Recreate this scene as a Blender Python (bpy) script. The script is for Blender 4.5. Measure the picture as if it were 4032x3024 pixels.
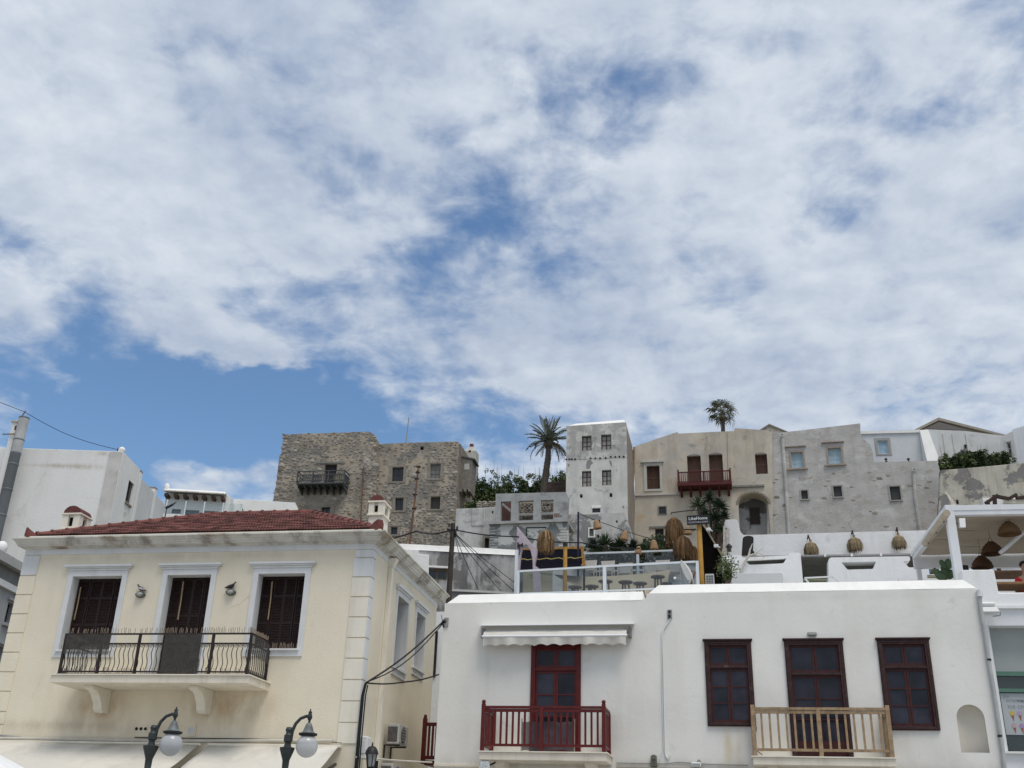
import bpy, math, random
from mathutils import Vector, Matrix, noise
from mathutils.geometry import tessellate_polygon
random.seed(7)
rad = math.radians
for o in list(bpy.data.objects):
    bpy.data.objects.remove(o)
scene = bpy.context.scene
COL = scene.collection

# ------------------------------------------------------------------ camera
FPX, PITCH, ROLL = 4109.43, rad(24.238), rad(1.837)
CAM = Vector((0, 0, 1.6))
_F = Vector((0, math.cos(PITCH), math.sin(PITCH)))
_U0 = Vector((0, -math.sin(PITCH), math.cos(PITCH)))
_R0 = Vector((1, 0, 0))
_R = math.cos(ROLL) * _R0 + math.sin(ROLL) * _U0
_U = -math.sin(ROLL) * _R0 + math.cos(ROLL) * _U0
cam = bpy.data.cameras.new('camera')
cam_o = bpy.data.objects.new('camera', cam)
COL.objects.link(cam_o)
cam.sensor_fit = 'HORIZONTAL'
cam.sensor_width = 36
cam.lens = FPX / 4032 * 36
cam.clip_start, cam.clip_end = .1, 6000
m = Matrix.Identity(4)
for i in range(3):
    m[i][0], m[i][1], m[i][2], m[i][3] = _R[i], _U[i], -_F[i], CAM[i]
cam_o.matrix_world = m
scene.camera = cam_o
scene.render.resolution_x, scene.render.resolution_y = 1024, 768
scene.view_settings.view_transform = 'Standard'
scene.view_settings.look = 'None'
scene.view_settings.gamma = 1
scene.view_settings.exposure = 0.58


def ray(px, py):
    return _F * FPX + _R * (px - 2016) - _U * (py - 1512)


def at(px, py, Y):
    d = ray(px, py)
    return CAM + d * (Y / d.y)


# ------------------------------------------------------------------ sky, clouds and sun
SUN_EL, SUN_AZ = rad(66), rad(150)          # azimuth clockwise from +Y
world = bpy.data.worlds.new('World')
scene.world = world
world.use_nodes = True
wn, wl = world.node_tree.nodes, world.node_tree.links
wn.clear()


def wmath(op, a, b=None, c=None, clamp=False):
    n = wn.new('ShaderNodeMath')
    n.operation = op
    n.use_clamp = clamp
    for i, v in enumerate((a, b, c)):
        if v is None:
            continue
        if isinstance(v, (int, float)):
            n.inputs[i].default_value = v
        else:
            wl.new(v, n.inputs[i])
    return n.outputs[0]


def wmix(f, a, b):
    n = wn.new('ShaderNodeMix')
    n.data_type = 'RGBA'
    for i, v in ((0, f), (6, a), (7, b)):
        if isinstance(v, (int, float)):
            n.inputs[i].default_value = v
        elif isinstance(v, tuple):
            n.inputs[i].default_value = v + (1,)
        else:
            wl.new(v, n.inputs[i])
    return n.outputs[2]


def wramp(v, lo, hi):
    n = wn.new('ShaderNodeMapRange')
    n.interpolation_type = 'SMOOTHSTEP'
    wl.new(v, n.inputs[0])
    n.inputs[1].default_value, n.inputs[2].default_value = lo, hi
    return n.outputs[0]


SKYH = .22
tc = wn.new('ShaderNodeTexCoord')
sx = wn.new('ShaderNodeSeparateXYZ')
wl.new(tc.outputs['Generated'], sx.inputs[0])
zz = wmath('ADD', wmath('MAXIMUM', sx.outputs[2], 0.0), SKYH)
cx = wn.new('ShaderNodeCombineXYZ')
wl.new(wmath('DIVIDE', sx.outputs[0], zz), cx.inputs[0])
wl.new(wmath('DIVIDE', sx.outputs[1], zz), cx.inputs[1])
P = cx.outputs[0]


def skyp(px, py):
    d = ray(px, py).normalized()
    return Vector((d.x / (d.z + SKYH), d.y / (d.z + SKYH), 0))


def wnoise(vec, scale, detail, rough, dist=0., off=(0, 0, 0)):
    mp = wn.new('ShaderNodeMapping')
    wl.new(vec, mp.inputs[0])
    mp.inputs['Location'].default_value = off
    n = wn.new('ShaderNodeTexNoise')
    wl.new(mp.outputs[0], n.inputs['Vector'])
    n.inputs['Scale'].default_value = scale
    n.inputs['Detail'].default_value = detail
    n.inputs['Roughness'].default_value = rough
    n.inputs['Distortion'].default_value = dist
    return n.outputs[0]


wob = wn.new('ShaderNodeTexNoise')
wl.new(P, wob.inputs['Vector'])
wob.inputs['Scale'].default_value = 9
wob.inputs['Detail'].default_value = 5
vs = wn.new('ShaderNodeVectorMath')
vs.operation = 'SUBTRACT'
wl.new(wob.outputs[1], vs.inputs[0])
vs.inputs[1].default_value = (.5, .5, .5)
vm = wn.new('ShaderNodeVectorMath')
vm.operation = 'SCALE'
wl.new(vs.outputs[0], vm.inputs[0])
vm.inputs[3].default_value = .22
va = wn.new('ShaderNodeVectorMath')
va.operation = 'ADD'
wl.new(P, va.inputs[0])
wl.new(vm.outputs[0], va.inputs[1])
PW = va.outputs[0]

# openings in the cloud deck (photo pixel, radius, amount): where blue sky shows, and a few thick puffs
GAPS = [(650, 1500, 380, -0.215), (1000, 1580, 340, -0.215), (300, 1640, 420, -0.179), (1250, 1490, 200, -0.134), (800, 1780, 420, -0.215), (80, 1420, 250, -0.080),
        (1500, 1640, 380, -0.112), (500, 1880, 380, -0.125), (1950, 1690, 330, -0.112), (2650, 1640, 330, -0.080), (1300, 1800, 400, -0.125),
        (1090, 1210, 190, -0.074), (1330, 1150, 190, -0.048), (1560, 1130, 190, -0.052), (1780, 1230, 160, -0.061), (1850, 970, 260, -0.066), (1640, 1040, 160, -0.035),
        (2000, 840, 240, -0.057), (2180, 1050, 200, -0.044), (2230, 470, 270, -0.049), (2400, 370, 240, -0.046), (2520, 230, 220, -0.049), (2080, 640, 200, -0.039),
        (2640, 70, 220, -0.049), (2920, 1070, 260, -0.052), (2850, 1330, 220, -0.088), (3740, 510, 240, -0.052), (760, 160, 190, -0.057), (3400, 900, 220, -0.027),
        (600, 20, 180, -0.057), (420, 290, 200, -0.044), (1250, 740, 220, -0.035), (2300, 1180, 220, -0.035), (3650, 1650, 330, -0.048), (3300, 1500, 240, -0.040),
        (900, 1370, 150, 0.300), (700, 1310, 150, 0.140), (1060, 1410, 80, 0.200), (450, 1500, 70, 0.200), (720, 1880, 150, 0.240), (960, 1860, 130, 0.200), (1680, 1640, 170, 0.140), (250, 1480, 110, 0.120), (1080, 1620, 90, 0.120),
        (1180, 880, 260, 0.100), (2900, 800, 400, 0.080), (1700, 300, 400, 0.070), (3600, 250, 300, 0.070), (2100, 1380, 260, 0.120), (3300, 1200, 300, 0.070), (600, 700, 400, 0.060)]
gsum = None
for gx, gy, gr, ga in GAPS:
    c = skyp(gx, gy)
    r = (skyp(gx + gr, gy) - c).length
    dn = wn.new('ShaderNodeVectorMath')
    dn.operation = 'DISTANCE'
    wl.new(PW, dn.inputs[0])
    dn.inputs[1].default_value = c
    e = wmath('DIVIDE', dn.outputs['Value'], r)
    e = wmath('MULTIPLY', wmath('POWER', 2.718, wmath('MULTIPLY', wmath('MULTIPLY', e, e), -1.0)), ga)
    gsum = e if gsum is None else wmath('ADD', gsum, e)


def dens(off):
    a = wnoise(PW, 2.1, 7, .5, .15, (3.1 + off[0], 1.7 + off[1], 0))
    b = wnoise(P, 8.5, 8, .56, .3, (0.4 + off[0], 5.2 + off[1], 0))
    c = wnoise(P, 22, 6, .56, .4, (2.4 + off[0], 1.2 + off[1], 0))
    return wmath('ADD', wmath('ADD', wmath('MULTIPLY', a, .44), wmath('MULTIPLY', b, .40)), wmath('MULTIPLY', c, .16))


d0 = dens((0, 0))
d1 = dens((math.sin(SUN_AZ) * .035, math.cos(SUN_AZ) * .035))
dd = wmath('ADD', d0, gsum)
cover = wramp(dd, .29, .515)
thick = wramp(dd, .42, .66)
lit = wmath('ADD', wmath('MULTIPLY', wmath('SUBTRACT', d0, d1), 5.5), .5, clamp=True)
fine = wnoise(P, 2.6, 5, .5, .2, (8, 2, 0))
lit = wmath('ADD', wmath('MULTIPLY', lit, .5), wmath('MULTIPLY', wramp(fine, .33, .62), .5))
CL = 6.3
cshade = wmix(lit, (.43 * CL, .53 * CL, .71 * CL), (.84 * CL, .91 * CL, 1.0 * CL))
sky = wn.new('ShaderNodeTexSky')
sky.sky_type = 'NISHITA'
sky.sun_disc = False
sky.sun_elevation = SUN_EL
sky.sun_rotation = SUN_AZ
sky.altitude = 20
sky.air_density, sky.dust_density, sky.ozone_density = 1.15, .1, 3.0
hs = wn.new('ShaderNodeHueSaturation')
wl.new(sky.outputs[0], hs.inputs['Color'])
hs.inputs['Saturation'].default_value = 1.1
hs.inputs['Value'].default_value = .96
final = wmix(cover, hs.outputs[0], cshade)
bg = wn.new('ShaderNodeBackground')
wl.new(final, bg.inputs[0])
bg.inputs[1].default_value = .088
wo = wn.new('ShaderNodeOutputWorld')
wl.new(bg.outputs[0], wo.inputs[0])

sun = bpy.data.lights.new('sun', 'SUN')
sun.energy = 1.5
sun.angle = rad(28)
sun.color = (1, .93, .84)
sun_o = bpy.data.objects.new('sun', sun)
COL.objects.link(sun_o)
sdir = Vector((math.sin(SUN_AZ) * math.cos(SUN_EL), math.cos(SUN_AZ) * math.cos(SUN_EL), math.sin(SUN_EL)))
sun_o.rotation_euler = sdir.to_track_quat('Z', 'Y').to_euler()
sun_o.location = (0, 0, 60)


# ------------------------------------------------------------------ helpers
def srgb(r, g, b):
    f = lambda c: (c / 255 / 12.92) if c / 255 <= .04045 else ((c / 255 + .055) / 1.055) ** 2.4
    return (f(r), f(g), f(b))


MATS = {}


def M(name, col=(.5, .5, .5), rough=.75, var=.0, scale=2.5, bump=0., bscale=30., streak=None, patches=(), metal=0., spec=.3,
      trans=0., alpha=1., randv=0., spots=(), crack=None):
    if name in MATS:
        return MATS[name]
    mt = bpy.data.materials.new(name)
    mt.use_nodes = True
    nt = mt.node_tree
    N, L = nt.nodes, nt.links
    b = N['Principled BSDF']
    b.inputs['Roughness'].default_value = rough
    b.inputs['Metallic'].default_value = metal
    b.inputs['Specular IOR Level'].default_value = spec
    if trans:
        b.inputs['Transmission Weight'].default_value = trans
    if alpha < 1:
        b.inputs['Alpha'].default_value = alpha
    tcn = N.new('ShaderNodeTexCoord')

    def nz(sc, det=5, ro=.6, st=(1, 1, 1), di=0.):
        mp = N.new('ShaderNodeMapping')
        L.new(tcn.outputs['Object'], mp.inputs[0])
        mp.inputs['Scale'].default_value = st
        n = N.new('ShaderNodeTexNoise')
        L.new(mp.outputs[0], n.inputs['Vector'])
        n.inputs['Scale'].default_value = sc
        n.inputs['Detail'].default_value = det
        n.inputs['Roughness'].default_value = ro
        n.inputs['Distortion'].default_value = di
        return n.outputs[0]

    def rmp(v, lo, hi):
        n = N.new('ShaderNodeMapRange')
        n.interpolation_type = 'SMOOTHSTEP'
        L.new(v, n.inputs[0])
        n.inputs[1].default_value, n.inputs[2].default_value = lo, hi
        return n.outputs[0]

    def mix(fac, a, c):
        n = N.new('ShaderNodeMix')
        n.data_type = 'RGBA'
        for i, v in ((0, fac), (6, a), (7, c)):
            if isinstance(v, (int, float)):
                n.inputs[i].default_value = v
            elif isinstance(v, tuple):
                n.inputs[i].default_value = tuple(v) + (1,)
            else:
                L.new(v, n.inputs[i])
        return n.outputs[2]

    def mul(a, k):
        n = N.new('ShaderNodeMath')
        n.operation = 'MULTIPLY'
        L.new(a, n.inputs[0])
        n.inputs[1].default_value = k
        return n.outputs[0]
    c = tuple(col)
    if var:
        v = rmp(nz(scale), .25, .75)
        c = mix(v, tuple(x * (1 - var) for x in col), tuple(min(1, x * (1 + var)) for x in col))
    hts = []
    for pa in patches:      # (colour, scale, lo, hi[, stretch])
        st = pa[4] if len(pa) > 4 else (1, 1, 1)
        k = rmp(nz(pa[1], 6, .62, st, .3), pa[2], pa[3])
        c = mix(k, c, tuple(pa[0]))
        if len(pa) > 5:
            hts.append((k, pa[5]))
    if streak:               # (colour, amount, horizontal frequency)
        k = rmp(nz(streak[2], 6, .65, (1, 1, .09)), .44, .68)
        k2 = rmp(nz(streak[2] * .35, 4, .6), .33, .62)
        mm = N.new('ShaderNodeMath')
        mm.operation = 'MULTIPLY'
        L.new(k, mm.inputs[0])
        L.new(k2, mm.inputs[1])
        c = mix(mul(mm.outputs[0], streak[1]), c, tuple(streak[0]))
    if spots:                # stains and darker bands with a place of their own: (colour, x, z, rx, rz, amount)
        sep = N.new('ShaderNodeSeparateXYZ')
        L.new(tcn.outputs['Object'], sep.inputs[0])
        brk = rmp(nz(2.2, 6, .65, (1, 1, .45)), .30, .62)

        def mth(op, a, b_=None):
            n = N.new('ShaderNodeMath')
            n.operation = op
            for i, v in enumerate((a, b_)):
                if v is None:
                    continue
                if isinstance(v, (int, float)):
                    n.inputs[i].default_value = v
                else:
                    L.new(v, n.inputs[i])
            return n.outputs[0]
        for sc_, sx0, sz0, srx, srz, sam in spots:
            ex = mth('DIVIDE', mth('SUBTRACT', sep.outputs[0], sx0), srx)
            ez = mth('DIVIDE', mth('SUBTRACT', sep.outputs[2], sz0), srz)
            e = mth('POWER', 2.718, mth('MULTIPLY', mth('ADD', mth('MULTIPLY', ex, ex), mth('MULTIPLY', ez, ez)), -1.0))
            c = mix(mth('MULTIPLY', mth('MULTIPLY', e, brk), sam), c, tuple(sc_))
    if crack:                # hairline cracks: (colour, scale, width, amount)
        vo = N.new('ShaderNodeTexVoronoi')
        vo.feature = 'DISTANCE_TO_EDGE'
        vo.inputs['Scale'].default_value = crack[1]
        vd = N.new('ShaderNodeVectorMath')
        vd.operation = 'MULTIPLY_ADD'
        nn_ = N.new('ShaderNodeTexNoise')
        L.new(tcn.outputs['Object'], nn_.inputs['Vector'])
        nn_.inputs['Scale'].default_value = 3
        nn_.inputs['Detail'].default_value = 6
        L.new(nn_.outputs[1], vd.inputs[0])
        vd.inputs[1].default_value = (.5, .5, .5)
        L.new(tcn.outputs['Object'], vd.inputs[2])
        L.new(vd.outputs[0], vo.inputs['Vector'])
        kc = rmp(vo.outputs[0], crack[2], 0.)
        mk = rmp(nz(.55, 3, .5), .52, .62)
        mm = N.new('ShaderNodeMath')
        mm.operation = 'MULTIPLY'
        L.new(kc, mm.inputs[0])
        L.new(mk, mm.inputs[1])
        c = mix(mul(mm.outputs[0], crack[3]), c, tuple(crack[0]))
    if randv:
        oi = N.new('ShaderNodeObjectInfo')
        hs = N.new('ShaderNodeHueSaturation')
        mr = N.new('ShaderNodeMapRange')
        L.new(oi.outputs['Random'], mr.inputs[0])
        mr.inputs[3].default_value, mr.inputs[4].default_value = 1 - randv, 1 + randv
        L.new(mr.outputs[0], hs.inputs['Value'])
        if isinstance(c, tuple):
            hs.inputs['Color'].default_value = c + (1,)
        else:
            L.new(c, hs.inputs['Color'])
        c = hs.outputs[0]
    if isinstance(c, tuple):
        b.inputs['Base Color'].default_value = c + (1,)
    else:
        L.new(c, b.inputs['Base Color'])
    if bump:
        bn = N.new('ShaderNodeBump')
        bn.inputs['Strength'].default_value = 1
        bn.inputs['Distance'].default_value = bump
        h = nz(bscale, 8, .65)
        for k, amt in hts:
            mm = N.new('ShaderNodeMath')
            mm.operation = 'MULTIPLY_ADD'
            L.new(k, mm.inputs[0])
            mm.inputs[1].default_value = amt
            L.new(h, mm.inputs[2])
            h = mm.outputs[0]
        L.new(h, bn.inputs['Height'])
        L.new(bn.outputs[0], b.inputs['Normal'])
    MATS[name] = mt
    return mt


class MB:
    """collects faces, links them as one mesh object"""

    def __init__(s):
        s.v, s.f = [], []

    def add(s, vs, fs):
        k = len(s.v)
        s.v += [tuple(v) for v in vs]
        s.f += [tuple(i + k for i in f) for f in fs]
        return s

    def box(s, x0, x1, y0, y1, z0, z1):
        return s.add([(x0, y0, z0), (x1, y0, z0), (x1, y1, z0), (x0, y1, z0), (x0, y0, z1), (x1, y0, z1), (x1, y1, z1), (x0, y1, z1)],
                     [(0, 3, 2, 1), (4, 5, 6, 7), (0, 1, 5, 4), (1, 2, 6, 5), (2, 3, 7, 6), (3, 0, 4, 7)])

    def hexa(s, bot, top):
        return s.add(list(bot) + list(top), [(0, 3, 2, 1), (4, 5, 6, 7), (0, 1, 5, 4), (1, 2, 6, 5), (2, 3, 7, 6), (3, 0, 4, 7)])

    def bar(s, a, b, w, h=None, up=(0, 0, 1)):
        a, b = Vector(a), Vector(b)
        h = h or w
        d = (b - a).normalized()
        up = Vector(up)
        if abs(d.dot(up)) > .97:
            up = Vector((0, 1, 0))
        r = d.cross(up).normalized() * (w / 2)
        u = r.cross(d).normalized() * (h / 2)
        return s.hexa([a - r - u, a + r - u, b + r - u, b - r - u], [a - r + u, a + r + u, b + r + u, b - r + u])

    def tube(s, pts, r, n=8):
        pts = [Vector(p) for p in pts]
        rs = r if isinstance(r, (list, tuple)) else [r] * len(pts)
        k = len(s.v)
        pu = None
        for i, p in enumerate(pts):
            d = (pts[min(i + 1, len(pts) - 1)] - pts[max(i - 1, 0)]).normalized()
            if pu is None:
                pu = Vector((0, 0, 1)) if abs(d.z) < .9 else Vector((0, 1, 0))
            u = (pu - d * pu.dot(d)).normalized()
            pu = u
            w = d.cross(u)
            for j in range(n):
                t = 2 * math.pi * j / n
                s.v.append(tuple(p + (u * math.cos(t) + w * math.sin(t)) * rs[i]))
        for i in range(len(pts) - 1):
            for j in range(n):
                a, b2 = k + i * n + j, k + i * n + (j + 1) % n
                s.f.append((a, b2, b2 + n, a + n))
        s.f.append(tuple(k + j for j in reversed(range(n))))
        s.f.append(tuple(k + (len(pts) - 1) * n + j for j in range(n)))
        return s

    def lathe(s, prof, c=(0, 0, 0), n=16, mtx=None):
        k = len(s.v)
        for r, z in prof:
            for j in range(n):
                t = 2 * math.pi * j / n
                p = Vector((max(r, 1e-4) * math.cos(t), max(r, 1e-4) * math.sin(t), z))
                if mtx:
                    p = mtx @ p
                s.v.append(tuple(p + Vector(c)))
        for i in range(len(prof) - 1):
            for j in range(n):
                a, b2 = k + i * n + j, k + i * n + (j + 1) % n
                s.f.append((a, b2, b2 + n, a + n))
        s.f.append(tuple(k + j for j in reversed(range(n))))
        s.f.append(tuple(k + (len(prof) - 1) * n + j for j in range(n)))
        return s

    def ext(s, poly, y0, y1, holes=(), back=True):
        """polygon in x,z extruded along y from y0 (front) to y1, with holes through it"""
        loops = [list(poly)] + [list(h) for h in holes]
        flat = [p for lp in loops for p in lp]
        tri = tessellate_polygon([[Vector((p[0], p[1], 0)) for p in lp] for lp in loops])
        n = len(flat)
        fs = []
        for t in tri:
            a, b, c = (flat[i] for i in t)
            ar = (b[0] - a[0]) * (c[1] - a[1]) - (c[0] - a[0]) * (b[1] - a[1])
            t = t if ar > 0 else (t[0], t[2], t[1])
            fs.append(tuple(t))
            if back:
                fs.append((t[0] + n, t[2] + n, t[1] + n))
        k = 0
        for li, lp in enumerate(loops):
            ar = sum(lp[i][0] * lp[(i + 1) % len(lp)][1] - lp[(i + 1) % len(lp)][0] * lp[i][1] for i in range(len(lp)))
            for i in range(len(lp)):
                a, b = k + i, k + (i + 1) % len(lp)
                q = (b, a, a + n, b + n) if (ar > 0) == (li == 0) else (a, b, b + n, a + n)
                fs.append(q)
            k += len(lp)
        return s.add([(p[0], y0, p[1]) for p in flat] + [(p[0], y1, p[1]) for p in flat], fs)

    def ellip(s, c, r, n=10, m=6, jit=0., rnd=random):
        vs, fs = [], []
        for i in range(m + 1):
            ph = math.pi * i / m
            for j in range(n):
                t = 2 * math.pi * j / n
                q = 1 + rnd.uniform(-jit, jit)
                vs.append((c[0] + r[0] * q * math.sin(ph) * math.cos(t), c[1] + r[1] * q * math.sin(ph) * math.sin(t), c[2] + r[2] * q * math.cos(ph)))
        for i in range(m):
            for j in range(n):
                a, b = i * n + j, i * n + (j + 1) % n
                fs.append((a, a + n, b + n, b))
        return s.add(vs, fs)

    def xf(s, mtx, k=0):
        s.v[k:] = [tuple(mtx @ Vector(v)) for v in s.v[k:]]
        return s

    def mesh(s, name, mat, smooth=False):
        me = bpy.data.meshes.new(name)
        me.from_pydata(s.v, [], s.f)
        me.update()
        if smooth:
            me.polygons.foreach_set('use_smooth', [True] * len(me.polygons))
            try:
                me.set_sharp_from_angle(angle=rad(42))
            except Exception:
                pass
        me.materials.append(mat)
        return me

    def build(s, name, mat, parent=None, smooth=False, bevel=0., label=None, kind=None):
        o = bpy.data.objects.new(name, s.mesh(name, mat, smooth))
        COL.objects.link(o)
        if parent:
            o.parent = parent
        if bevel:
            md = o.modifiers.new('bevel', 'BEVEL')
            md.width = bevel
            md.segments = 2
            md.limit_method = 'ANGLE'
            md.angle_limit = rad(40)
        if label:
            o['label'] = label
        if kind:
            o['kind'] = kind
        return o


def inst(me, name, parent=None, mtx=None):
    o = bpy.data.objects.new(name, me)
    COL.objects.link(o)
    if parent:
        o.parent = parent
    if mtx is not None:
        o.matrix_local = mtx
    return o


def tag(o, label, cat, group=None):
    o['label'], o['category'] = label, cat
    if group:
        o['group'] = group
    return o


def thing(name, label, cat, loc=(0, 0, 0), rz=0., group=None):
    o = bpy.data.objects.new(name, None)
    COL.objects.link(o)
    o.location, o.rotation_euler = loc, (0, 0, rz)
    o.empty_display_size = .3
    return tag(o, label, cat, group)


class Fr:
    """a facade's own frame: local x along the wall, y into the building, z up"""

    def __init__(s, px, py, Y, yaw, base=0.):
        p = at(px, py, Y)
        s.o = Vector((p.x, p.y, base))
        s.a = rad(yaw)
        s.d = Vector((math.cos(s.a), math.sin(s.a), 0))
        s.n = Vector((-math.sin(s.a), math.cos(s.a), 0))

    def l(s, px, py, y=0.):
        d = ray(px, py)
        q = CAM + d * (((s.o + s.n * y - CAM).dot(s.n)) / d.dot(s.n))
        v = q - s.o
        return Vector((v.dot(s.d), y, v.z))

    def xz(s, px, py, y=0.):
        v = s.l(px, py, y)
        return (v.x, v.z)

    def side(s, px, py, x):
        """local point on the plane local x = x"""
        d = ray(px, py)
        q = CAM + d * (((s.o + s.d * x - CAM).dot(s.d)) / d.dot(s.d))
        v = q - s.o
        return Vector((x, v.dot(s.n), v.z))

    def w(s, x, y, z):
        return s.o + s.d * x + s.n * y + Vector((0, 0, z))

    def rect(s, x0, y0, x1, y1, y=0.):
        """pixel rectangle (edges read at mid height / mid width) to local x0, x1, z0, z1"""
        xm, ym = (x0 + x1) / 2, (y0 + y1) / 2
        return s.l(x0, ym, y).x, s.l(x1, ym, y).x, s.l(xm, y1, y).z, s.l(xm, y0, y).z

    def thing(s, name, label, cat, group=None, local=(0, 0, 0)):
        return thing(name, label, cat, s.w(*local), s.a, group)


def hole(x0, x1, z0, z1):
    return [(x0, z0), (x1, z0), (x1, z1), (x0, z1)]


def wav(p, amp, sc):
    return amp * noise.noise(Vector(p) * sc)


WHITE = M('whitewash', (.80, .795, .765), .85, .03, .8, .012, 6, streak=((.55, .53, .48), .3, 2.2))
WHITE2 = M('whitewash_terrace', (.80, .805, .80), .85, .03, 1.2, .012, 6, patches=(((.62, .62, .6), 1.6, .58, .8),), streak=((.58, .57, .54), .3, 3.))
GLASS_DARK = M('window_glass_dark', (.012, .014, .02), .08, spec=.6)
BLACK = M('black_iron', (.018, .017, .017), .5, .2, 20)
# ================================================================== the cream neoclassical house
CREAM = M('cream_plaster', (.79, .72, .57), .85, .04, .9, .006, 25, streak=((.60, .51, .37), .25, 1.6), crack=((.48, .42, .32), .45, .012, .35),
          spots=(((.42, .27, .13), -5.9, 4.22, .75, .30, .75), ((.42, .27, .13), -3.15, 4.27, .85, .32, .75), ((.40, .30, .18), -2.3, 4.25, .5, .3, .45), ((.45, .37, .26), -6.6, 3.85, 1.6, .10, .6), ((.45, .37, .26), -4.2, 3.75, 3.5, .25, .35), ((.46, .40, .30), -4.5, 7.55, 5, .10, .45)),  # last spot is a broad darker band below the frieze
          patches=(((.735, .665, .525), .7, .5, .8),))
CREAM_L = M('pale_cream_paint', (.79, .745, .635), .85, .05, 1.5, .004, 50, streak=((.45, .4, .3), .3, 2.5))
TRIM = M('grey_white_trim', (.68, .69, .685), .8, .05, 2, .003, 50, streak=((.40, .41, .4), .3, 3))
CORN = M('weathered_cornice', (.62, .61, .56), .85, .1, 1.4, .006, 40, streak=((.16, .13, .1), .75, 2.6),
         patches=(((.30, .24, .17), 1.1, .56, .72),))
TILE = M('red_clay_tile', (.115, .042, .034), .85, .4, 6, .006, 60, randv=.42, patches=(((.20, .13, .10), 7, .62, .75),))
RIDGE = M('red_ridge_tile', (.155, .055, .047), .8, .3, 6, .006, 60, randv=.25)
SHUT = M('dark_brown_shutter', (.022, .010, .009), .6, .5, 14, .002, 80, patches=(((.10, .06, .045), 9, .68, .8),))
REED = M('bleached_reed', (.30, .24, .18), .85, .3, 30)
NET = M('dark_shade_net', (.08, .077, .07), .9, .2, 12, alpha=.62)
RAILM = M('brown_iron_rail', (.03, .02, .02), .55, .3, 20)
SLAB = M('cream_slab', (.77, .71, .59), .85, .05, 2, .004, 40, streak=((.40, .33, .24), .4, 3))
FC = Fr(1440, 2500, 22.5, -10.5)
house = FC.thing('cream_house', 'cream two-storey house with red hipped tile roof and grey-white window surrounds', 'house')
HX0, HD, HZ = -8.44, 6.0, 7.80
OPEN = [(-7.09, -5.87, 5.44, 7.11), (-4.76, -3.71, 4.77, 7.11), (-2.59, -1.50, 5.46, 7.11)]
MB().ext([(HX0, 0), (0, 0), (0, HZ), (HX0, HZ)], 0, .34, [hole(o[0] - .02, o[1] + .02, o[2] - .02, o[3] + .02) for o in OPEN]).build('front_wall', CREAM, house)
# right-hand wall: built in y,z and turned
SW = []
for pa, pb in ((1549, 1601), (1629, 1671)):
    y0, y1 = FC.side(pa, 2500, 0).y, FC.side(pb, 2500, 0).y
    SW.append((y0 + .1, y1 - .08, FC.side((pa + pb) / 2, 2650, 0).z + .05, 7.11))
mb = MB().ext([(.34, 0), (HD, 0), (HD, HZ), (.34, HZ)], 0, .34, [hole(o[0] - .02, o[1] + .02, o[2] - .02, o[3] + .02) for o in SW])
mb.xf(Matrix(((0, -1, 0, 0), (1, 0, 0, 0), (0, 0, 1, 0), (0, 0, 0, 1)))).build('side_wall', CREAM, house)
MB().box(HX0, HX0 + .3, .34, HD, 0, HZ).build('side_wall', CREAM, house)
MB().box(HX0 + .3, -.34, HD - .3, HD, 0, HZ).build('rear_wall', CREAM, house)
MB().box(HX0 + .31, -.345, .345, HD - .31, 4.4, 4.6).build('floor_slab', SLAB, house)
# frieze band and swept cornice
MB().ext([(HX0 - .012, 7.635), (.012, 7.635), (.012, 7.79), (HX0 - .012, 7.79)], -.014, -.002).build('frieze', TRIM, house)
MB().box(.002, .016, -.013, HD, 7.635, 7.79).build('frieze', TRIM, house)
prof = [(0., 7.76), (.03, 7.76), (.05, 7.79), (.19, 7.80), (.20, 7.83), (.225, 7.835), (.235, 7.87), (.27, 7.885), (.30, 7.925), (.35, 7.935), (.35, 7.965), (0., 7.97)]


def cornice(path, outs):
    """profile swept along plan points with given outward vectors (mitred)"""
    b = MB()
    n = len(prof)
    for (x, y), (ox, oy) in zip(path, outs):
        b.v += [(x + ox * d, y + oy * d, z) for d, z in prof]
    for i in range(len(path) - 1):
        for j in range(n):
            k = (j + 1) % n
            b.f.append((i * n + j, (i + 1) * n + j, (i + 1) * n + k, i * n + k))
    b.f.append(tuple(range(n - 1, -1, -1)))
    b.f.append(tuple((len(path) - 1) * n + j for j in range(n)))
    return b


cornice([(HX0, HD), (HX0, 0), (0, 0), (0, HD)], [(-.6, 0), (-.6, -1), (1, -1), (1, 0)]).build('cornice', CORN, house)
MB().box(HX0 - .1, .22, -.24, -.17, 7.972, 8.02).build('eaves_board', CREAM_L, house)
MB().box(.15, .22, -.168, HD, 7.972, 8.02).build('eaves_board', CREAM_L, house)
# roof: slopes, tiles on the slope that shows, hip and ridge tiles
EX0, EX1, EY0, EY1, EZ = HX0 + .1, .12, -.16, HD + .1, 8.03
RA, RB = Vector((-5.44, 3, 9.44)), Vector((-2.72, 3, 9.44))
c4 = [Vector((EX0, EY0, EZ)), Vector((EX1, EY0, EZ)), Vector((EX1, EY1, EZ)), Vector((EX0, EY1, EZ))]
rb = MB().add(c4 + [RA, RB], [(0, 1, 5, 4), (1, 2, 5), (2, 3, 4, 5), (3, 0, 4), (3, 2, 1, 0)])
roof = rb.build('roof', M('roof_bed', (.12, .045, .035), .9, .3, 5, .02, 14), house)
tb = MB()
tw, tl = .212, .36
px_ = [(-.106, .0), (-.07, .019), (-.035, .0), (0., .019), (.035, .0), (.07, .019), (.106, .0)]
tb.v = [(x, 0, z + .022) for x, z in px_] + [(x, tl, z) for x, z in px_] + [(x, 0, z) for x, z in px_]
tb.f = [(i, i + 1, i + 8, i + 7) for i in range(6)] + [(14 + i, 15 + i, i + 1, i) for i in range(6)]
tile_me = tb.mesh('tile', TILE, True)
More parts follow.
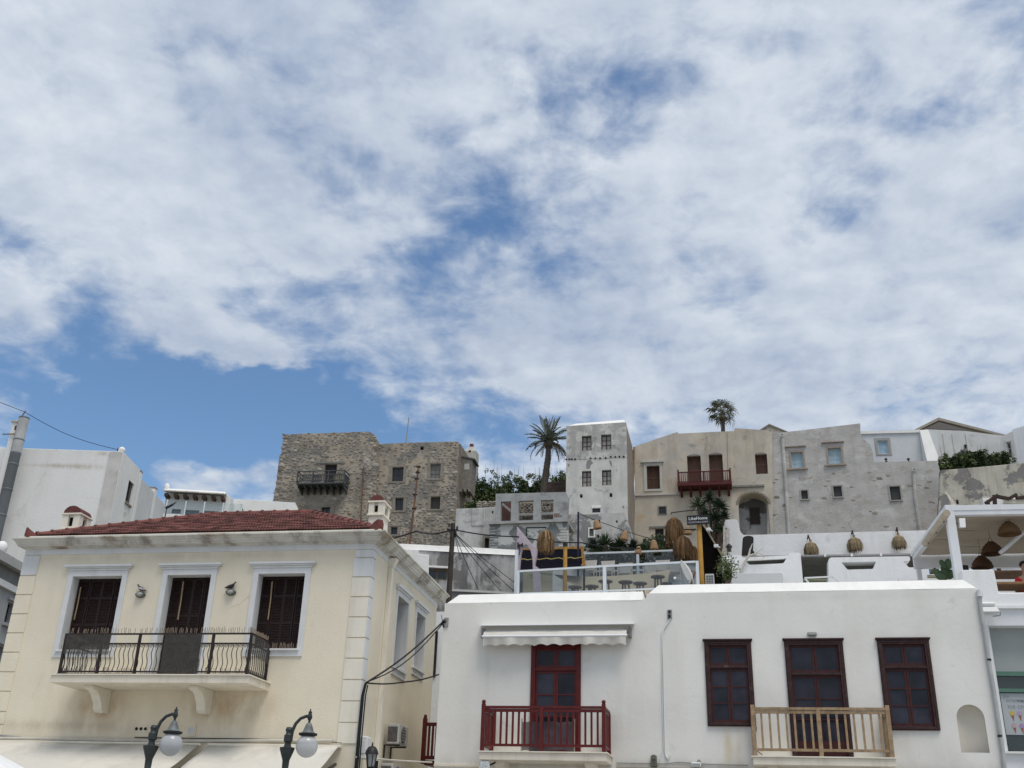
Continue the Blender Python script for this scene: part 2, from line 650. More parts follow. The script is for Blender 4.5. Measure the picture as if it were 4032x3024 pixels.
sl = Vector((0, RA.y - EY0, RA.z - EZ))
ang = math.atan2(sl.z, sl.y)
nrow = 11
step = sl.length / nrow
for k in range(nrow):
    t = k / nrow
    t2 = (k + .75) / nrow
    xl = EX0 + (RA.x - EX0) * t2
    xr = EX1 + (RB.x - EX1) * t2
    n = int((xr - xl) / tw)
    x = (xl + xr) / 2 - (n - 1) * tw / 2
    for i in range(n):
        p = Vector((x + i * tw + random.uniform(-.006, .006), EY0 - .05 + sl.y * t, EZ + sl.z * t + .012 + random.uniform(0, .008)))
        inst(tile_me, 'tile', roof, Matrix.Translation(p) @ Matrix.Rotation(ang + random.uniform(-.02, .02), 4, 'X') @ Matrix.Rotation(random.uniform(-.025, .025), 4, 'Z'))
rt = MB()
nseg = 7
for yy, s in ((0, 1.), (.05, 1.04), (.052, .86), (.36, .84)):
    for j in range(nseg):
        a = math.pi * (j / (nseg - 1))
        rt.v.append((-.115 * s * math.cos(a), yy, .115 * s * math.sin(a) - .02))
rt.f = [(i * nseg + j, (i + 1) * nseg + j, (i + 1) * nseg + j + 1, i * nseg + j + 1) for i in range(3) for j in range(nseg - 1)]
rt.f.append(tuple(range(nseg)))
ridge_me = rt.mesh('ridge_tile', RIDGE, True)


def ridge(a, b):
    d = b - a
    n = int(d.length / .335)
    for i in range(n):
        p = a + d * ((i + .02) / n)
        q = d.to_track_quat('Y', 'Z').to_matrix().to_4x4()
        inst(ridge_me, 'ridge_tile', roof, Matrix.Translation(p + Vector((0, 0, .03))) @ q @ Matrix.Rotation(random.uniform(-.02, .02), 4, 'X'))


ridge(c4[0] + Vector((.1, .1, .03)), RA)
ridge(c4[1] + Vector((-.1, .1, .03)), RB)
ridge(RA, RB)
ridge(c4[3], RA)
ridge(c4[2], RB)
for cpt, sg in ((c4[0], -1), (c4[1], 1)):
    h = MB()
    d = Vector((sg * .7, -.7, 0))
    w = Vector((.7, sg * .7, 0))
    pr = [(-.30, .02, .10), (-.12, .06, .13), (.02, .14, .13), (.09, .21, .06), (.10, .04, .07), (.06, -.06, .1), (-.30, -.06, .12)]
    for s in (-1, 1):
        h.v += [tuple(cpt + d * a + w * (s * c) + Vector((0, 0, z))) for a, z, c in pr]
    n = len(pr)
    h.f = [tuple(range(n)), tuple(reversed(range(n, 2 * n)))] + [(i, (i + 1) % n, n + (i + 1) % n, n + i) for i in range(n)]
    h.build('roof_horn', RIDGE, roof, True)


def chimney(x0, x1, y0, y1, z0, z1):
    w, d = x1 - x0, y1 - y0
    b = MB()
    zs = z0 + (z1 - z0) * .58
    zh = z0 + (z1 - z0) * .88
    b.hexa([(x0, y0, z0), (x1, y0, z0), (x1, y1, z0), (x0, y1, z0)], [(x0 + .01, y0 + .01, zs), (x1 - .01, y0 + .01, zs), (x1 - .01, y1, zs), (x0 + .01, y1, zs)])
    # head with openings: four corner piers around a dark core
    pw = w * .33
    for xa in (x0, x1 - pw):
        for ya in (y0, y1 - pw):
            b.box(xa - .01, xa + pw + .01, ya - .01, ya + pw + .01, zs + .045, zh)
    b.box(x0 + .03, x1 - .03, y0 + .03, y1 - .03, zs + .045, zs + .10)
    b.box(x0 + .03, x1 - .03, y0 + .03, y1 - .03, zh - .05, zh)
    o = b.build('chimney', CREAM_L, house)
    m2 = MB()
    m2.box(x0 - .035, x1 + .035, y0 - .035, y1 + .035, zs, zs + .044)
    m2.box(x0 - .04, x1 + .04, y0 - .04, y1 + .04, zh + .001, zh + .045)
    m2.build('chimney_moulding', CREAM_L, o, bevel=.008)
    MB().box(x0 + .07, x1 - .07, y0 + .07, y1 - .07, zs + .05, zh - .01).build('flue', M('soot_and_shade_black', (.01, .01, .01), .95), o)  # the same black also paints shade in holes and unlit rooms
    cpb = MB()
    n = 9
    for y in (y0 - .02, y1 + .02):
        for j in range(n):
            a = math.pi * j / (n - 1)
            cpb.v.append(((x0 + x1) / 2 - (w / 2 + .0) * math.cos(a), y, zh + .046 + w * .42 * math.sin(a)))
    cpb.f = [(j, j + 1, n + j + 1, n + j) for j in range(n - 1)] + [tuple(reversed(range(n))), tuple(range(n, 2 * n)), (0, n, 2 * n - 1, n - 1)]
    cpb.build('chimney_cap', RIDGE, o, True)
    return o


a0, a1 = FC.l(1446, 2085, .55), FC.l(1502, 2085, .55)
zt = FC.l(1470, 1968, .55).z
chimney(a0.x, a1.x, .55, 1.03, 7.97, zt + .05)
a0, a1 = FC.l(236, 2095, 1.6), FC.l(302, 2095, 1.6)
zt = FC.l(270, 2012, 1.6).z
chimney(a0.x, a1.x, 1.6, 2.1, 7.97, zt + .05)

# quoins
zq = [7.63, 7.44, 7.01, 6.575, 6.14, 5.70, 5.27, 4.83, 4.40, 3.97, 3.55]
for i in range(len(zq) - 1):
    z1, z0 = zq[i], zq[i + 1]
    mt_ = TRIM if i < 2 else CREAM_L
    MB().box(-.41 if i else -.38, -.001, -.026, -.001, z0 + .012, z1 - .012).build('quoin', mt_, house, bevel=.006)
    MB().box(.001, .024, -.026, .24, z0 + .012 - (.0 if i else 0), z1 - .012).build('quoin', TRIM, house, bevel=.006)
zl = [7.63, 7.145, 6.70, 6.26, 5.83, 5.40, 4.97, 4.55, 4.12, 3.85, 3.6]
for i in range(len(zl) - 1):
    MB().box(HX0 - .005, HX0 + .40, -.026, -.001, zl[i + 1] + .012, zl[i] - .012).build('quoin', TRIM if i == 0 else CREAM, house, bevel=.006)
# front window surrounds, lintels, sills, shutters
for wi, (x0, x1, z0, z1) in enumerate(OPEN):
    e = .128
    door = wi == 1
    sb = z0 if door else z0 - .15
    outer = [(x0 - e, sb), (x1 + e, sb), (x1 + e, z1 + .125), (x0 - e, z1 + .125)]
    if door:
        outer = [(x0 - e, sb), (x0, sb), (x0, z1), (x1, z1), (x1, sb), (x1 + e, sb), (x1 + e, z1 + .125), (x0 - e, z1 + .125)]
        sur = MB().ext(outer, -.03, -.001).box(x0 - .018, x0, -.001, .24, sb, z1).box(x1, x1 + .018, -.001, .24, sb, z1).box(x0 - .018, x1 + .018, -.001, .24, z1, z1 + .018)
    else:
        sur = MB().ext(outer, -.03, -.001, [hole(x0, x1, z0, z1)]).box(x0 - .018, x0, -.001, .24, z0, z1).box(x1, x1 + .018, -.001, .24, z0, z1).box(x0 - .018, x1 + .018, -.001, .24, z1, z1 + .018)
    s_o = sur.build('window_surround', TRIM, house, bevel=.005)
    lp = MB()
    for d, za, zb, k in ((.05, z1 + .127, z1 + .175, .02), (.085, z1 + .176, z1 + .205, .07), (.11, z1 + .206, z1 + .255, .105)):
        lp.box(x0 - e - k, x1 + e + k, -d, -.001, za, zb)
    lp.build('lintel_moulding', TRIM, s_o, bevel=.006)
    if not door:
        MB().box(x0 - .05, x1 + .05, -.07, .2, z0 - .03, z0 + .012).build('sill', TRIM, s_o, bevel=.006)
    nl = 4
    lw = (x1 - x0) / nl
    hb = z1 - z0
    leaf = MB()
    st = .038
    leaf.box(.004, st, 0, .035, 0, hb).box(lw - st, lw - .004, 0, .035, 0, hb)
    rails = [0, hb * (.30 if door else .36), hb * (.62 if door else .72), hb - .06]
    for r in rails:
        leaf.box(st, lw - st, .002, .033, r, r + .06)
    leaf.box(st, lw - st, .026, .03, 0, hb)
    sm = MB()
    for ra, rbb in zip(rails[:-1], rails[1:]):
        z = ra + .075
        while z < rbb - .01:
            sm.hexa([(st, .003, z), (lw - st, .003, z), (lw - st, .008, z - .004), (st, .008, z - .004)],
                    [(st, .018, z + .026), (lw - st, .018, z + .026), (lw - st, .024, z + .022), (st, .024, z + .022)])
            z += .034
    lm, slm = leaf.mesh('shutter', SHUT), sm.mesh('slats', SHUT)
    for k in range(nl):
        dy = random.uniform(0, .012) + (.02 if k % 2 else 0)
        o = inst(lm, 'shutter', house, Matrix.Translation((x0 + k * lw, .25 + dy, z0)))
        s2 = inst(slm, 'slats', o)
        s2['kind'] = 'stuff'
    MB().box(x0 - .005, x1 + .005, .31, .335, z0 - .01, z1 + .01).build('shutter_backing', SHUT, house)
for px0, py0, px1, py1, dd_ in ((318, 2312, 292, 2440, .22), (722, 2290, 700, 2440, .22), (1072, 2290, 1055, 2440, .22)):
    a, b_ = FC.l(px0, py0, dd_), FC.l(px1, py1, dd_)
    t = MB().tube([a, (a + b_) / 2 + Vector((.01, 0, 0)), b_], .016, 6).build('wooden_stick', M('pale_stick', (.33, .24, .14), .8, .2, 20), house)
# side windows
for wi, (y0, y1, z0, z1) in enumerate(SW):
    s_o = MB().ext([(y0 - .1, z0 - .18), (y1 + .1, z0 - .18), (y1 + .1, z1 + .12), (y0 - .1, z1 + .12)], -.03, -.001, [hole(y0, y1, z0, z1)]).box(y0 - .018, y0, -.001, .24, z0, z1).box(y1, y1 + .018, -.001, .24, z0, z1).box(y0 - .018, y1 + .018, -.001, .24, z1, z1 + .018)
    T90 = Matrix(((0, -1, 0, 0), (1, 0, 0, 0), (0, 0, 1, 0), (0, 0, 0, 1)))
    s_o = s_o.xf(T90).build('window_surround', TRIM, house)
    MB().box(.001, .06, y0 - .13, y1 + .13, z1 + .122, z1 + .17).box(.001, .10, y0 - .17, y1 + .17, z1 + .171, z1 + .24).build('lintel_moulding', TRIM, s_o, bevel=.005)
    MB().box(-.2, .07, y0 - .12, y1 + .12, z0 - .04, z0 + .01).build('sill', TRIM, s_o)
    b = MB().box(-.30, -.27, y0, y1, z0, z1)
    k = z0 + .05
    while k < z1 - .03:
        b.box(-.27, -.25, y0 + .05, y1 - .05, k, k + .02)
        k += .04
    b.build('shutter', SHUT, house)
# downpipe with hopper on the side wall, and the shallow cornice break
d0_, d1_ = FC.side(1527, 2215, .06), FC.side(1508, 2850, .06)
ym = (d0_.y + d1_.y) / 2
MB().box(.002, .11, ym - .05, ym + .06, 3.2, 7.55).build('downpipe', CREAM_L, house, bevel=.01)
MB().hexa([(.002, ym - .06, 7.55), (.12, ym - .06, 7.55), (.12, ym + .07, 7.55), (.002, ym + .07, 7.55)],
          [(.002, ym - .1, 7.74), (.2, ym - .1, 7.74), (.2, ym + .12, 7.74), (.002, ym + .12, 7.74)]).build('rain_hopper', CREAM_L, house)
# ---- balcony
BX0, BX1, BY, BZ0, BZ1 = -6.43, -2.03, -1.1, 4.59, 4.765
bal = MB().box(BX0, BX1, BY, -.001, BZ0, BZ1 - .025).build('balcony_slab', SLAB, house, bevel=.008)
MB().box(BX0 - .03, BX1 + .03, BY - .03, -.002, BZ1 - .024, BZ1).build('slab_edge', CREAM_L, bal)
for bx in (-5.82, -3.46):
    pr = [(-.001, 4.588), (-.78, 4.588), (-.78, 4.53), (-.70, 4.50), (-.62, 4.50), (-.50, 4.44), (-.42, 4.36), (-.34, 4.27), (-.30, 4.16), (-.22, 4.10), (-.12, 4.10), (-.001, 4.10)]
    b = MB()
    n = len(pr)
    for x in (bx, bx + .2):
        b.v += [(x, y, z) for y, z in pr]
    b.f = [tuple(reversed(range(n))), tuple(range(n, 2 * n))] + [(i, (i + 1) % n, n + (i + 1) % n, n + i) for i in range(n)]
    b.build('balcony_bracket', CREAM_L, house, bevel=.008)
RX0, RX1, RY, RZ0, RZ1 = -6.30, -2.12, -1.03, 4.765, 5.60
rail = MB()
for (a, b_) in (((RX0 - .02, RY), (RX1 + .02, RY)), ((RX0, RY), (RX0, 0)), ((RX1, RY), (RX1, 0))):
    for z, w in ((RZ1, .05), (RZ1 - .20, .022), (RZ0 + .06, .025)):
        rail.bar((a[0], a[1], z), (b_[0], b_[1], z), w, .03)
rail.box(RX0 - .04, RX1 + .04, RY - .03, RY + .03, RZ0 + .001, RZ0 + .018)
rail_o = rail.build('balcony_railing', RAILM, house)
for x, y in ((RX0, RY), (-5.45, RY), (-4.6, RY), (-2.95, RY), (RX1, RY), (RX1, -.05)):
    MB().box(x - .025, x + .025, y - .025, y + .025, RZ0, RZ1).build('railing_post', RAILM, rail_o)
wv = MB()
hh = RZ1 - .2 - (RZ0 + .06)
pts = []
for i in range(11):
    t = i / 10
    pts.append((.022 * math.sin(2 * math.pi * min(1, max(0, (t - .1) / .75))) * (1 if t < .85 else 0), 0, t * hh))
wv.tube(pts, .0085, 5)
bme = wv.mesh('baluster', RAILM, True)
scr = MB()
scr.tube([(.04 * math.cos(a) * (1 - .09 * a), 0, .04 * math.sin(a) * (1 - .09 * a)) for a in [i * .62 for i in range(15)]], .0065, 4)
sme = scr.mesh('scroll', RAILM, True)
nb = 40
for i in range(nb):
    x = RX0 + .05 + (RX1 - RX0 - .1) * i / (nb - 1)
    inst(bme, 'baluster', rail_o, Matrix.Translation((x, RY, RZ0 + .06)))
    if i < nb - 1:
        inst(sme, 'scroll', rail_o, Matrix.Translation((x + .053, RY, RZ1 - .25)))
for sx_ in (RX0, RX1):
    for i in range(9):
        inst(bme, 'baluster', rail_o, Matrix.Translation((sx_, RY + .1 + i * .1, RZ0 + .06)) @ Matrix.Rotation(rad(90), 4, 'Z'))


def net(pts_a, pts_b, nx=14, nz=7, amp=.02, push=(0, -1)):
    """hanging cloth between an upper edge and a lower edge"""
    b = MB()
    a0_, a1_, b0_, b1_ = [Vector(p) for p in (*pts_a, *pts_b)]
    for j in range(nz + 1):
        for i in range(nx + 1):
            u, v = i / nx, j / nz
            p = (a0_.lerp(a1_, u)).lerp(b0_.lerp(b1_, u), v)
            k = wav((p.x * 3, p.y * 3, p.z * 3), amp, 2.2)
            b.v.append((p.x + push[0] * k, p.y + push[1] * k, p.z + wav((u * 5, v, 3), amp * .8, 1.5) * (1 if v in (0, 1) else 0)))
    b.f = [(j * (nx + 1) + i, j * (nx + 1) + i + 1, (j + 1) * (nx + 1) + i + 1, (j + 1) * (nx + 1) + i) for j in range(nz) for i in range(nx)]
    return b


q = RY - .035
xa, xb = -6.27, FC.l(433, 2540, q).x
net(((xa, q, 5.58), (xb, q, 5.585)), ((xa, q, 5.18), (xb, q, 5.17))).build('shade_net', NET, rail_o, True)
xa, xb = FC.l(640, 2570, q).x, FC.l(793, 2570, q).x
net(((xa, q, 5.57), (xb, q, 5.58)), ((xa - .0, q, 4.79), (xb, q, 4.79))).build('shade_net', NET, rail_o, True)
net(((RX1 + .035, q, 5.58), (RX1 + .035, -.1, 5.55)), ((RX1 + .035, q, 5.2), (RX1 + .035, -.1, 5.12)), push=(1, 0)).build('shade_net', NET, rail_o, True)
sp = MB()
for xa, xb, y, z in ((RX0, RX1, RY + .05, RZ1 + .01), (RX0, RX1, RY + .08, RZ0 + .02), (-2.59, -1.5, .02, 5.475), (-7.05, -5.9, .02, 5.455)):
    x = xa
    while x < xb:
        if random.random() < .7:
            sp.bar((x, y, z), (x + random.uniform(-.012, .012), y + random.uniform(-.02, .02), z + random.uniform(.10, .145)), .009, .006)
        x += .034
for sx_ in (RX1 - .03,):
    y = RY
    while y < -.05:
        sp.bar((sx_, y, RZ1), (sx_, y, RZ1 + random.uniform(.1, .14)), .006, .012)
        sp.bar((sx_, y, RZ0 + .02), (sx_, y, RZ0 + .14), .006, .012)
        y += .034
sp.build('bird_spikes', REED, rail_o, kind='stuff')
# small wall fittings that belong to the house
v0 = FC.rect(742, 2862, 767, 2892)
gb = MB().box(v0[0] - .03, v0[1] + .03, -.02, -.001, v0[2] - .03, v0[2]).box(v0[0] - .03, v0[1] + .03, -.02, -.001, v0[3], v0[3] + .03)
gb.box(v0[0] - .03, v0[0], -.02, -.001, v0[2], v0[3]).box(v0[1], v0[1] + .03, -.02, -.001, v0[2], v0[3])
gr = gb.build('vent_grille', CREAM, house)
for i in range(5):
    z = v0[2] + (v0[3] - v0[2]) * (i + .1) / 5
    MB().hexa([(v0[0], -.018, z), (v0[1], -.018, z), (v0[1], -.012, z), (v0[0], -.012, z)], [(v0[0], -.006, z + .028), (v0[1], -.006, z + .028), (v0[1], -.001, z + .028), (v0[0], -.001, z + .028)]).build('vent_slat', TRIM, gr)
sp0 = FC.rect(530, 2858, 583, 2882)
plate = MB().box(sp0[0], sp0[1], -.012, -.001, sp0[2], sp0[3]).build('socket_plate', CREAM, house)
for i in range(3):
    cxp = sp0[0] + (sp0[1] - sp0[0]) * (i + .5) / 3
    MB().lathe([(.034, 0), (.034, .008)], (cxp, -.0125, (sp0[2] + sp0[3]) / 2), 12, Matrix.Rotation(rad(90), 3, 'X')).build('vent_hole', M('dark_hole', (.03, .025, .02), .9), plate)
# horizontal conduit pipe along the awning line with cables
cz0, cz1 = FC.l(40, 2908), FC.l(1340, 2922)
PIPE = M('cream_plastic_pipe', (.55, .52, .45), .5, .1, 5)
MB().tube([(HX0 + .1, -.06, cz0.z), (-4, -.06, cz0.z - .005), (-.5, -.06, cz1.z + .02)], .032, 10).build('conduit_pipe', PIPE, house, True)
CABLE = M('black_cable', (.012, .012, .014), .6)
GREYC = M('grey_cable', (.28, .28, .28), .6)
MB().tube([(-4.9, -.02, cz0.z + .06), (-3.5, -.03, cz0.z + .055), (-2.2, -.02, cz0.z + .06), (-.9, -.02, cz0.z + .035), (-.3, -.02, cz0.z + .01)], .009, 5).build('wall_cable', CABLE, house)
MB().tube([(HX0 + .05, -.03, cz0.z + .08), (HX0 + .5, -.03, cz0.z + .05), (HX0 + .9, -.035, cz0.z + .02)], .022, 6).build('wall_cable', GREYC, house)
# ---- fittings and creatures on the cream house
BULK = M('bulkhead_grey', (.12, .12, .11), .5, .1, 20)
LENS = M('milky_lens', (.35, .37, .35), .25)


def bulkhead(px, py, label):
    c = FC.l(px, py)
    t = FC.thing('wall_light', label, 'wall light', 'bulkhead lights on the cream house', (c.x, -.001, c.z))
    rx = Matrix.Rotation(rad(90), 3, 'X')
    S = Matrix.Diagonal((1.0, 1, .62))
    MB().lathe([(.11, 0), (.115, .02), (.112, .06), (.098, .075), (.085, .078)], (0, 0, 0), 20, S @ rx).build('housing', BULK, t, True)
    MB().lathe([(.08, .074), (.07, .095), (.04, .108), (.001, .112)], (0, 0, 0), 18, S @ rx).build('lens', LENS, t, True)
    MB().bar((-.1, -.10, 0), (.1, -.10, 0), .01).build('guard_bar', BULK, t)
    return c


cL = bulkhead(556, 2343, 'oval bulkhead light between the left window and balcony door, pale-backed pigeon on it')
cR = bulkhead(912, 2334, 'oval bulkhead light between the balcony door and right window, dark pigeon on it')


def pigeon(c, label, white, flip):
    t = FC.thing('pigeon', label, 'pigeon', 'pigeons on the wall lights', (c.x, -.06, c.z + .06))
    t.scale = (.78, .78, .78)
    dark = M('pigeon_dark', (.035, .035, .045), .6, .3, 30)
    b = MB()
    s = -1 if flip else 1
    # body: one continuous surface of rings from tail to beak (x, z, rx, rz)
    rings = [(-.19, .035, .012, .004), (-.15, .045, .03, .010), (-.10, .065, .042, .028), (-.04, .085, .055, .05), (.02, .10, .056, .058), (.065, .125, .045, .05),
             (.085, .165, .028, .034), (.098, .195, .026, .027), (.112, .205, .022, .022), (.128, .202, .010, .010), (.142, .196, .004, .004)]
    n = 12
    for x, z, ry, rz_ in rings:
        for j in range(n):
            a = 2 * math.pi * j / n
            b.v.append((s * x, ry * math.cos(a), z + rz_ * math.sin(a)))
    for i in range(len(rings) - 1):
        for j in range(n):
            b.f.append((i * n + j, i * n + (j + 1) % n, (i + 1) * n + (j + 1) % n, (i + 1) * n + j))
    b.f.append(tuple(range(n)))
    b.f.append(tuple(range((len(rings) - 1) * n, len(rings) * n)))
    body = b.build('body', dark, t, True)
    wing = M('pigeon_pale', (.5, .5, .52), .6, .2, 30) if white else dark
    for sd in (-1, 1):
        w = MB()
        pr = [(.05, .12), (-.02, .125), (-.12, .075), (-.185, .035), (-.12, .05), (-.02, .06), (.045, .085)]
        w.v = [(s * x, sd * .052, z) for x, z in pr] + [(s * x, sd * .063, z) for x, z in pr]
        m_ = len(pr)
        w.f = [tuple(range(m_)), tuple(reversed(range(m_, 2 * m_)))] + [(i, (i + 1) % m_, m_ + (i + 1) % m_, m_ + i) for i in range(m_)]
        w.build('wing', wing, t)
        MB().tube([(s * .0, sd * .02, .05), (s * .005, sd * .02, .0)], .006, 5).build('leg', M('pigeon_leg', (.3, .08, .07), .6), t)
        MB().ellip((s * .112, sd * .02, .207), (.004, .003, .004), 6, 4).build('eye', M('pigeon_eye', (.4, .12, .02), .3), t)
    return t


pigeon(cL, 'pigeon with pale wings perched on the left bulkhead light', True, True)
pigeon(cR, 'all-dark pigeon perched on the right bulkhead light', False, False)

# ---- shop awnings below the first floor
AWN = M('ecru_awning_canvas', (.62, .60, .54), .9, .06, 1.1, .004, 30, streak=((.40, .38, .33), .3, 2), patches=(((.33, .31, .28), 5, .70, .76), ((.50, .48, .44), .9, .5, .7)))


def awning(px0, px1, label):
    z1 = FC.l(400, 2925).z
    xa, xb = FC.l(px0, 2925).x, FC.l(px1, 2930).x
    t = FC.thing('shop_awning', label, 'awning', 'shop awnings under the cream house balcony', ((xa + xb) / 2, 0, z1))
    hw = (xb - xa) / 2
    out, drop = 2.6, 1.15
    b = MB()
    nx, ny = 24, 12
    for j in range(ny + 1):
        v = j / ny
        for i in range(nx + 1):
            u = i / nx
            sag = -.05 * math.sin(math.pi * v) * (1 + .5 * math.sin(u * 9)) + wav((u * 4, v * 3, px0), .03, 1.3)
            b.v.append((-hw + 2 * hw * u, -.08 - out * v, -drop * v + sag))
    b.f = [(j * (nx + 1) + i, (j + 1) * (nx + 1) + i, (j + 1) * (nx + 1) + i + 1, j * (nx + 1) + i + 1) for j in range(ny) for i in range(nx)]
    c = b.build('canvas', AWN, t, True)
    md = c.modifiers.new('s', 'SOLIDIFY')
    md.thickness = .006
    MB().box(-hw - .03, hw + .03, -.11, -.002, -.04, .02).build('roller_box', CREAM_L, t, bevel=.01)
    MB().tube([(-hw, -.1 - out, -drop), (hw, -.1 - out, -drop)], .03, 8).build('front_bar', TRIM, t)
    v_ = MB()
    for i in range(49):
        u = i / 48
        x = -hw + 2 * hw * u
        v_.v += [(x, -.1 - out, -drop - .02), (x, -.1 - out + .01 * math.sin(u * 40), -drop - .2 - .03 * abs(math.sin(u * 26)))]
    v_.f = [(2 * i, 2 * i + 1, 2 * i + 3, 2 * i + 2) for i in range(48)]
    v_.build('valance', AWN, t)
    for sx_ in (-hw + .04, hw - .04):
        MB().bar((sx_, -.1, -.35), (sx_, -.1 - out, -drop - .03), .05).build('arm', M('dark_bronze', (.06, .05, .045), .5), t)
    return t


awning(-420, 792, 'ecru canvas shop awning under the balcony, the longer one on the left')
awning(832, 1342, 'ecru canvas shop awning ending at the corner lantern')
# arm seen in the gap between the two awnings
# ---- wall lantern at the corner
ca = FC.l(1462, 2990, -.3)
lan = FC.thing('wall_lantern', 'black wall lantern with domed cap on the corner of the cream house', 'lantern', None, (ca.x, -.30, ca.z))
k = .115
MB().lathe([(.003, .33), (.012, .32), (.012, .30), (.022, .285), (.010, .27), (.03, .25), (.075, .235), (.12, .17), (.135, .12), (.14, .10), (.10, .10)], (0, 0, 0), 12).build('cap', BLACK, lan, True)
for i in range(6):
    a = 2 * math.pi * i / 6
    MB().bar((.115 * math.cos(a), .115 * math.sin(a), .11), (.075 * math.cos(a), .075 * math.sin(a), -.14), .014).build('frame_bar', BLACK, lan)
MB().lathe([(.105, .10), (.07, -.13)], (0, 0, 0), 6).build('glass', M('lantern_glass', (.30, .31, .3), .15, spec=.5), lan)
MB().lathe([(.085, -.14), (.08, -.16), (.04, -.2), (.012, -.26), (.001, -.28)], (0, 0, 0), 12).build('base', BLACK, lan, True)
MB().tube([(0, 0, -.2), (0, .06, -.32), (0, .18, -.34), (0, .27, -.22)], .02, 8).build('bracket_arm', BLACK, lan, True)
MB().box(-.06, .06, .27, .298, -.42, .0).build('wall_plate', BLACK, lan)
# ---- cable bundle up the corner
cb = FC.thing('cable_bundle', 'thick black cable bundle climbing the corner of the cream house', 'cable', None, (.06, -.06, 0))
pts = [Vector((0, 0, 2.9)), Vector((0, 0, 3.8)), Vector((.005, 0, 4.5)), Vector((.05, 0, 4.76))]
MB().tube(pts, [.042, .038, .034, .028], 8).build('main_run', CABLE, cb, True)
MB().tube([p + Vector((.06, .01, 0)) for p in pts[:3]] + [Vector((.09, .02, 4.72))], .014, 6).build('thin_run', CABLE, cb, True)
cornerW = FC.w(.10, -.06, 5.72)
# AC units on the side wall
ACW = M('aircon_casing', (.44, .44, .42), .5, .05, 4, streak=((.3, .2, .12), .5, 5))
GRILL = M('aircon_grille', (.10, .09, .085), .6, .3, 12)


def aircon(name, label, fr, y0, y1, z0, z1, d, cat='air conditioner'):
    """unit on the plane local x = 0, sticking out to +x"""
    t = fr.thing(name, label, cat, 'air conditioning units', (.02, (y0 + y1) / 2, z0))
    w, h = (y1 - y0) / 2, z1 - z0
    MB().box(.08, d, -w, w, 0, h).build('casing', ACW, t, bevel=.015)
    MB().box(d + .001, d + .012, -w + .04, w * .45, .05, h - .05).build('front_panel', ACW, t)
    rx = Matrix.Rotation(rad(90), 3, 'Y')
    MB().lathe([(h * .40, 0), (h * .40, .02), (h * .36, .022)], (d + .012, -w * .25, h / 2), 20, rx).build('fan_ring', GRILL, t, True)
    for i in range(5):
        MB().box(d + .034, d + .038, -w * .25 - h * .36, -w * .25 + h * .36, h * (.22 + .14 * i), h * (.24 + .14 * i)).build('guard_bar', ACW, t)
    MB().box(.1, d - .04, -w - .004, -w - .001, .05, h - .06).build('side_grille', GRILL, t)
    for yy in (-w * .7, w * .7):
        MB().box(.0, d, yy - .015, yy + .015, -.03, -.002).box(.0, .03, yy - .015, yy + .015, -.28, -.03).build('wall_bracket', BLACK, t)
    return t


p0_ = FC.side(1497, 2840, 0.0)
ya = FC.side(1518, 2900, .0).y
aircon('air_conditioner', 'rusty-edged air conditioner hung high on the alley wall of the cream house', FC, ya - .25, ya + .50, FC.side(1530, 2920, .3).z, FC.side(1530, 2836, .3).z, .36)
aircon('air_conditioner', 'air conditioner low in the alley behind the corner lantern', FC, ya - .55, ya + .25, FC.side(1530, 2920, .3).z - 1.0, FC.side(1530, 2920, .3).z - .42, .36)
mbx = FC.thing('meter_box', 'grey meter box behind the corner lantern', 'meter box', None, (.03, .12, FC.l(1465, 2965, 0).z))
MB().box(0, .16, 0, .3, -.1, .34).build('box_body', TRIM, mbx, bevel=.03)
MB().box(.03, .13, -.012, -.001, 0, .25).build('box_lid', TRIM, mbx, bevel=.008)
# ---- street lamps
LGREY = M('lamp_paint', (.035, .042, .042), .45, .25, 12)
GLOBE = M('frosted_globe', (.56, .58, .60), .14, .04, 3, spec=.5, alpha=.62)


def street_lamp(px, py, Y, label):
    """px,py = centre of the globe"""
    g = at(px, py, Y)
    t = thing('street_lamp', label, 'street lamp', (g.x - .30, g.y, 0), 0, 'globe street lamps')
    gz, gx = g.z, .30
    R_ = .172
    MB().lathe([(.17, 0), (.17, .12), (.12, .2), (.10, .5), (.075, .9), (.065, 1.2), (.055, 2.0), (.05, gz - .42), (.062, gz - .40), (.05, gz - .36), (.055, gz - .22), (.115, gz - .06), (.118, gz - .03), (.06, gz - .02)], (0, 0, 0), 14).build('post', LGREY, t, True)
    MB().lathe([(.06, gz - .02), (.048, gz + .03), (.05, gz + .05), (.07, gz + .06), (.07, gz + .15), (.05, gz + .17), (.045, gz + .2), (.06, gz + .235), (.045, gz + .27), (.001, gz + .28)], (0, 0, 0), 10).build('post_head', LGREY, t, True)
    arc = [(0.04, 0, gz + .12), (.05, 0, gz + .22), (.09, 0, gz + .33), (.16, 0, gz + .41), (.24, 0, gz + .445), (.31, 0, gz + .445)]
    MB().tube(arc, [.03, .028, .026, .025, .025, .028], 8).build('arm', LGREY, t, True)
    MB().lathe([(.001, gz + .56), (.014, gz + .55), (.008, gz + .53), (.03, gz + .515), (.026, gz + .49), (.036, gz + .46), (.042, gz + .43), (.03, gz + .40), (.018, gz + .38), (.02, gz + .35)], (gx, 0, 0), 12).build('finial', LGREY, t, True)
    MB().lathe([(.02, gz + .35), (.04, gz + .34), (.065, gz + .28), (.085, gz + .22), (.11, gz + .195)], (gx, 0, 0), 14).build('hood', M('lamp_hood', (.13, .145, .145), .5, .3, 10), t, True)
    MB().lathe([(.11, gz + .195), (.145, gz + .19), (.145, gz + .165), (.12, gz + .15)], (gx, 0, 0), 18).build('collar', BLACK, t, True)
    MB().ellip((gx, 0, gz), (R_, R_, R_), 24, 16).build('globe', GLOBE, t, True)
    return t


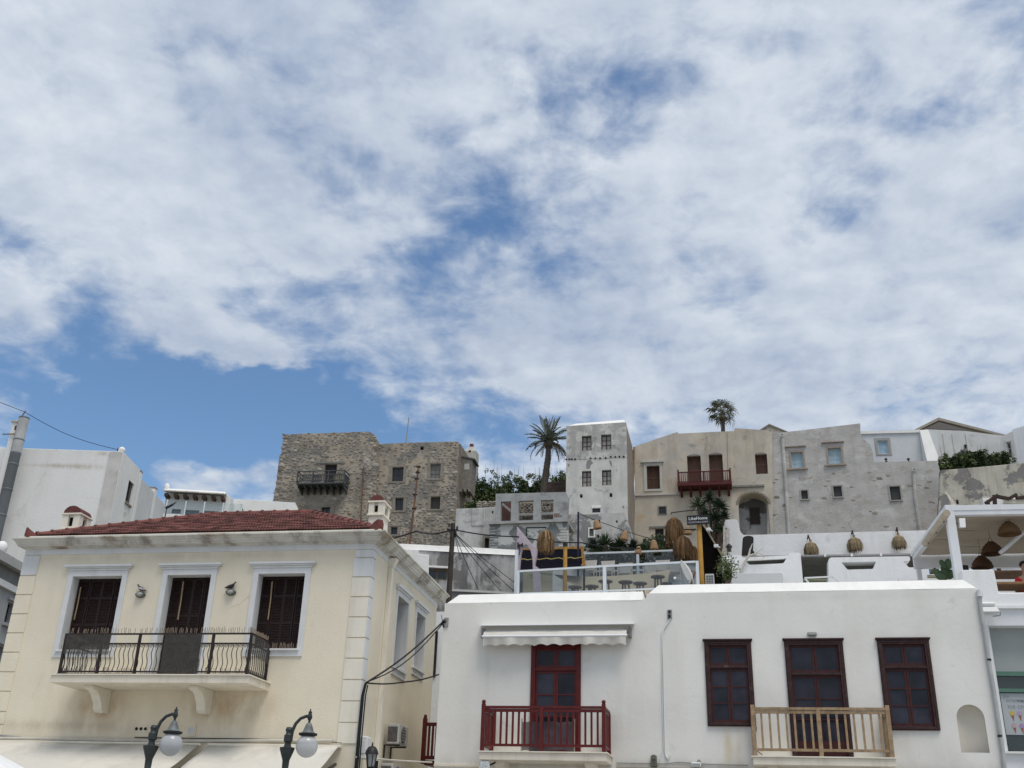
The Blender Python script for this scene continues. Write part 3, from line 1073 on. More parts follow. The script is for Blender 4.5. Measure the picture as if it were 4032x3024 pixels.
street_lamp(673, 2931, 17.0, 'dark street lamp with frosted globe under the middle of the cream balcony')
street_lamp(1208, 2938, 17.2, 'dark street lamp with frosted globe near the corner of the cream house')
# white market parasol at the very left, mostly out of the picture
pp = at(-60, 3010, 15.0)
par = thing('parasol', 'white canvas parasol just entering at the bottom left corner', 'parasol', (pp.x - .5, pp.y, 0))
b = MB()
R0_, zt_ = 1.45, pp.z + .42
ring = [(R0_ * math.cos(2 * math.pi * (i + .5) / 8), R0_ * math.sin(2 * math.pi * (i + .5) / 8), zt_ - .65) for i in range(8)]
b.v = [(0, 0, zt_)] + ring + [(x, y, z - .15) for x, y, z in ring]
b.f = [(0, 1 + i, 1 + (i + 1) % 8) for i in range(8)] + [(1 + i, 9 + i, 9 + (i + 1) % 8, 1 + (i + 1) % 8) for i in range(8)]
cnp = b.build('canopy', WHITE2, par)
MB().tube([(0, 0, 0), (0, 0, zt_ + .08)], .028, 8).build('pole', M('parasol_pole', (.3, .2, .12), .6), par)
MB().lathe([(.35, 0), (.35, .08), (.06, .1), (.05, .3)], (0, 0, 0), 16).build('base', TRIM, par)
# ================================================================== the white house with the two balconies
FW = Fr(2190, 2700, 23.5, -12.15)
WALLW = M('white_painted_wall', (.79, .78, .735), .85, .03, .5, .004, 12, streak=((.62, .60, .54), .30, 1.3), patches=(((.715, .705, .66), .6, .45, .75), ((.69, .68, .64), 2.3, .64, .70)), crack=((.6, .59, .55), .5, .008, .3),
          spots=(((.60, .50, .30), 3.62, 3.72, .10, .42, .8), ((.60, .52, .36), 3.84, 3.70, .06, .40, .6), ((.52, .49, .43), 3.0, 3.36, 9, .13, .7), ((.58, .56, .51), -1.55, 5.4, .07, .6, .5), ((.58, .56, .51), 7.95, 3.6, .25, .35, .5), ((.60, .58, .54), 5.5, 6.85, 4, .10, .4), ((.62, .60, .56), 0, 5.55, 1.4, .16, .3)))  # last spots are broad darker bands below coping and awning
BROWN = M('weathered_brown_frame', (.045, .021, .021), .6, .35, 10, .002, 60, patches=(((.13, .085, .07), 6, .6, .75),))
BROWN_R = M('red_brown_casement', (.052, .014, .013), .55, .3, 10)
RED = M('oxblood_paint', (.105, .012, .011), .45, .2, 6)
PINE = M('bare_wood_rail', (.33, .235, .14), .7, .25, 12, .001, 80, patches=(((.22, .15, .085), 5, .52, .72),))
SMOKE = M('smoky_pane', (.026, .026, .038), .12, .5, 1.6, .004, 3.5, spec=.25, randv=.4)
whouse = FW.thing('white_house', 'white-painted house with a red balcony and a wooden balcony', 'house')
WX0, WX1 = -2.62, 8.96
WIN = [(3.225, 4.215, 4.16, 5.92), (4.90, 6.10, 3.535, 5.92), (6.79, 7.82, 4.11, 5.92)]
RDO = (-.565, .545, 3.535, 5.88)
nr, ncx = .265, 8.425
arch = [(8.16, 3.70), (8.69, 3.70)] + [(ncx + nr * math.cos(math.pi * i / 14), 4.355 + nr * math.sin(math.pi * i / 14)) for i in range(15)]
holes = [hole(x0 + .07, x1 - .07, z0 + .03, z1 - .07) for x0, x1, z0, z1 in WIN + [RDO]] + [arch]
poly = [(WX0 - .08, 0), (WX1 - .05, 0), (WX1, 6.98), (2.02, 6.98), (1.99, 6.84), (WX0, 6.83)]
MB().ext(poly, 0, .5, holes).build('front_wall', WALLW, whouse)
MB().hexa([(WX0 - .08, .5, 0), (WX0 + .4, .5, 0), (WX0 + .4, 7, 0), (WX0 - .08, 7, 0)], [(WX0, .5, 6.83), (WX0 + .4, .5, 6.83), (WX0 + .4, 7, 6.83), (WX0, 7, 6.83)]).build('side_wall', WALLW, whouse)
MB().hexa([(WX1 - .45, .5, 0), (WX1 - .05, .5, 0), (WX1 - .05, 7, 0), (WX1 - .45, 7, 0)], [(WX1 - .4, .5, 6.98), (WX1, .5, 6.98), (WX1, 7, 6.98), (WX1 - .4, 7, 6.98)]).build('side_wall', WALLW, whouse)
MB().box(WX0 + .41, WX1 - .46, .51, 7, 6.4, 6.6).build('flat_roof', WHITE, whouse)


def coping(xa, xb, za, zt, insl, insr, y0=0., dep=.75, ins=.28, nm='parapet_coping', par=None, mat=None, nst=40):
    b = MB()
    pr = [(0, 0), (.02, .03), (.10, .10), (ins, 1 - .06), (ins + .05, 1.), (dep - .15, 1.), (dep - .05, .96), (dep, .6), (dep, -.9)]
    n = len(pr)
    h = zt - za
    for i in range(nst + 1):
        u = i / nst
        x = xa + (xb - xa) * u
        for j, (y, k) in enumerate(pr):
            kk = max(k, 0)
            xx = x + insl * kk * max(0, 1 - u * 8) - insr * kk * max(0, 1 - (1 - u) * 8)
            zz_ = za + h * k + wav((x * 1.2, j * 3, za), .014, 1.) * (1 if 0 < j < n - 1 else .25)
            b.v.append((xx, y0 + y + wav((x, j, 7), .01, 1.1), zz_))
    for i in range(nst):
        for j in range(n - 1):
            b.f.append((i * n + j, (i + 1) * n + j, (i + 1) * n + j + 1, i * n + j + 1))
    b.f.append(tuple(range(n)))
    b.f.append(tuple(reversed(range(nst * n, nst * n + n))))
    return b.build(nm, mat or WHITE, par or whouse, True)


coping(WX0, 1.93, 6.825, 7.10, .27, .02)
coping(2.03, WX1, 6.975, 7.24, .25, .24)
MB().box(1.90, 2.06, .03, .7, 6.75, 6.87).build('rain_spout', WHITE, whouse, bevel=.01)
# niche: a half-round recess with a quarter dome
b = MB()
n, m_ = 14, 7
for z in (3.70, 4.355):
    for i in range(n + 1):
        a = math.pi * i / n
        b.v.append((ncx - nr * math.cos(a), .003 + .22 * math.sin(a), z))
for k in range(1, m_ + 1):
    ph = math.pi / 2 * k / m_
    for i in range(n + 1):
        a = math.pi * i / n
        b.v.append((ncx - nr * math.cos(a) * math.cos(ph), .003 + .22 * math.sin(a) * math.cos(ph), 4.355 + nr * math.sin(ph)))
b.f = [(r * (n + 1) + i, r * (n + 1) + i + 1, (r + 1) * (n + 1) + i + 1, (r + 1) * (n + 1) + i) for r in range(m_ + 1) for i in range(n)]
b.f.append(tuple(range(n + 1)))
b.build('niche', M('niche_plaster', (.66, .62, .53), .85, .05, 2), whouse, True)


def casement_window(parent, x0, x1, z0, z1, fm, cm, name='window', rows=3, cap=True, lower_panel=0., sill=True, transom=.72):
    """architrave, transom light and two casements, every pane its own piece"""
    e = .10
    outer = hole(x0, x1, z0, z1)
    inn = hole(x0 + e, x1 - e, z0 + (.07 if sill else .002), z1 - e)
    o = MB().ext(outer, -.045, .06, [inn]).build(name, fm, parent, bevel=.008)
    i2 = hole(x0 + e - .02, x1 - e + .02, z0 + .05, z1 - e + .02)
    MB().ext(hole(x0 + .03, x1 - .03, z0 + .02, z1 - .03), -.06, -.046, [hole(x0 + .055, x1 - .055, z0 + .045, z1 - .055)]).build('bead', fm, o)
    if cap:
        MB().box(x0 - .03, x1 + .03, -.085, -.001, z1 + .002, z1 + .035).box(x0 - .012, x1 + .012, -.065, -.0, z1 - .02, z1 + .001).build('window_cap', fm, o, bevel=.006)
    a0, a1, c0, c1 = x0 + e, x1 - e, z0 + (.07 if sill else .005), z1 - e
    zt = c0 + (c1 - c0) * transom
    MB().box(a0, a1, -.02, .055, zt - .035, zt + .035).box(a0, a1, -.035, -.021, zt - .02, zt + .005).build('transom', fm, o)
    xm = (a0 + a1) / 2
    for k, (xa, xb) in enumerate(((a0, xm), (xm, a1))):
        # top light
        f = .045
        MB().ext(hole(xa + .003, xb - .003, zt + .037, c1), .012, .05, [hole(xa + f, xb - f, zt + .037 + f, c1 - f)]).build('transom_light', cm, o)
        MB().box(xa + f, xb - f, .03, .034, zt + .037 + f, c1 - f).build('pane', SMOKE, o)
        zb = c0 + .004
        zl = zb + lower_panel
        hs = []
        nh = rows
        z_a, z_b = zl + f + .02, zt - .037 - f
        for r in range(nh):
            za = z_a + (z_b - z_a) * r / nh + (.012 if r else 0)
            zb2 = z_a + (z_b - z_a) * (r + 1) / nh - (.012 if r < nh - 1 else 0)
            hs.append(hole(xa + f, xb - f, za, zb2))
        MB().ext(hole(xa + .003, xb - .003, zb, zt - .037), .012, .05, hs).build('casement', cm, o)
        for h in hs:
            MB().box(h[0][0] + .0, h[1][0], .03, .034, h[0][1], h[2][1]).build('pane', SMOKE, o)
    MB().box(a0 - .02, a1 + .02, .10, .12, c0 - .03, c1 + .02).build('curtain', M('dark_curtain', (.03, .03, .04), .9), o)
    return o


casement_window(whouse, *WIN[0], BROWN, BROWN_R)
casement_window(whouse, *WIN[1], BROWN, BROWN_R, 'balcony_door', 3, True, .28, False, .74)
casement_window(whouse, *WIN[2], BROWN, BROWN_R)
casement_window(whouse, *RDO, RED, RED, 'balcony_door', 3, False, .28, False, .80)


def timber_balcony(x0, x1, proj, z0, zt, zr, mat, nbal, nside, finial, lab):
    slab = MB().box(x0 + .03, x1 - .03, -proj + .03, -.001, z0, zt - .025).build('balcony_slab', SLAB, whouse, bevel=.008, label=lab + ' slab')
    MB().box(x0, x1, -proj, -.001, zt - .024, zt).build('slab_edge', CREAM_L, slab)
    xa, xb, yf = x0 + .08, x1 - .08, -proj + .07
    r = MB()
    for p, q in (((xa, yf), (xb, yf)), ((xa, yf), (xa, -.03)), ((xb, yf), (xb, -.03))):
        r.bar((*p, zr), (*q, zr), .07, .05).bar((*p, zr - .065), (*q, zr - .065), .045, .06).bar((*p, zt + .12), (*q, zt + .12), .045, .05)
    ro = r.build('balcony_railing', mat, whouse, label=lab + ' railing')
    xm = xa + (xb - xa) * .49
    for x, y, h in ((xa, yf, .07), (xb, yf, .07), (xm, yf - .006, -.02), (xa, -.05, -.03), (xb, -.05, -.03)):
        p = MB().box(x - .04, x + .04, y - .04, y + .04, zt + .001, zr + h).build('railing_post', mat, ro, bevel=.006)
        if finial and h > 0:
            MB().lathe([(.03, zr + h), (.04, zr + h + .02), (.045, zr + h + .05), (.03, zr + h + .075), (.001, zr + h + .085)], (x, y, 0), 10).build('finial', mat, ro, True)
    me = MB().box(-.021, .021, -.016, .016, zt + .14, zr - .09).mesh('baluster', mat)
    for i in range(nbal):
        x = xa + (xb - xa) * (i + 1) / (nbal + 1)
        if abs(x - xm) > .05:
            inst(me, 'baluster', ro, Matrix.Translation((x, yf, 0)))
    for i in range(nside):
        y = yf + (-.05 - yf) * (i + 1) / (nside + 1)
        for x in (xa, xb):
            inst(me, 'baluster', ro, Matrix.Translation((x, y, 0)) @ Matrix.Rotation(rad(90), 4, 'Z'))
    for bx in (x0 + .3, x1 - .5):
        b = MB()
        pr = [(-.002, z0 - .001), (-proj + .25, z0 - .001), (-proj + .25, z0 - .07), (-proj + .45, z0 - .12), (-.25, z0 - .25), (-.15, z0 - .38), (-.002, z0 - .4)]
        n = len(pr)
        for x in (bx, bx + .2):
            b.v += [(x, y, z) for y, z in pr]
        b.f = [tuple(reversed(range(n))), tuple(range(n, 2 * n))] + [(i, (i + 1) % n, n + (i + 1) % n, n + i) for i in range(n)]
        b.build('balcony_bracket', CREAM_L, whouse)
    return ro


rr = timber_balcony(-1.47, 1.23, 1.0, 3.36, 3.535, 4.41, RED, 19, 7, True, 'red timber balcony')
wr = timber_balcony(4.07, 6.84, .72, 3.36, 3.53, 4.44, PINE, 15, 4, False, 'bare wood balcony')
# grey cloth tied inside the red railing, in front of the door
net(((-.58, -.80, 4.12), (.52, -.80, 4.14)), ((-.58, -.80, 3.56), (.52, -.80, 3.56)), amp=.05).build('windbreak_cloth', M('grey_mesh_cloth', (.16, .145, .16), .9, .15, 8, alpha=.85), rr, True)
for x in (-.585, .525):
    MB().bar((x, -.80, 3.54), (x, -.80, 4.20), .022).build('cloth_pole', M('pale_pole', (.55, .47, .38), .7), rr)
# ---- folded awning over the red door
AW2 = M('ecru_awning_roll', (.60, .58, .53), .9, .05, 2, .004, 40, streak=((.42, .40, .36), .3, 4))
ALU = M('white_aluminium', (.78, .79, .80), .35, .03, 4)
aw = FW.thing('retractable_awning', 'folded ecru awning with scalloped valance above the red balcony door', 'awning', None, (0, 0, 5.8))
MB().hexa([(-1.74, -.24, .455), (1.73, -.24, .455), (1.73, -.001, .50), (-1.74, -.001, .50)], [(-1.74, -.24, .475), (1.73, -.24, .475), (1.73, -.001, .53), (-1.74, -.001, .53)]).build('hood', ALU, aw)
MB().tube([(-1.55, -.11, .30), (1.56, -.11, .30)], .075, 14).build('fabric_roll', AW2, aw, True)
b = MB()
for i in range(61):
    u = i / 60
    x = -1.62 + 3.2 * u
    sag = .012 * math.sin(u * 17) + .008 * math.sin(u * 41)
    b.v += [(x, -.12, .375), (x, -.235 + sag, .30), (x, -.29 + sag, .215)]
b.f = [(3 * i + j, 3 * i + j + 1, 3 * i + 4 + j, 3 * i + 3 + j) for i in range(60) for j in range(2)]
b.build('canvas', AW2, aw, True)
MB().tube([(-1.64, -.30, .205), (1.6, -.30, .205)], .026, 8).build('front_bar', ALU, aw, True)
b = MB()
ns = 120
for i in range(ns + 1):
    u = i / ns
    x = -1.61 + 3.18 * u
    ph = u * 11 * math.pi
    low = -.035 + .035 * abs(math.sin(ph)) if True else 0
    fold = .018 * math.sin(u * 23) + .012 * math.sin(u * 57)
    b.v += [(x, -.31 + fold * .3, .18), (x, -.305 + fold, .08), (x, -.30 + fold * 1.4, .0 + low + .03)]
b.f = [(3 * i + j, 3 * i + j + 1, 3 * i + 4 + j, 3 * i + 3 + j) for i in range(ns) for j in range(2)]
b.build('valance', AW2, aw, True)
for x in (-1.66, 1.64):
    MB().box(x - .03, x + .03, -.16, -.001, .20, .42).bar((x, -.1, .25), (x, -.26, .20), .04).build('end_bracket', M('bracket_grey', (.22, .22, .22), .5), aw)
# ---- wall fittings
cl = FW.l(3197, 2497)
wl1 = FW.thing('wall_light', 'small oblong bulkhead light above the middle brown window of the white house', 'wall light', None, (cl.x, 0, cl.z))
MB().box(-.10, .10, -.07, -.001, -.045, .045).build('housing', M('light_base', (.35, .36, .35), .5), wl1, bevel=.03)
MB().box(-.08, .08, -.085, -.071, -.028, .03).build('lens', LENS, wl1, bevel=.02)
bx = FW.l(2637, 2417)
jb = FW.thing('junction_box', 'small grey bracket box high on the white wall with two white conduits', 'junction box', None, (bx.x, 0, bx.z))
MB().box(-.05, .05, -.03, -.001, -.11, .09).build('back_plate', GREYC, jb, bevel=.01)
MB().lathe([(.028, 0), (.028, .03), (.015, .035)], (0, -.031, .04), 10, Matrix.Rotation(rad(90), 3, 'X')).build('insulator', BLACK, jb)
MB().box(-.03, .02, -.06, -.031, -.10, -.03).build('clamp', BLACK, jb)
WPIPE = M('white_pvc', (.72, .73, .72), .4)
wp = FW.thing('wall_conduit', 'pair of thin white conduits running down the white wall and hooking up', 'conduit', None, (2.38, -.02, 3.4))
p = lambda px, py: Vector((FW.l(px, py).x - 2.38, 0, FW.l(px, py).z - 3.4))
MB().tube([p(2641, 2432), p(2635, 2445), p(2613, 2478), p(2609, 2500), p(2612, 2600), p(2616, 2800), p(2619, 2960), p(2622, 2978), p(2632, 2990), p(2637, 2975)], .017, 8).build('conduit', WPIPE, wp, True)
MB().tube([p(2638, 2434) + Vector((0, .004, 0)), p(2606, 2490), p(2607, 2700), p(2613, 2940), p(2598, 2996)], .009, 6).build('thin_cable', WPIPE, wp, True)
mb2 = FW.l(2575, 2995)
bxx = FW.thing('telephone_box', 'small olive-grey terminal box with black numerals on the white wall', 'terminal box', None, (mb2.x, 0, mb2.z))
MB().hexa([(-.07, -.07, -.12), (.07, -.07, -.12), (.07, -.001, -.12), (-.07, -.001, -.12)], [(-.06, -.05, .1), (.06, -.05, .1), (.06, -.001, .1), (-.06, -.001, .1)]).build('box_body', M('olive_box', (.12, .125, .095), .6, .1, 10), bxx, bevel=.012)
MB().box(-.035, .03, -.045, -.002, .101, .112).build('box_lid', M('olive_box'), bxx)


def text(body, size, loc, parent, mat, name='lettering', sx=1., rx=90, align='CENTER', extrude=.001, rz=0.):
    cu = bpy.data.curves.new(name, 'FONT')
    cu.body = body
    cu.size = size
    cu.align_x = align
    cu.align_y = 'CENTER'
    cu.extrude = extrude
    cu.resolution_u = 3
    tmp = bpy.data.objects.new('tmp', cu)
    COL.objects.link(tmp)
    dg = bpy.context.evaluated_depsgraph_get()
    me = bpy.data.meshes.new_from_object(tmp.evaluated_get(dg))
    bpy.data.objects.remove(tmp)
    me.materials.clear()
    me.materials.append(mat)
    o = bpy.data.objects.new(name, me)
    COL.objects.link(o)
    o.parent = parent
    o.location = loc
    o.rotation_euler = (rad(rx), 0, rz)
    o.scale = (sx, 1, 1)
    return o


text('205', .055, (0, -.067, .01), bxx, BLACK, rx=85)
text('17', .05, (0, -.073, -.06), bxx, BLACK, rx=85)
fl = FW.l(2742, 3012)
fo = FW.thing('floodlight', 'small white floodlight at the foot of the white wall right of the terminal box', 'floodlight', None, (fl.x, -.06, fl.z))
MB().box(-.10, .10, -.06, .04, -.05, .045).build('housing', WPIPE, fo, bevel=.02)
MB().box(-.08, .08, -.066, -.061, -.035, .02).build('lens', LENS, fo)
MB().tube([(.02, .03, .05), (.05, .04, .1), (.09, .05, .06)], .008, 5).build('cable', CABLE, fo)
fl = FW.l(1908, 3016, -.9)
fo = FW.thing('floodlight', 'clear-fronted floodlight under the left end of the red balcony', 'floodlight', None, (fl.x, -.9, fl.z))
MB().box(-.11, .11, -.05, .09, -.10, .10).build('housing', TRIM, fo, bevel=.02)
MB().box(-.095, .095, -.058, -.051, -.085, .085).build('lens', M('clear_lens', (.55, .57, .57), .1, .3, 30, .01, 20, spec=.8), fo, bevel=.01)
MB().bar((.11, .02, .02), (.2, .1, .08), .03).build('bracket', BLACK, fo)
# brown string course and signboard edge just below the wall
MB().box(WX0 - .04, -1.5, -.03, -.001, 3.285, 3.33).build('string_course', SLAB, whouse)
MB().box(1.3, 4.05, -.03, -.001, 3.285, 3.335).build('string_course', M('brown_course', (.38, .32, .26), .8, .1, 3), whouse)
MB().tube([(1.3, -.02, 3.41), (2.3, -.02, 3.405), (2.6, -.02, 3.44), (3.2, -.02, 3.41), (4.0, -.02, 3.40)], .011, 5).build('wall_cable', GREYC, whouse)
MB().tube([(4.22, -.01, 4.15), (4.17, -.02, 3.9), (4.18, -.03, 3.7), (4.3, -.04, 3.6)], .008, 5).build('wall_cable', CABLE, whouse)
# downpipe at the right corner
dp = FW.thing('downpipe', 'grey rain downpipe at the right corner of the white house', 'downpipe', None, (WX1, -.05, 0))
g = lambda px, py: Vector((FW.l(px, py, -.05).x - WX1, 0, FW.l(px, py, -.05).z))
GPVC = M('grey_pvc', (.42, .43, .43), .45, .1, 5)
MB().tube([g(3857, 2345), g(3862, 2400), g(3880, 2500), g(3893, 2600), g(3915, 2730), g(3945, 2930), g(3958, 3050), Vector((.1, 0, 2.2))], .042, 10).build('pipe', GPVC, dp, True)
MB().tube([g(3853, 2322), g(3858, 2332), g(3858, 2350)], .062, 10).build('elbow', WPIPE, dp, True)
for px, py in ((3894, 2598), (3938, 2898)):
    q = g(px, py)
    MB().lathe([(.047, -.02), (.047, .02)], q, 12).build('pipe_clip', BLACK, dp)
# ================================================================== restaurant and shop at the right edge
GREEN = M('sage_green_frame', (.10, .20, .155), .5, .08, 4)
FR = Fr(3960, 2700, 22.7, -9)
X = lambda px, py, y=0.: FR.l(px, py, y).x
Z = lambda px, py, y=0.: FR.l(px, py, y).z
shop = FR.thing('restaurant_building', 'white terraced restaurant building with a green-framed shop window at the right edge', 'building')
xl, xr = X(3872, 2500) - .45, X(3960, 2500) + 3.2
zl_, zp1, zp2 = Z(3990, 2392), Z(3860, 2243), Z(3990, 2332)
xo0 = X(3908, 2600)
zo1, zo0 = Z(3980, 2463), Z(3990, 2960)
MB().ext(hole(xl, xr, 0, zl_), 0, .4, [hole(xo0, xr - .3, zo0, zo1)]).build('front_wall', M('shop_white', (.74, .76, .78), .8, .04, 2, .004, 30, patches=(((.55, .56, .57), 2.5, .62, .75),)), shop)
x922 = X(3924, 2300)
MB().ext([(X(3792, 2300), zl_ + .001), (xr, zl_ + .001), (xr, zp2), (x922 + .02, zp2), (x922, zp1), (X(3792, 2300), zp1)], 0, .35).build('parapet', WHITE2, shop, bevel=.03)
MB().box(xl, xr, -.07, -.001, zl_ - .03, zl_ + .03).build('ledge', WHITE2, shop)
MB().box(xl, xr, .36, 5.5, zl_ - .2, zl_).build('terrace_floor', M('terrace_floor_mat', (.5, .48, .45), .9), shop)
MB().box(xl, xr, 5.5, 5.8, 0, zl_ + 2.0).build('rear_wall', WHITE2, shop)
MB().box(xl, xl + .3, .4, 5.5, 0, zl_ - .21).build('side_wall', WHITE2, shop)
# recess: shutter box, green frame, glass, poster
yr = .3
MB().box(xo0, xr - .3, yr, yr + .04, Z(3990, 2648, yr), zo1 + .1).build('roller_box', M('shutter_box_grey', (.36, .39, .38), .6, .05, 2), shop)
for ya, yb in ((2645, 2662), (2712, 2726)):
    MB().box(xo0, xr - .3, yr - .03, yr + .03, Z(3990, yb, yr), Z(3990, ya, yr)).build('window_rail', GREEN, shop)
MB().box(xo0, xr - .3, yr + .031, yr + .05, zo0, Z(3990, 2645, yr)).build('shop_glass', M('shop_glass_mat', (.035, .05, .048), .06, spec=.7), shop)
MB().box(xo0 - .005, xo0 + .035, .02, yr + .03, zo0, zo1).build('window_jamb', WPIPE, shop)
MB().box(xl + .1, xr, -.09, .1, zo0 - .04, zo0).build('window_sill', WPIPE, shop)
pz0, pz1 = Z(4000, 2893, yr), Z(4000, 2730, yr)
pxa = X(3953, 2800, yr)
poster = MB().box(pxa - .02, pxa + 1.3, yr + .018, yr + .0225, pz0, pz1).build('poster', M('poster_paper', (.40, .44, .46), .35, .08, 2), shop, label='faded ice cream poster behind the shop window')
INK = M('poster_ink', (.24, .27, .28), .6)
INK2 = M('poster_ink_dark', (.07, .09, .1), .6)
tx = X(3957, 2760, yr)
text('joy', .105, (tx - .02, yr + .016, Z(3980, 2741, yr)), poster, INK, align='LEFT')
text('ome', .115, (tx + .02, yr + .016, Z(3990, 2757, yr)), poster, INK, align='LEFT')
text('made', .115, (X(4001, 2757, yr) + .01, yr + .015, Z(4000, 2758, yr)), poster, INK2, align='LEFT')
text('ice cream', .14, (tx + .04, yr + .016, Z(3990, 2781, yr)), poster, INK, align='LEFT')
CONE = M('cone_print', (.30, .11, .07), .7)
for i, (px, py, col) in enumerate(((3984, 2808, (.55, .40, .10)), (4013, 2808, (.42, .32, .45)), (3992, 2856, (.48, .34, .36)), (4022, 2858, (.34, .26, .42)), (4045, 2808, (.5, .3, .25)))):
    cx_, cz_ = X(px, py, yr), Z(px, py, yr)
    MB().ext([(cx_ - .025, cz_ - .03), (cx_ + .02, cz_ - .17), (cx_ + .045, cz_ - .03)], yr + .0145, yr + .0175).build('cone_picture', CONE, poster)
    MB().lathe([(.05, 0), (.05, .003)], (cx_ + .01, yr + .0145, cz_ + .0), 14, Matrix.Rotation(rad(90), 3, 'X')).build('scoop_picture', M('scoop%d' % i, col, .7), poster)
# rolled awning and its arm under the ledge
ar = FR.thing('awning_cassette', 'white awning roll with a folded arm beside the downpipe', 'awning', None, (X(3890, 2400), -.2, Z(3890, 2400)))
MB().tube([(-.28, 0, .07), (.09, 0, .07)], .055, 12).build('fabric_roll', WPIPE, ar, True)
MB().hexa([(-.2, -.1, -.11), (.16, -.1, -.11), (.16, .1, -.1), (-.2, .1, -.1)], [(-.22, -.06, .0), (.12, -.06, .0), (.12, .1, .0), (-.22, .1, .0)]).build('cassette', WPIPE, ar, bevel=.01)
MB().tube([(.15, 0, -.02), (.19, 0, -.1), (.18, 0, -.17), (.02, 0, -.19)], .012, 6).build('arm', GREYC, ar)
hk = FR.thing('cable_loop', 'black looped cable lying behind the lower shop glass', 'cable', None, (X(3990, 2940, .25), .25, zo0 + .03))
MB().tube([(-.22 + .12 * math.cos(a) - .01 * a, 0, .12 + .14 * math.sin(a)) for a in [i * .5 for i in range(20)]] + [(0, 0, .0), (.6, 0, .0)], .012, 6).build('loop', CABLE, hk, True)

# ---- wooden tables, chairs and a guest on that terrace
OAK = M('oak_table', (.24, .14, .07), .6, .25, 8)
fz = zl_


def bar_table(px, py, y, w, lab):
    c = FR.l(px, py, y)
    t = FR.thing('wooden_table', lab, 'table', 'wooden tables on the restaurant terrace', (c.x, y, fz))
    h = c.z - fz
    MB().box(-w, w, -.35, .35, h - .05, h).build('table_top', OAK, t, bevel=.006)
    for sx_ in (-1, 1):
        for sy in (-1, 1):
            MB().bar((sx_ * (w - .06), sy * .28, 0), (sx_ * (w - .06), sy * .28, h - .05), .06).build('leg', OAK, t)
    return t


bar_table(4040, 2259, 2.2, 1.0, 'upper wooden table behind the restaurant parapet')
bar_table(4052, 2304, .85, 1.05, 'nearer wooden table just above the restaurant parapet')
gc = FR.l(4030, 2290, 1.35)
person = FR.thing('person', 'seated person in a red shirt cut off by the right edge', 'person', None, (gc.x + .12, 1.5, fz))
SKIN = M('skin', (.42, .25, .17), .6)


def skinned(name, verts, edges, radii, mat, parent, root=0, sub=1):
    me = bpy.data.meshes.new(name)
    me.from_pydata(verts, edges, [])
    o = bpy.data.objects.new(name, me)
    COL.objects.link(o)
    o.parent = parent
    md = o.modifiers.new('skin', 'SKIN')
    md.use_smooth_shade = True
    for i, r in enumerate(radii):
        sv = me.skin_vertices[0].data[i]
        sv.radius = r if isinstance(r, tuple) else (r, r)
        sv.use_root = i == root
    s = o.modifiers.new('sub', 'SUBSURF')
    s.levels = s.render_levels = sub
    me.materials.append(mat)
    return o


vb = [(0, 0, .50), (0, .02, .75), (0, 0, 1.0), (0, 0, 1.12), (0, -.01, 1.2), (0, -.02, 1.30), (0, -.02, 1.38),
      (-.19, 0, .99), (-.26, -.04, .76), (-.16, -.26, .74), (.19, 0, .99), (.26, -.04, .76), (.16, -.26, .74),
      (-.1, -.02, .5), (-.12, -.42, .48), (-.12, -.44, .08), (-.12, -.56, .05), (.1, -.02, .5), (.12, -.42, .48), (.12, -.44, .08), (.12, -.56, .05)]
eb = [(0, 1), (1, 2), (2, 3), (3, 4), (4, 5), (5, 6), (2, 7), (7, 8), (8, 9), (2, 10), (10, 11), (11, 12), (0, 13), (13, 14), (14, 15), (15, 16), (0, 17), (17, 18), (18, 19), (19, 20)]
rb_ = [(.15, .12), (.15, .11), (.15, .1), .055, (.085, .095), (.085, .1), (.06, .07), .06, .045, .032, .06, .045, .032, .09, .065, .045, .035, .09, .065, .045, .035]
skinned('body', vb, eb, rb_, SKIN, person)
skinned('shirt', [(0, 0, .52), (0, .02, .75), (0, 0, 1.0), (0, 0, 1.07), (-.19, 0, .985), (-.24, -.03, .84), (.19, 0, .985), (.24, -.03, .84)],
        [(0, 1), (1, 2), (2, 3), (2, 4), (4, 5), (2, 6), (6, 7)], [(.165, .135), (.165, .125), (.165, .115), .075, .075, .065, .075, .065], M('red_shirt', (.5, .02, .03), .8), person)
skinned('trousers', [(0, 0, .5), (-.1, -.02, .5), (-.12, -.43, .48), (-.12, -.44, .12), (.1, -.02, .5), (.12, -.43, .48), (.12, -.44, .12)],
        [(0, 1), (1, 2), (2, 3), (0, 4), (4, 5), (5, 6)], [(.16, .13), .105, .08, .06, .105, .08, .06], M('dark_trousers', (.03, .03, .04), .8), person)
MB().ellip((0, .02, 1.34), (.098, .11, .09), 14, 8).build('hair', M('dark_hair', (.02, .014, .01), .7), person, True)
for sx_ in (-.035, .035):
    MB().ellip((sx_, -.125, 1.285), (.012, .006, .008), 8, 5).build('eye', BLACK, person)
MB().ellip((0, -.135, 1.255), (.014, .02, .022), 8, 6).build('nose', SKIN, person, True)
MB().ellip((0, -.122, 1.215), (.026, .006, .007), 8, 5).build('mouth', M('lip', (.3, .1, .09), .6), person, True)
hme = MB()
for k in range(4):
    hme.tube([(-.03 + .02 * k, 0, 0), (-.032 + .021 * k, -.045, -.004), (-.033 + .022 * k, -.075 + .006 * abs(k - 1.5), -.02)], [.009, .008, .006], 6)
hme.tube([(-.035, .03, 0), (-.06, .005, -.005), (-.065, -.025, -.015)], [.011, .009, .007], 6).ellip((0, .03, 0), (.042, .045, .016), 10, 6)
for x in (-.16, .16):
    h_ = MB()
    h_.v, h_.f = list(hme.v), list(hme.f)
    if x > 0:
        h_.v = [(-a, b, c) for a, b, c in h_.v]
    h_.xf(Matrix.Translation((x, -.31, .75))).build('hand', SKIN, person, True)
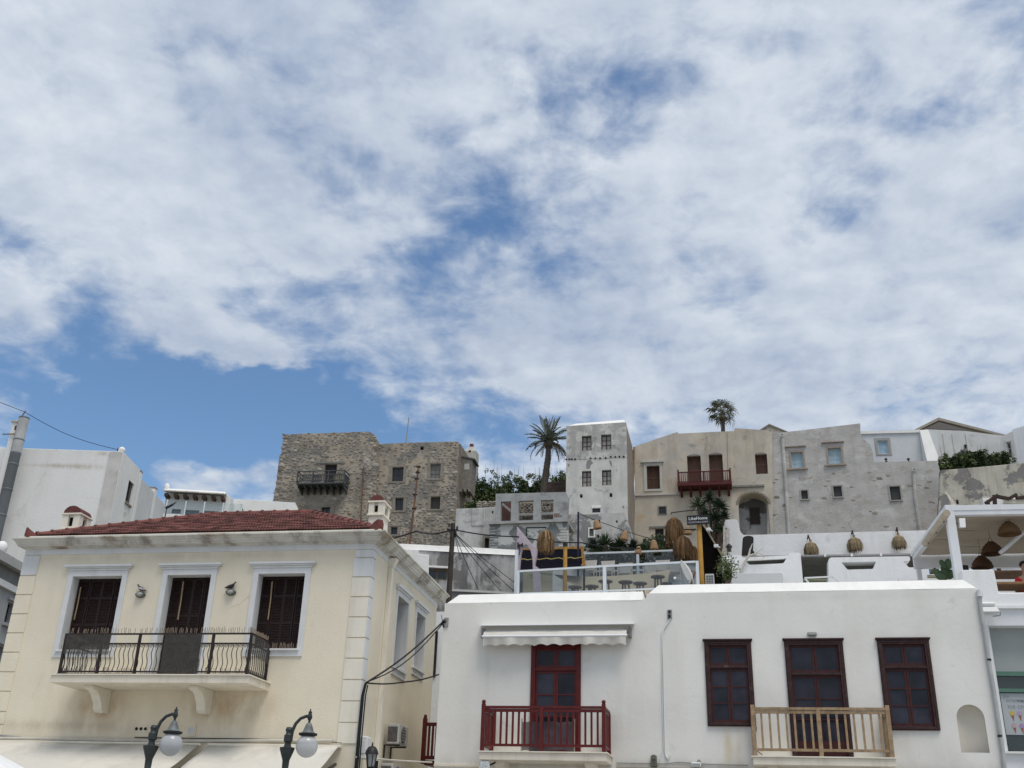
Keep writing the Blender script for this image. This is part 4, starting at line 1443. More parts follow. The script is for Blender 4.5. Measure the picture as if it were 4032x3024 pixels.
st = FR.thing('chair', 'dark chair under the seated person in red', 'chair', None, (gc.x + .12, 1.5, fz))
MB().box(-.22, .22, -.22, .22, .36, .40).build('seat', OAK, st)
MB().box(-.22, .22, .2, .24, .45, .85).build('backrest', OAK, st)
for a in (-.2, .2):
    for c in (-.2, .21):
        MB().bar((a, c, 0), (a, c, .36 if c < 0 else .85), .035).build('leg', OAK, st)

# ---- pergola
PB = M('pergola_white', (.72, .74, .76), .6, .04, 3, streak=((.5, .47, .42), .25, 3))
CANV = M('tan_canvas', (.40, .345, .27), .9, .08, 1.5, .004, 20)
FPg = Fr(3755, 2130, 23.6, -9.5)
pg = FPg.thing('pergola', 'white pergola with tan canvas ceiling at the right edge', 'pergola', None, (0, 0, fz))
lz = lambda v: Vector((v.x, v.y, v.z - fz))
pt, pb_ = FPg.l(3752, 1992), FPg.l(3797, 2275)
zt_ = pt.z - fz
MB().box(-.10, .09, -.09, .09, 0, zt_).build('post', PB, pg, bevel=.008)
MB().box(3.6, 3.78, -.09, .09, 0, zt_).build('post', PB, pg, bevel=.008)
bh = zt_ - (FPg.l(3900, 2030).z - fz)
MB().box(.091, 4.2, -.08, .08, zt_ - bh, zt_ - .01).build('front_beam', PB, pg, bevel=.008)
MB().box(.02, 4.2, -.095, -.081, zt_ - bh * .55, zt_ - .012).build('beam_moulding', PB, pg)
# side beam runs back to the left edge
e = FPg.side(3607, 2215, -.03)
yb = max(3.5, min(9, e.y))
MB().box(-.11, .02, .091, yb, zt_ - bh, zt_ - .02).build('side_beam', PB, pg, bevel=.006)
MB().box(-.15, -.111, .091, yb, zt_ - bh * .62, zt_ - bh * .35).build('beam_moulding', PB, pg)
MB().box(-.1, 4.2, yb - .08, yb + .04, zt_ - bh - .25, zt_ - .05).build('back_beam', PB, pg)
MB().box(-.05, .06, yb - .1, yb + .05, 0, zt_ - bh - .26).build('post', PB, pg)
cv = MB()
nx, ny = 30, 40
for j in range(ny + 1):
    v = j / ny
    sag = -.06 * abs(math.sin(v * math.pi * 5)) ** .7
    for i in range(nx + 1):
        u = i / nx
        cv.v.append((.03 + 4.1 * u, .1 + (yb - .2) * v, zt_ - bh * .55 + sag + wav((u * 6, v * 9, 1), .02, 1.3)))
cv.f = [(j * (nx + 1) + i, j * (nx + 1) + i + 1, (j + 1) * (nx + 1) + i + 1, (j + 1) * (nx + 1) + i) for j in range(ny) for i in range(nx)]
cv.build('canvas_ceiling', CANV, pg, True)
for k in range(1, 5):
    yy = .1 + (yb - .2) * k / 5
    MB().box(.03, 4.1, yy - .025, yy + .025, zt_ - bh * .62, zt_ - bh * .45).build('ceiling_batten', CANV, pg)
b0, b1 = lz(FPg.l(4050, 2078, .9)), lz(FPg.l(3938, 2178, .9))
MB().tube([b0, b1], .05, 10).build('brace_pipe', PB, pg, True)
r0, r1 = FPg.side(3728, 2020, -.2), FPg.side(3643, 2140, -.2)
MB().tube([lz(r0), lz(r1)], .085, 12).build('rolled_blind', M('blind_roll', (.42, .37, .29), .9, .15, 6), pg, True)
for k in range(3):
    q = lz(r0.lerp(r1, .15 + .35 * k))
    MB().bar(q + Vector((0, 0, -.12)), q + Vector((0, 0, .1)), .03).build('blind_strap', M('strap', (.2, .16, .12), .8), pg)
sp_ = lz(FPg.l(3786, 2060, -.15))
sk = FPg.thing('loudspeaker', 'small white loudspeaker on the pergola post', 'loudspeaker', None, FPg.l(3786, 2060, -.05))
MB().hexa([(-.07, -.09, -.13), (.06, -.09, -.13), (.06, .07, -.1), (-.07, .07, -.1)], [(-.05, -.04, .11), (.09, -.04, .11), (.09, .1, .13), (-.05, .1, .13)]).build('cabinet', WPIPE, sk, bevel=.01)
MB().bar((-.08, .03, 0), (-.16, .06, 0), .03).build('bracket', BLACK, sk)
WICK = M('dark_wicker', (.085, .045, .022), .8, .45, 60, .008, 70)
WICK2 = M('brown_wicker', (.15, .085, .04), .8, .45, 60, .008, 70)
for i, (px, py, y, mt_, lab) in enumerate(((3972, 2085, .55, WICK2, 'lightest wicker dome lamp, highest of three under the pergola'), (3905, 2163, 1.5, WICK, 'wicker dome lamp in the middle of three under the pergola'), (3866, 2218, 2.3, WICK, 'darkest wicker dome lamp, lowest of three under the pergola'))):
    c = FPg.l(px, py, y)
    t = FPg.thing('wicker_lamp', lab, 'pendant lamp', 'wicker lamps under the pergola', (c.x, y, c.z))
    b = MB().lathe([(.035, .2), (.06, .19), (.12, .14), (.20, .05), (.245, -.05), (.26, -.12), (.24, -.12), (.19, .03), (.06, .17)], (0, 0, 0), 22)
    b.build('shade', mt_, t, True)
    for k in range(5):
        rr_ = (.075, .13, .185, .225, .255)[k]
        zz_ = (.18, .13, .065, -.0, -.095)[k]
        MB().tube([(rr_ * 1.03 * math.cos(a), rr_ * 1.03 * math.sin(a), zz_) for a in [2 * math.pi * q / 20 for q in range(21)]], .008, 5).build('weave_ring', mt_, t)
    MB().tube([(-.04, 0, .2), (-.03, 0, .27), (0, 0, .29), (.03, 0, .27), (.04, 0, .2)], .006, 5).build('handle', mt_, t)
    MB().tube([(0, 0, .29), (0, 0, max(.35, zt_ + fz - c.z - bh * .6))], .004, 5).build('cord', CABLE, t)
# planter, cactus, folded parasol cover and dark chair backs behind the parapet
c = FPg.l(3715, 2262, -.2)
pl = FPg.thing('planter', 'white tapered planter holding the prickly pear', 'planter', None, (c.x, .4, fz))
MB().hexa([(-.2, -.2, 0), (.3, -.2, 0), (.3, .2, 0), (-.2, .2, 0)], [(-.26, -.25, .45), (.38, -.25, .45), (.38, .25, .45), (-.26, .25, .45)]).build('pot', WHITE2, pl, bevel=.02)
MB().box(-.2, .3, -.2, .2, .4, .451).build('soil', M('soil', (.05, .035, .025), .95), pl)
CACT = M('prickly_pear_green', (.060, .10, .045), .65, .2, 8, .003, 40)
ct = FPg.thing('prickly_pear', 'prickly pear cactus beside the pergola post', 'cactus', None, (c.x, .4, fz + .45))
random.seed(4)
zc = lambda px, py: Vector((FPg.l(px, py, .4).x - c.x, 0, FPg.l(px, py, .4).z - fz - .45))
for px, py, w, h, a, dy in ((3700, 2262, .10, .14, -.5, 0), (3722, 2245, .10, .17, .1, .06), (3712, 2222, .07, .12, -.35, .0), (3733, 2222, .085, .15, .15, .03), (3705, 2276, .14, .08, .2, -.08), (3745, 2258, .09, .13, .5, .1), (3690, 2250, .06, .12, -.3, .1)):
    q = zc(px, py)
    b = MB().ellip((0, 0, 0), (w, .035, h), 14, 9)
    b.xf(Matrix.Translation(q + Vector((0, dy, 0))) @ Matrix.Rotation(a, 4, 'Y') @ Matrix.Rotation(random.uniform(-.6, .6), 4, 'Z')).build('pad', CACT, ct, True)
MB().tube([(0, 0, -.02), (.02, 0, .1), (.03, 0, .25)], .05, 8).build('stem', CACT, ct, True)
pc = FPg.l(3698, 2245, .9)
cvr = FPg.thing('covered_chair', 'white rounded chair back behind the prickly pear', 'chair', None, (pc.x, .9, fz))
MB().ext([(-.17, .35), (.2, .35), (.24, .8), (.17, 1.02), (.0, 1.08), (-.1, .98), (-.16, .7)], -.04, .04).build('backrest', WHITE2, cvr, bevel=.02)
MB().box(-.18, .22, .041, .45, .35, .42).build('seat', WHITE2, cvr)
for a in (-.15, .18):
    for d in (.06, .4):
        MB().bar((a, d, 0), (a, d, .35), .04).build('leg', OAK, cvr)
pc = FPg.l(3800, 2245, 1.6)
dcr = FPg.thing('rounded_chair', 'black round-backed chair just right of the pergola post', 'chair', None, (pc.x, 1.6, fz))
MB().ext([(-.12, .4), (.12, .4), (.14, .8), (.08, pc.z - fz + .12), (-.04, pc.z - fz + .13), (-.12, .9)], -.02, .02).build('backrest', BLACK, dcr, bevel=.01)
MB().box(-.14, .14, .021, .4, .38, .42).build('seat', BLACK, dcr)
for a in (-.12, .12):
    for d in (.05, .36):
        MB().bar((a, d, 0), (a, d, .38), .03).build('leg', BLACK, dcr)
# loose timbers behind the pergola
lt = at(3745, 1962, 26.5)
plk = thing('white_plank', 'peeling white plank leaning up behind the pergola corner', 'plank', at(3760, 1985, 26.5))
o0 = at(3760, 1985, 26.5)
MB().hexa([(at(3752, 1995, 26.5) - o0), (at(3772, 1995, 26.5) - o0), (at(3772, 1995, 26.6) - o0), (at(3752, 1995, 26.6) - o0)],
          [(at(3722, 1937, 26.5) - o0), (at(3727, 1935, 26.5) - o0), (at(3727, 1935, 26.6) - o0), (at(3722, 1937, 26.6) - o0)]).build('plank_board', M('peeling_white', (.6, .56, .48), .8, .2, 8), plk)
FB = Fr(3950, 1970, 40, -9)
tr = FB.thing('roof_timbers', 'dark brown roof timbers and ecru canopy showing above the pergola beam', 'canopy', None, (0, 0, 0))
TIM = M('dark_timber', (.045, .026, .02), .7, .3, 10)
v = lambda px, py, y=0.: FB.l(px, py, y)
for a, b in (((3880, 1982), (3928, 1950)), ((3975, 1963), (4003, 1947)), ((3925, 1955), (3975, 1965)), ((4000, 1962), (4060, 1958)), ((3915, 1950), (3918, 1985))):
    MB().bar(v(*a), v(*b), .14, .12).build('timber', TIM, tr)
MB().hexa([v(3950, 1982), v(4090, 1984), v(4090, 1984, 2.), v(3950, 1982, 2.)], [v(3952, 1966), v(4090, 1964), v(4090, 1960, 2.), v(3952, 1962, 2.)]).build('canopy_cloth', M('ecru_cloth', (.62, .58, .47), .9, .05, 3), tr)
for px in (3890, 4040):
    q = v(px, 1980, .5)
    MB().bar((q.x, .5, q.z - 4), (q.x, .5, q.z), .12).build('post', TIM, tr)
q0, q1 = v(3868, 1960, 1.5), v(4060, 1957, 1.5)
MB().box(q0.x, q1.x, 1.5, 1.8, q0.z - 4, q0.z).build('rear_wall', WHITE2, tr, bevel=.03)
# ================================================================== white terrace walls behind the white house
FT = Fr(3300, 2250, 30, -10.3)
tx_ = lambda pts, y=0.: [FT.xz(a, b, y) for a, b in pts]


def soft(pts, r=.06, n=4):
    """round the corners of a polygon"""
    out = []
    m_ = len(pts)
    for i in range(m_):
        p, a, b = Vector(pts[i]), Vector(pts[i - 1]), Vector(pts[(i + 1) % m_])
        ra = min(r, (a - p).length * .4)
        rb2 = min(r, (b - p).length * .4)
        s, e = p + (a - p).normalized() * ra, p + (b - p).normalized() * rb2
        for k in range(n + 1):
            t = k / n
            out.append(tuple((s * (1 - t) + p * t) * (1 - t) + (p * (1 - t) + e * t) * t))
    return out


zfl = FT.l(3300, 2320).z
twa = FT.thing('terrace_wall', 'white terrace wall with a wide notch and raised right corner', 'wall')
MB().ext(soft(tx_([(2845, 2186), (2845, 2345), (3166, 2345), (3163, 2300), (3152, 2176), (3110, 2177), (3085, 2218), (2950, 2224), (2918, 2186)])), 0, .45).build('wall_body', WHITE2, twa, bevel=.03)
a, b_ = FT.l(2925, 2203, .2), FT.l(3105, 2194, .2)
MB().bar(a, b_, .1, .09).build('cross_rail', WHITE2, twa)
twb = FT.thing('terrace_wall', 'white terrace wall with a slanted slot opening', 'wall')
MB().ext(soft(tx_([(3262, 2345), (3655, 2345), (3649, 2234), (3578, 2234), (3557, 2209), (3584, 2208), (3582, 2190), (3270, 2195), (3262, 2203)]), .04), 0, .45,
         [soft(tx_([(3313, 2214), (3337, 2243), (3438, 2240), (3450, 2211)]), .03)]).build('wall_body', WHITE2, twb)
q0, q1 = FT.l(2853, 2258, -.35), FT.l(3084, 2300, -.35)
gp = FT.thing('tank_box', 'flat pale grey box in front of the notched terrace wall', 'box')
MB().box(q0.x, q1.x, -.35, -.02, q1.z - .5, q0.z).build('box_body', M('pale_grey_panel', (.56, .57, .57), .7, .03, 2), gp, bevel=.01)
bwl = FT.thing('terrace_wall', 'long white upper terrace wall hung with three straw lamps', 'wall')
YB = 3.2
P_ = tx_([(2852, 2046), (2848, 2230), (3700, 2215), (3680, 2087), (2925, 2107), (2913, 2090), (2905, 2044)], YB)
MB().ext(soft(P_, .12), YB, YB + .4).build('wall_body', WHITE2, bwl, bevel=.03)
# shelf added between the walls keeps the room below dark
zc0 = FT.l(3200, 2192, .5).z
DARKI = M('dark_interior', (.05, .05, .05), .9)
can = FT.thing('added_shade_slab', 'grey flat slab added between the terrace walls to darken the doorway', 'canopy')
xa, xb = FT.l(2860, 2190, 1.5).x, FT.l(3640, 2190, 1.5).x
MB().box(xa, xb, .5, YB - .01, zc0 - .02, zc0 + .05).build('shade_slab_deck', M('shade_slab_grey', (.22, .22, .21), .8, .1, 3), can)
MB().bar((xa, .47, zc0 + .02), (xb, .47, zc0 + .02), .05, .05).build('front_rail', GREYC, can)
for px in (3248, 3353, 3468):
    q = FT.l(px, 2188, .45)
    MB().box(q.x - .03, q.x + .03, .38, .44, zc0 - .03, zc0 + .05).build('clip', WPIPE, can)
MB().box(xa, xb, YB + .01, YB + .2, zfl - 1.6, zc0 - .1).build('rear_panel', M('shadow_grey_wall', (.16, .16, .155), .9), can)  # wall under the slab, its shade put into the dark grey
q = FT.l(3210, 2215, 1.2)
MB().box(FT.l(3160, 2215, 1.2).x, FT.l(3265, 2215, 1.2).x, 1.2, 1.26, q.z - .03, q.z + .05).build('inner_beam', GREYC, can)
hr = FT.thing('handrail', 'white metal handrail at the dark doorway between terrace walls', 'handrail', None, (0, 0, 0))
p = lambda px, py, y=-.3: FT.l(px, py, y)
for s, e_ in (((3168, 2276), (3278, 2271)), ((3278, 2271), (3302, 2289)), ((3168, 2276), (3184, 2295)), ((3278, 2271), (3262, 2295))):
    MB().bar(p(*s), p(*e_), .045).build('tube', WPIPE, hr)
wp_ = FT.thing('vent_pole', 'thin white pole in front of the pale grey box', 'pole', None, p(2890, 2345))
MB().tube([(0, 0, 0), (0, 0, p(2889, 2228).z - p(2890, 2345).z)], .02, 8).build('pole', WPIPE, wp_)
# straw lamps on bent sticks
STRAW = M('grey_straw', (.26, .20, .12), .95, .35, 40)
random.seed(11)


def straw_bundle(root, R_, H, n, mat, top=.16, spread=1., droop=.15, w=.012, core=True, rag=.12):
    """a dome of hanging straw: each strand a narrow strip"""
    b = MB()
    for i in range(n):
        a = random.uniform(0, 2 * math.pi)
        k = random.uniform(.75, 1.05)
        len_ = H * random.uniform(1 - rag, 1 + rag)
        pr = [(top * .3, 0), (top, -.04 * H), (R_ * .72 * k, -.25 * len_), (R_ * .97 * k, -.6 * len_), (R_ * 1.0 * k * spread, -len_)]
        tw_ = random.uniform(-.25, .25)
        pp_ = []
        for j, (r, z) in enumerate(pr):
            t = a + tw_ * j / 4
            pp_.append(Vector((r * math.cos(t), r * math.sin(t), z)))
        d = Vector((-math.sin(a), math.cos(a), 0)) * (w * random.uniform(.6, 1.4))
        k0 = len(b.v)
        for j, q in enumerate(pp_):
            ww = d * (1 if j < 4 else .4)
            b.v += [tuple(q - ww), tuple(q + ww)]
        b.f += [(k0 + 2 * j, k0 + 2 * j + 1, k0 + 2 * j + 3, k0 + 2 * j + 2) for j in range(4)]
    o = b.build('straw', mat, root, kind='stuff')
    if core:
        MB().lathe([(.01, 0), (top * .9, -.03 * H), (R_ * .6, -.25 * H), (R_ * .8, -.6 * H), (R_ * .8, -.85 * H), (R_ * .3, -.86 * H)], (0, 0, 0), 14).build('shade_core', mat, root, True)
    return o


for px, y0, y1, sx0, sy0, lab in ((3191, 2132, 2182, 3182, 2107, 'leftmost of three straw lamps on the upper terrace wall'), (3362, 2114, 2167, 3356, 2089, 'middle straw lamp, squarer and ragged, on the upper terrace wall'), (3536, 2106, 2156, 3532, 2077, 'rightmost of three straw lamps on the upper terrace wall, roundest')):
    c = FT.l(px, y0, YB - .3)
    H = c.z - FT.l(px, y1, YB - .3).z
    t = FT.thing('straw_lamp', lab, 'straw lamp', 'straw lamps on the terrace wall', (c.x, YB - .3, c.z))
    straw_bundle(t, H * .56, H, 260, STRAW, .05)
    MB().lathe([(.035, -.05), (.04, .03), (.045, .05), (.03, .06)], (0, 0, 0), 8).build('neck', STRAW, t)
    s = FT.l(sx0, sy0, YB - .25)
    MB().tube([Vector((0, 0, .0)), Vector((s.x - c.x, .05, s.z - c.z)), Vector((s.x - c.x, .29, s.z - c.z - .05))], .022, 6).build('stick', TIM, t)
# driftwood, bamboo canes, lantern, black chair
dw = FT.thing('driftwood', 'bare bleached branch leaning on the notched terrace wall', 'branch', None, p(2915, 2262, -.1))
o0 = p(2915, 2262, -.1)
BR = M('bleached_wood', (.50, .47, .43), .85, .2, 12)
for pts, r in (([(2912, 2262), (2925, 2230), (2940, 2200), (2953, 2183)], [.045, .04, .04, .035]), ([(2948, 2190), (2953, 2165), (2963, 2140)], [.035, .025, .012]),
               ([(2950, 2188), (2975, 2180), (2985, 2170), (3003, 2161)], [.03, .025, .018, .01]), ([(2982, 2176), (3005, 2187), (3034, 2187)], [.02, .015, .008]), ([(2965, 2184), (3000, 2190), (3012, 2197)], [.018, .014, .008])):
    MB().tube([FT.l(a, b, -.1) - o0 for a, b in pts], r, 7).build('branch', BR, dw, True)
bc = FT.thing('bamboo_canes', 'upright bleached bamboo canes at the left end of the terrace', 'canes', None, p(2862, 2200, .9))
o0 = p(2862, 2200, .9)
for i, (a, b) in enumerate((((2850, 2190), (2851, 2072)), ((2857, 2190), (2857, 2085)), ((2863, 2190), (2866, 2080)), ((2868, 2190), (2871, 2082)), ((2853, 2190), (2859, 2090)))):
    MB().tube([FT.l(*a, .9) - o0, FT.l(*b, .9) - o0], .03, 7).build('cane', BR, bc)
ln = FT.thing('lantern', 'small black lantern hanging by the bamboo canes', 'lantern', None, p(2871, 2160, .7))
MB().lathe([(.01, .16), (.05, .13), (.10, .07), (.11, .05), (.08, .05)], (0, 0, 0), 8).build('cap', BLACK, ln)
MB().lathe([(.075, .049), (.06, -.07), (.075, -.09), (.03, -.1)], (0, 0, 0), 8).build('body', M('lantern_dark_glass', (.05, .05, .05), .2), ln)
ch = FT.thing('chair', 'black chair back standing against the upper terrace wall', 'chair', None, (p(2945, 2180, 2.2).x, 2.2, p(2945, 2180, 2.2).z - .45))
MB().ext(soft([(-.2, .42), (.15, .42), (.22, 1.0), (.05, 1.05), (-.13, 1.0)], .08), 0, .04).build('backrest', BLACK, ch)
MB().box(-.2, .18, -.38, -.001, .38, .43).build('seat', BLACK, ch)
for a in (-.18, .16):
    for d in (-.35, .0):
        MB().bar((a, d, 0), (a, d, .38), .03).build('leg', BLACK, ch)
MB().bar((.18, -.02, .4), (.23, .0, 1.02), .03).build('side_rail', WPIPE, ch)

# ================================================================== cocktail terrace with glass rails
FL = Fr(2400, 2290, 31, -17)
L = lambda px, py, y=0.: FL.l(px, py, y)
ALW = M('rail_aluminium', (.66, .70, .73), .4, .03, 4)
GL = M('rail_glass', (.55, .66, .70), .03, spec=.5)
gn = GL.node_tree.nodes
gl_out = [n for n in gn if n.type == 'OUTPUT_MATERIAL'][0]
tbs, gbs, mxs = gn.new('ShaderNodeBsdfTransparent'), gn.new('ShaderNodeBsdfGlossy'), gn.new('ShaderNodeMixShader')
tbs.inputs[0].default_value = (.74, .77, .78, 1)
gbs.inputs['Roughness'].default_value = .03
gbs.inputs[0].default_value = (.8, .85, .9, 1)
fre = gn.new('ShaderNodeFresnel')
fre.inputs[0].default_value = 1.5
GL.node_tree.links.new(fre.outputs[0], mxs.inputs[0])
GL.node_tree.links.new(tbs.outputs[0], mxs.inputs[1])
GL.node_tree.links.new(gbs.outputs[0], mxs.inputs[2])
GL.node_tree.links.new(mxs.outputs[0], gl_out.inputs[0])
zf = min(L(2045, 2345).z, L(2600, 2330).z) - .12
xA, xB = L(2030, 2300).x, L(2760, 2300).x
tb_ = FL.thing('terrace_building', 'white building carrying the cocktail terrace behind the white house', 'building')
MB().box(xA - .3, xB + .3, .1, 9, zf - .25, zf - .02).build('terrace_floor', M('deck_tiles', (.42, .40, .37), .85, .1, 3), tb_)
MB().box(xA - .3, xB + .3, .05, .3, zf - 6, zf - .26).build('front_wall', WHITE, tb_)
MB().box(xA - .3, xA, .31, 9, zf - 6, zf - .26).build('side_wall', WHITE, tb_)
gr1 = FL.thing('glass_railing', 'white-framed glass railing along the front of the cocktail terrace', 'railing', None, (0, 0, zf))
zz0 = lambda q: Vector((q.x, q.y, q.z - zf))
tl = [(2042, 2250), (2381, 2230), (2745, 2212)]
bl = [(2042, 2338), (2381, 2327), (2745, 2312)]
T_, B_ = [zz0(L(*q)) for q in tl], [zz0(L(*q)) for q in bl]
for q, w in zip(tl, (.05, .085, .06)):
    t = zz0(L(*q))
    MB().box(t.x - w / 2 - .01, t.x + w / 2 + .01, -.05, .05, 0, t.z + .02).build('post', ALW, gr1, bevel=.006)
for i in range(2):
    a0_, a1_ = T_[i], T_[i + 1]
    b0_, b1_ = B_[i], B_[i + 1]
    o = Vector((.05, 0, 0))
    MB().bar(a0_ + o, a1_ - o, .07, .06).build('top_rail', ALW, gr1)
    MB().bar(b0_ + o, b1_ - o, .05, .05).build('bottom_rail', ALW, gr1)
    MB().hexa([b0_ + o + Vector((0, -.005, .03)), b1_ - o + Vector((0, -.005, .03)), b1_ - o + Vector((0, .005, .03)), b0_ + o + Vector((0, .005, .03))],
              [a0_ + o + Vector((0, -.005, -.03)), a1_ - o + Vector((0, -.005, -.03)), a1_ - o + Vector((0, .005, -.03)), a0_ + o + Vector((0, .005, -.03))]).build('glass_panel', GL, gr1)
YR = 5.0
gr2 = FL.thing('glass_railing', 'white-framed glass railing at the back of the cocktail terrace', 'railing', None, (0, 0, zf))
tl2 = [(2299, 2180), (2511, 2173), (2700, 2166)]
T2 = [zz0(L(*q, YR)) for q in tl2]
dz2 = L(2511, 2173, YR).z - L(2511, 2245, YR).z
for t in T2:
    MB().box(t.x - .045, t.x + .045, YR - .05, YR + .05, 0, t.z + .02).build('post', ALW, gr2, bevel=.006)
for i in range(2):
    o = Vector((.05, 0, 0))
    MB().bar(T2[i] + o, T2[i + 1] - o, .07, .06).build('top_rail', ALW, gr2)
    dn = Vector((0, 0, dz2))
    MB().bar(T2[i] + o - dn, T2[i + 1] - o - dn, .05, .05).build('bottom_rail', ALW, gr2)
    a0_, a1_, b0_, b1_ = T2[i], T2[i + 1], T2[i] - dn, T2[i + 1] - dn
    MB().hexa([b0_ + o + Vector((0, -.005, .03)), b1_ - o + Vector((0, -.005, .03)), b1_ - o + Vector((0, .005, .03)), b0_ + o + Vector((0, .005, .03))],
              [a0_ + o + Vector((0, -.005, -.03)), a1_ - o + Vector((0, -.005, -.03)), a1_ - o + Vector((0, .005, -.03)), a0_ + o + Vector((0, .005, -.03))]).build('glass_panel', GL, gr2)
wpl = FL.thing('white_post', 'tall plain white post at the left end of the glass railing', 'post', None, (L(2031, 2300, .3).x, .3, zf))
MB().box(-.04, .04, -.04, .04, 0, zz0(L(2031, 2166, .3)).z).build('shaft', ALW, wpl)
# lilac pointed arch
LIL = M('lilac_board', (.47, .40, .45), .85, .12, 14, .004, 60)
YA = 1.6
arc_t = FL.thing('pointed_arch', 'lilac half-arch board standing at the left end of the terrace', 'arch', None, (0, 0, 0))
outl = [(2035, 2072), (2062, 2105), (2092, 2140), (2114, 2160), (2112, 2185), (2104, 2225), (2122, 2238), (2130, 2340), (2100, 2340), (2098, 2250), (2096, 2200), (2090, 2172), (2080, 2148), (2070, 2143), (2058, 2150), (2050, 2180), (2044, 2240), (2040, 2300), (2034, 2300), (2030, 2250), (2033, 2160)]
MB().ext([FL.xz(a, b, YA) for a, b in outl], YA, YA + .14).build('board', LIL, arc_t, bevel=.01)
fx = FL.thing('wall_lamp_bracket', 'small black lamp bracket fixed to the lilac arch', 'bracket', None, L(2048, 2147, YA - .05))
MB().box(-.09, .09, -.03, .03, -.025, .025).box(-.09, -.06, -.03, .03, -.09, .10).box(.06, .09, -.03, .03, -.06, .07).build('bracket', BLACK, fx)
MB().tube([(-.02, 0, -.03), (-.02, 0, -.14), (.0, 0, -.2), (-.03, 0, -.32)], .014, 6).build('cable', CABLE, fx)
# black canopy with ochre edges
OCH = M('ochre_timber', (.38, .20, .045), .6, .3, 9, .002, 60)
FAB = M('black_canopy_cloth', (.006, .006, .010), .95, .3, 5, spec=.02)
yk0, yk1 = 3.0, 6.0
ck = FL.thing('black_canopy', 'black cloth canopy with ochre edge beams and a fringe of cord', 'canopy', None, (0, 0, zf))
a, b, c_, d_ = [zz0(L(*q)) for q in ((2045, 2245, yk0), (2300, 2238, yk0), (2292, 2158, yk1), (2052, 2166, yk1))]
nn = MB()
for j in range(9):
    for i in range(21):
        u, v_ = i / 20, j / 8
        q = (a.lerp(b, u)).lerp(d_.lerp(c_, u), v_)
        nn.v.append((q.x, q.y, q.z + wav((u * 5, v_ * 5, 2), .05, 1.2) - .12 * math.sin(math.pi * v_)))
nn.f = [(j * 21 + i, j * 21 + i + 1, (j + 1) * 21 + i + 1, (j + 1) * 21 + i) for j in range(8) for i in range(20)]
nn.build('cloth', FAB, ck, True)
MB().bar(d_, c_, .10, .10).build('edge_beam', OCH, ck)
st_ = []
for k in range(12):
    u = k / 11
    q = c_.lerp(b, u)
    MB().box(q.x - .04, q.x + .05, q.y - .06, q.y + .06, q.z - .03, q.z + .05).build('edge_block', OCH, ck)
m0, m1 = a.lerp(d_, .45), b.lerp(c_, .45)
MB().tube([m0.lerp(m1, i / 16) + Vector((0, -.06, .02 + .025 * math.sin(i * 2.1))) for i in range(17)], .02, 6).build('cord', M('yellow_cord', (.45, .36, .12), .8), ck)
for q in (a, b):
    MB().bar((q.x, q.y, 0), (q.x, q.y, q.z), .06).build('post', BLACK, ck)


def post(px, py_top, y, name, lab, mat, w=.1, cap=False, cat='post'):
    q = L(px, py_top, y)
    t = FL.thing(name, lab, cat, None, (q.x, y, zf))
    h = q.z - zf
    MB().lathe([(w * .62, 0), (w * .55, h * .5), (w * .5, h - .05), (w * .3, h)], (0, 0, 0), 12).build('shaft', mat, t, True)
    if cap:
        MB().lathe([(w * .62, h - .1), (w * .62, h + .02), (w * .3, h + .03)], (0, 0, 0), 12).build('cap', BLACK, t)
    return t


OCHP = M('ochre_pole_paint', (.42, .23, .045), .6, .3, 3, .003, 40, patches=(((.30, .27, .22), 3, .55, .7),))
post(2226, 2140, 2.2, 'ochre_post', 'round ochre post with black cap in front of the black canopy', OCHP, .13, True)
post(2752, 2064, .6, 'ochre_post', 'peeling ochre post carrying the cocktail bar sign', OCHP, .15)
q = L(2277, 2016, 4.5)
t = FL.thing('string_light_pole', 'thin dark blue pole holding the string of basket lamps', 'pole', None, (q.x, 4.5, zf))
MB().tube([(0, 0, 0), (0, 0, q.z - zf)], .035, 8).build('shaft', M('navy_pole', (.012, .012, .04), .5), t)
# raffia lamps
RAF = M('blond_raffia', (.33, .215, .105), .9, .35, 25)
RAFD = M('raffia_gap_shade', (.085, .05, .025), .9, .3, 20)
RAF2 = M('tan_raffia', (.18, .105, .048), .9, .4, 25)


def raffia(px, y0, y1, wpx, y, lab, mat):
    c = L(px, y0, y)
    H = c.z - L(px, y1, y).z
    R_ = (L(px + wpx / 2, y0, y).x - L(px - wpx / 2, y0, y).x) / 2
    t = FL.thing('raffia_lamp', lab, 'raffia lamp', 'shaggy raffia lamps on the cocktail terrace', (c.x, y, c.z))
    straw_bundle(t, R_, H, 420, mat, .07, .98, w=.009, rag=.28)
    straw_bundle(t, R_ * 1.04, H * 1.02, 160, RAFD, .07, 1.02, w=.008, core=False, rag=.3)  # darker strands painted in as the shaded gaps between straws
    return t, c


r1, rc = raffia(2149, 2086, 2162, 66, 1.9, 'blond raffia lamp hanging from a black bracket above the black canopy', RAF)
MB().bar((0, 0, 0), (0, 0, L(2150, 2078, 1.9).z - rc.z), .02).build('hook', BLACK, r1)
bf = FL.thing('lamp_bracket', 'black square bracket holding the blond raffia lamp', 'bracket', None, L(2073, 2110, 1.95))
o0 = L(2073, 2110, 1.95)
for s, e_ in (((2073, 2110), (2073, 2078)), ((2073, 2078), (2151, 2077))):
    MB().bar(L(*s, 1.95) - o0, L(*e_, 1.95) - o0, .035).build('bar', BLACK, bf)
raffia(2653, 2037, 2122, 74, .9, 'uppermost of three tan raffia lamps left of the bar sign', RAF2)
raffia(2687, 2108, 2188, 78, .8, 'lower left of three tan raffia lamps left of the bar sign', RAF2)
raffia(2718, 2145, 2208, 66, 1.3, 'rear raffia lamp half hidden behind the ochre sign post', RAF2)
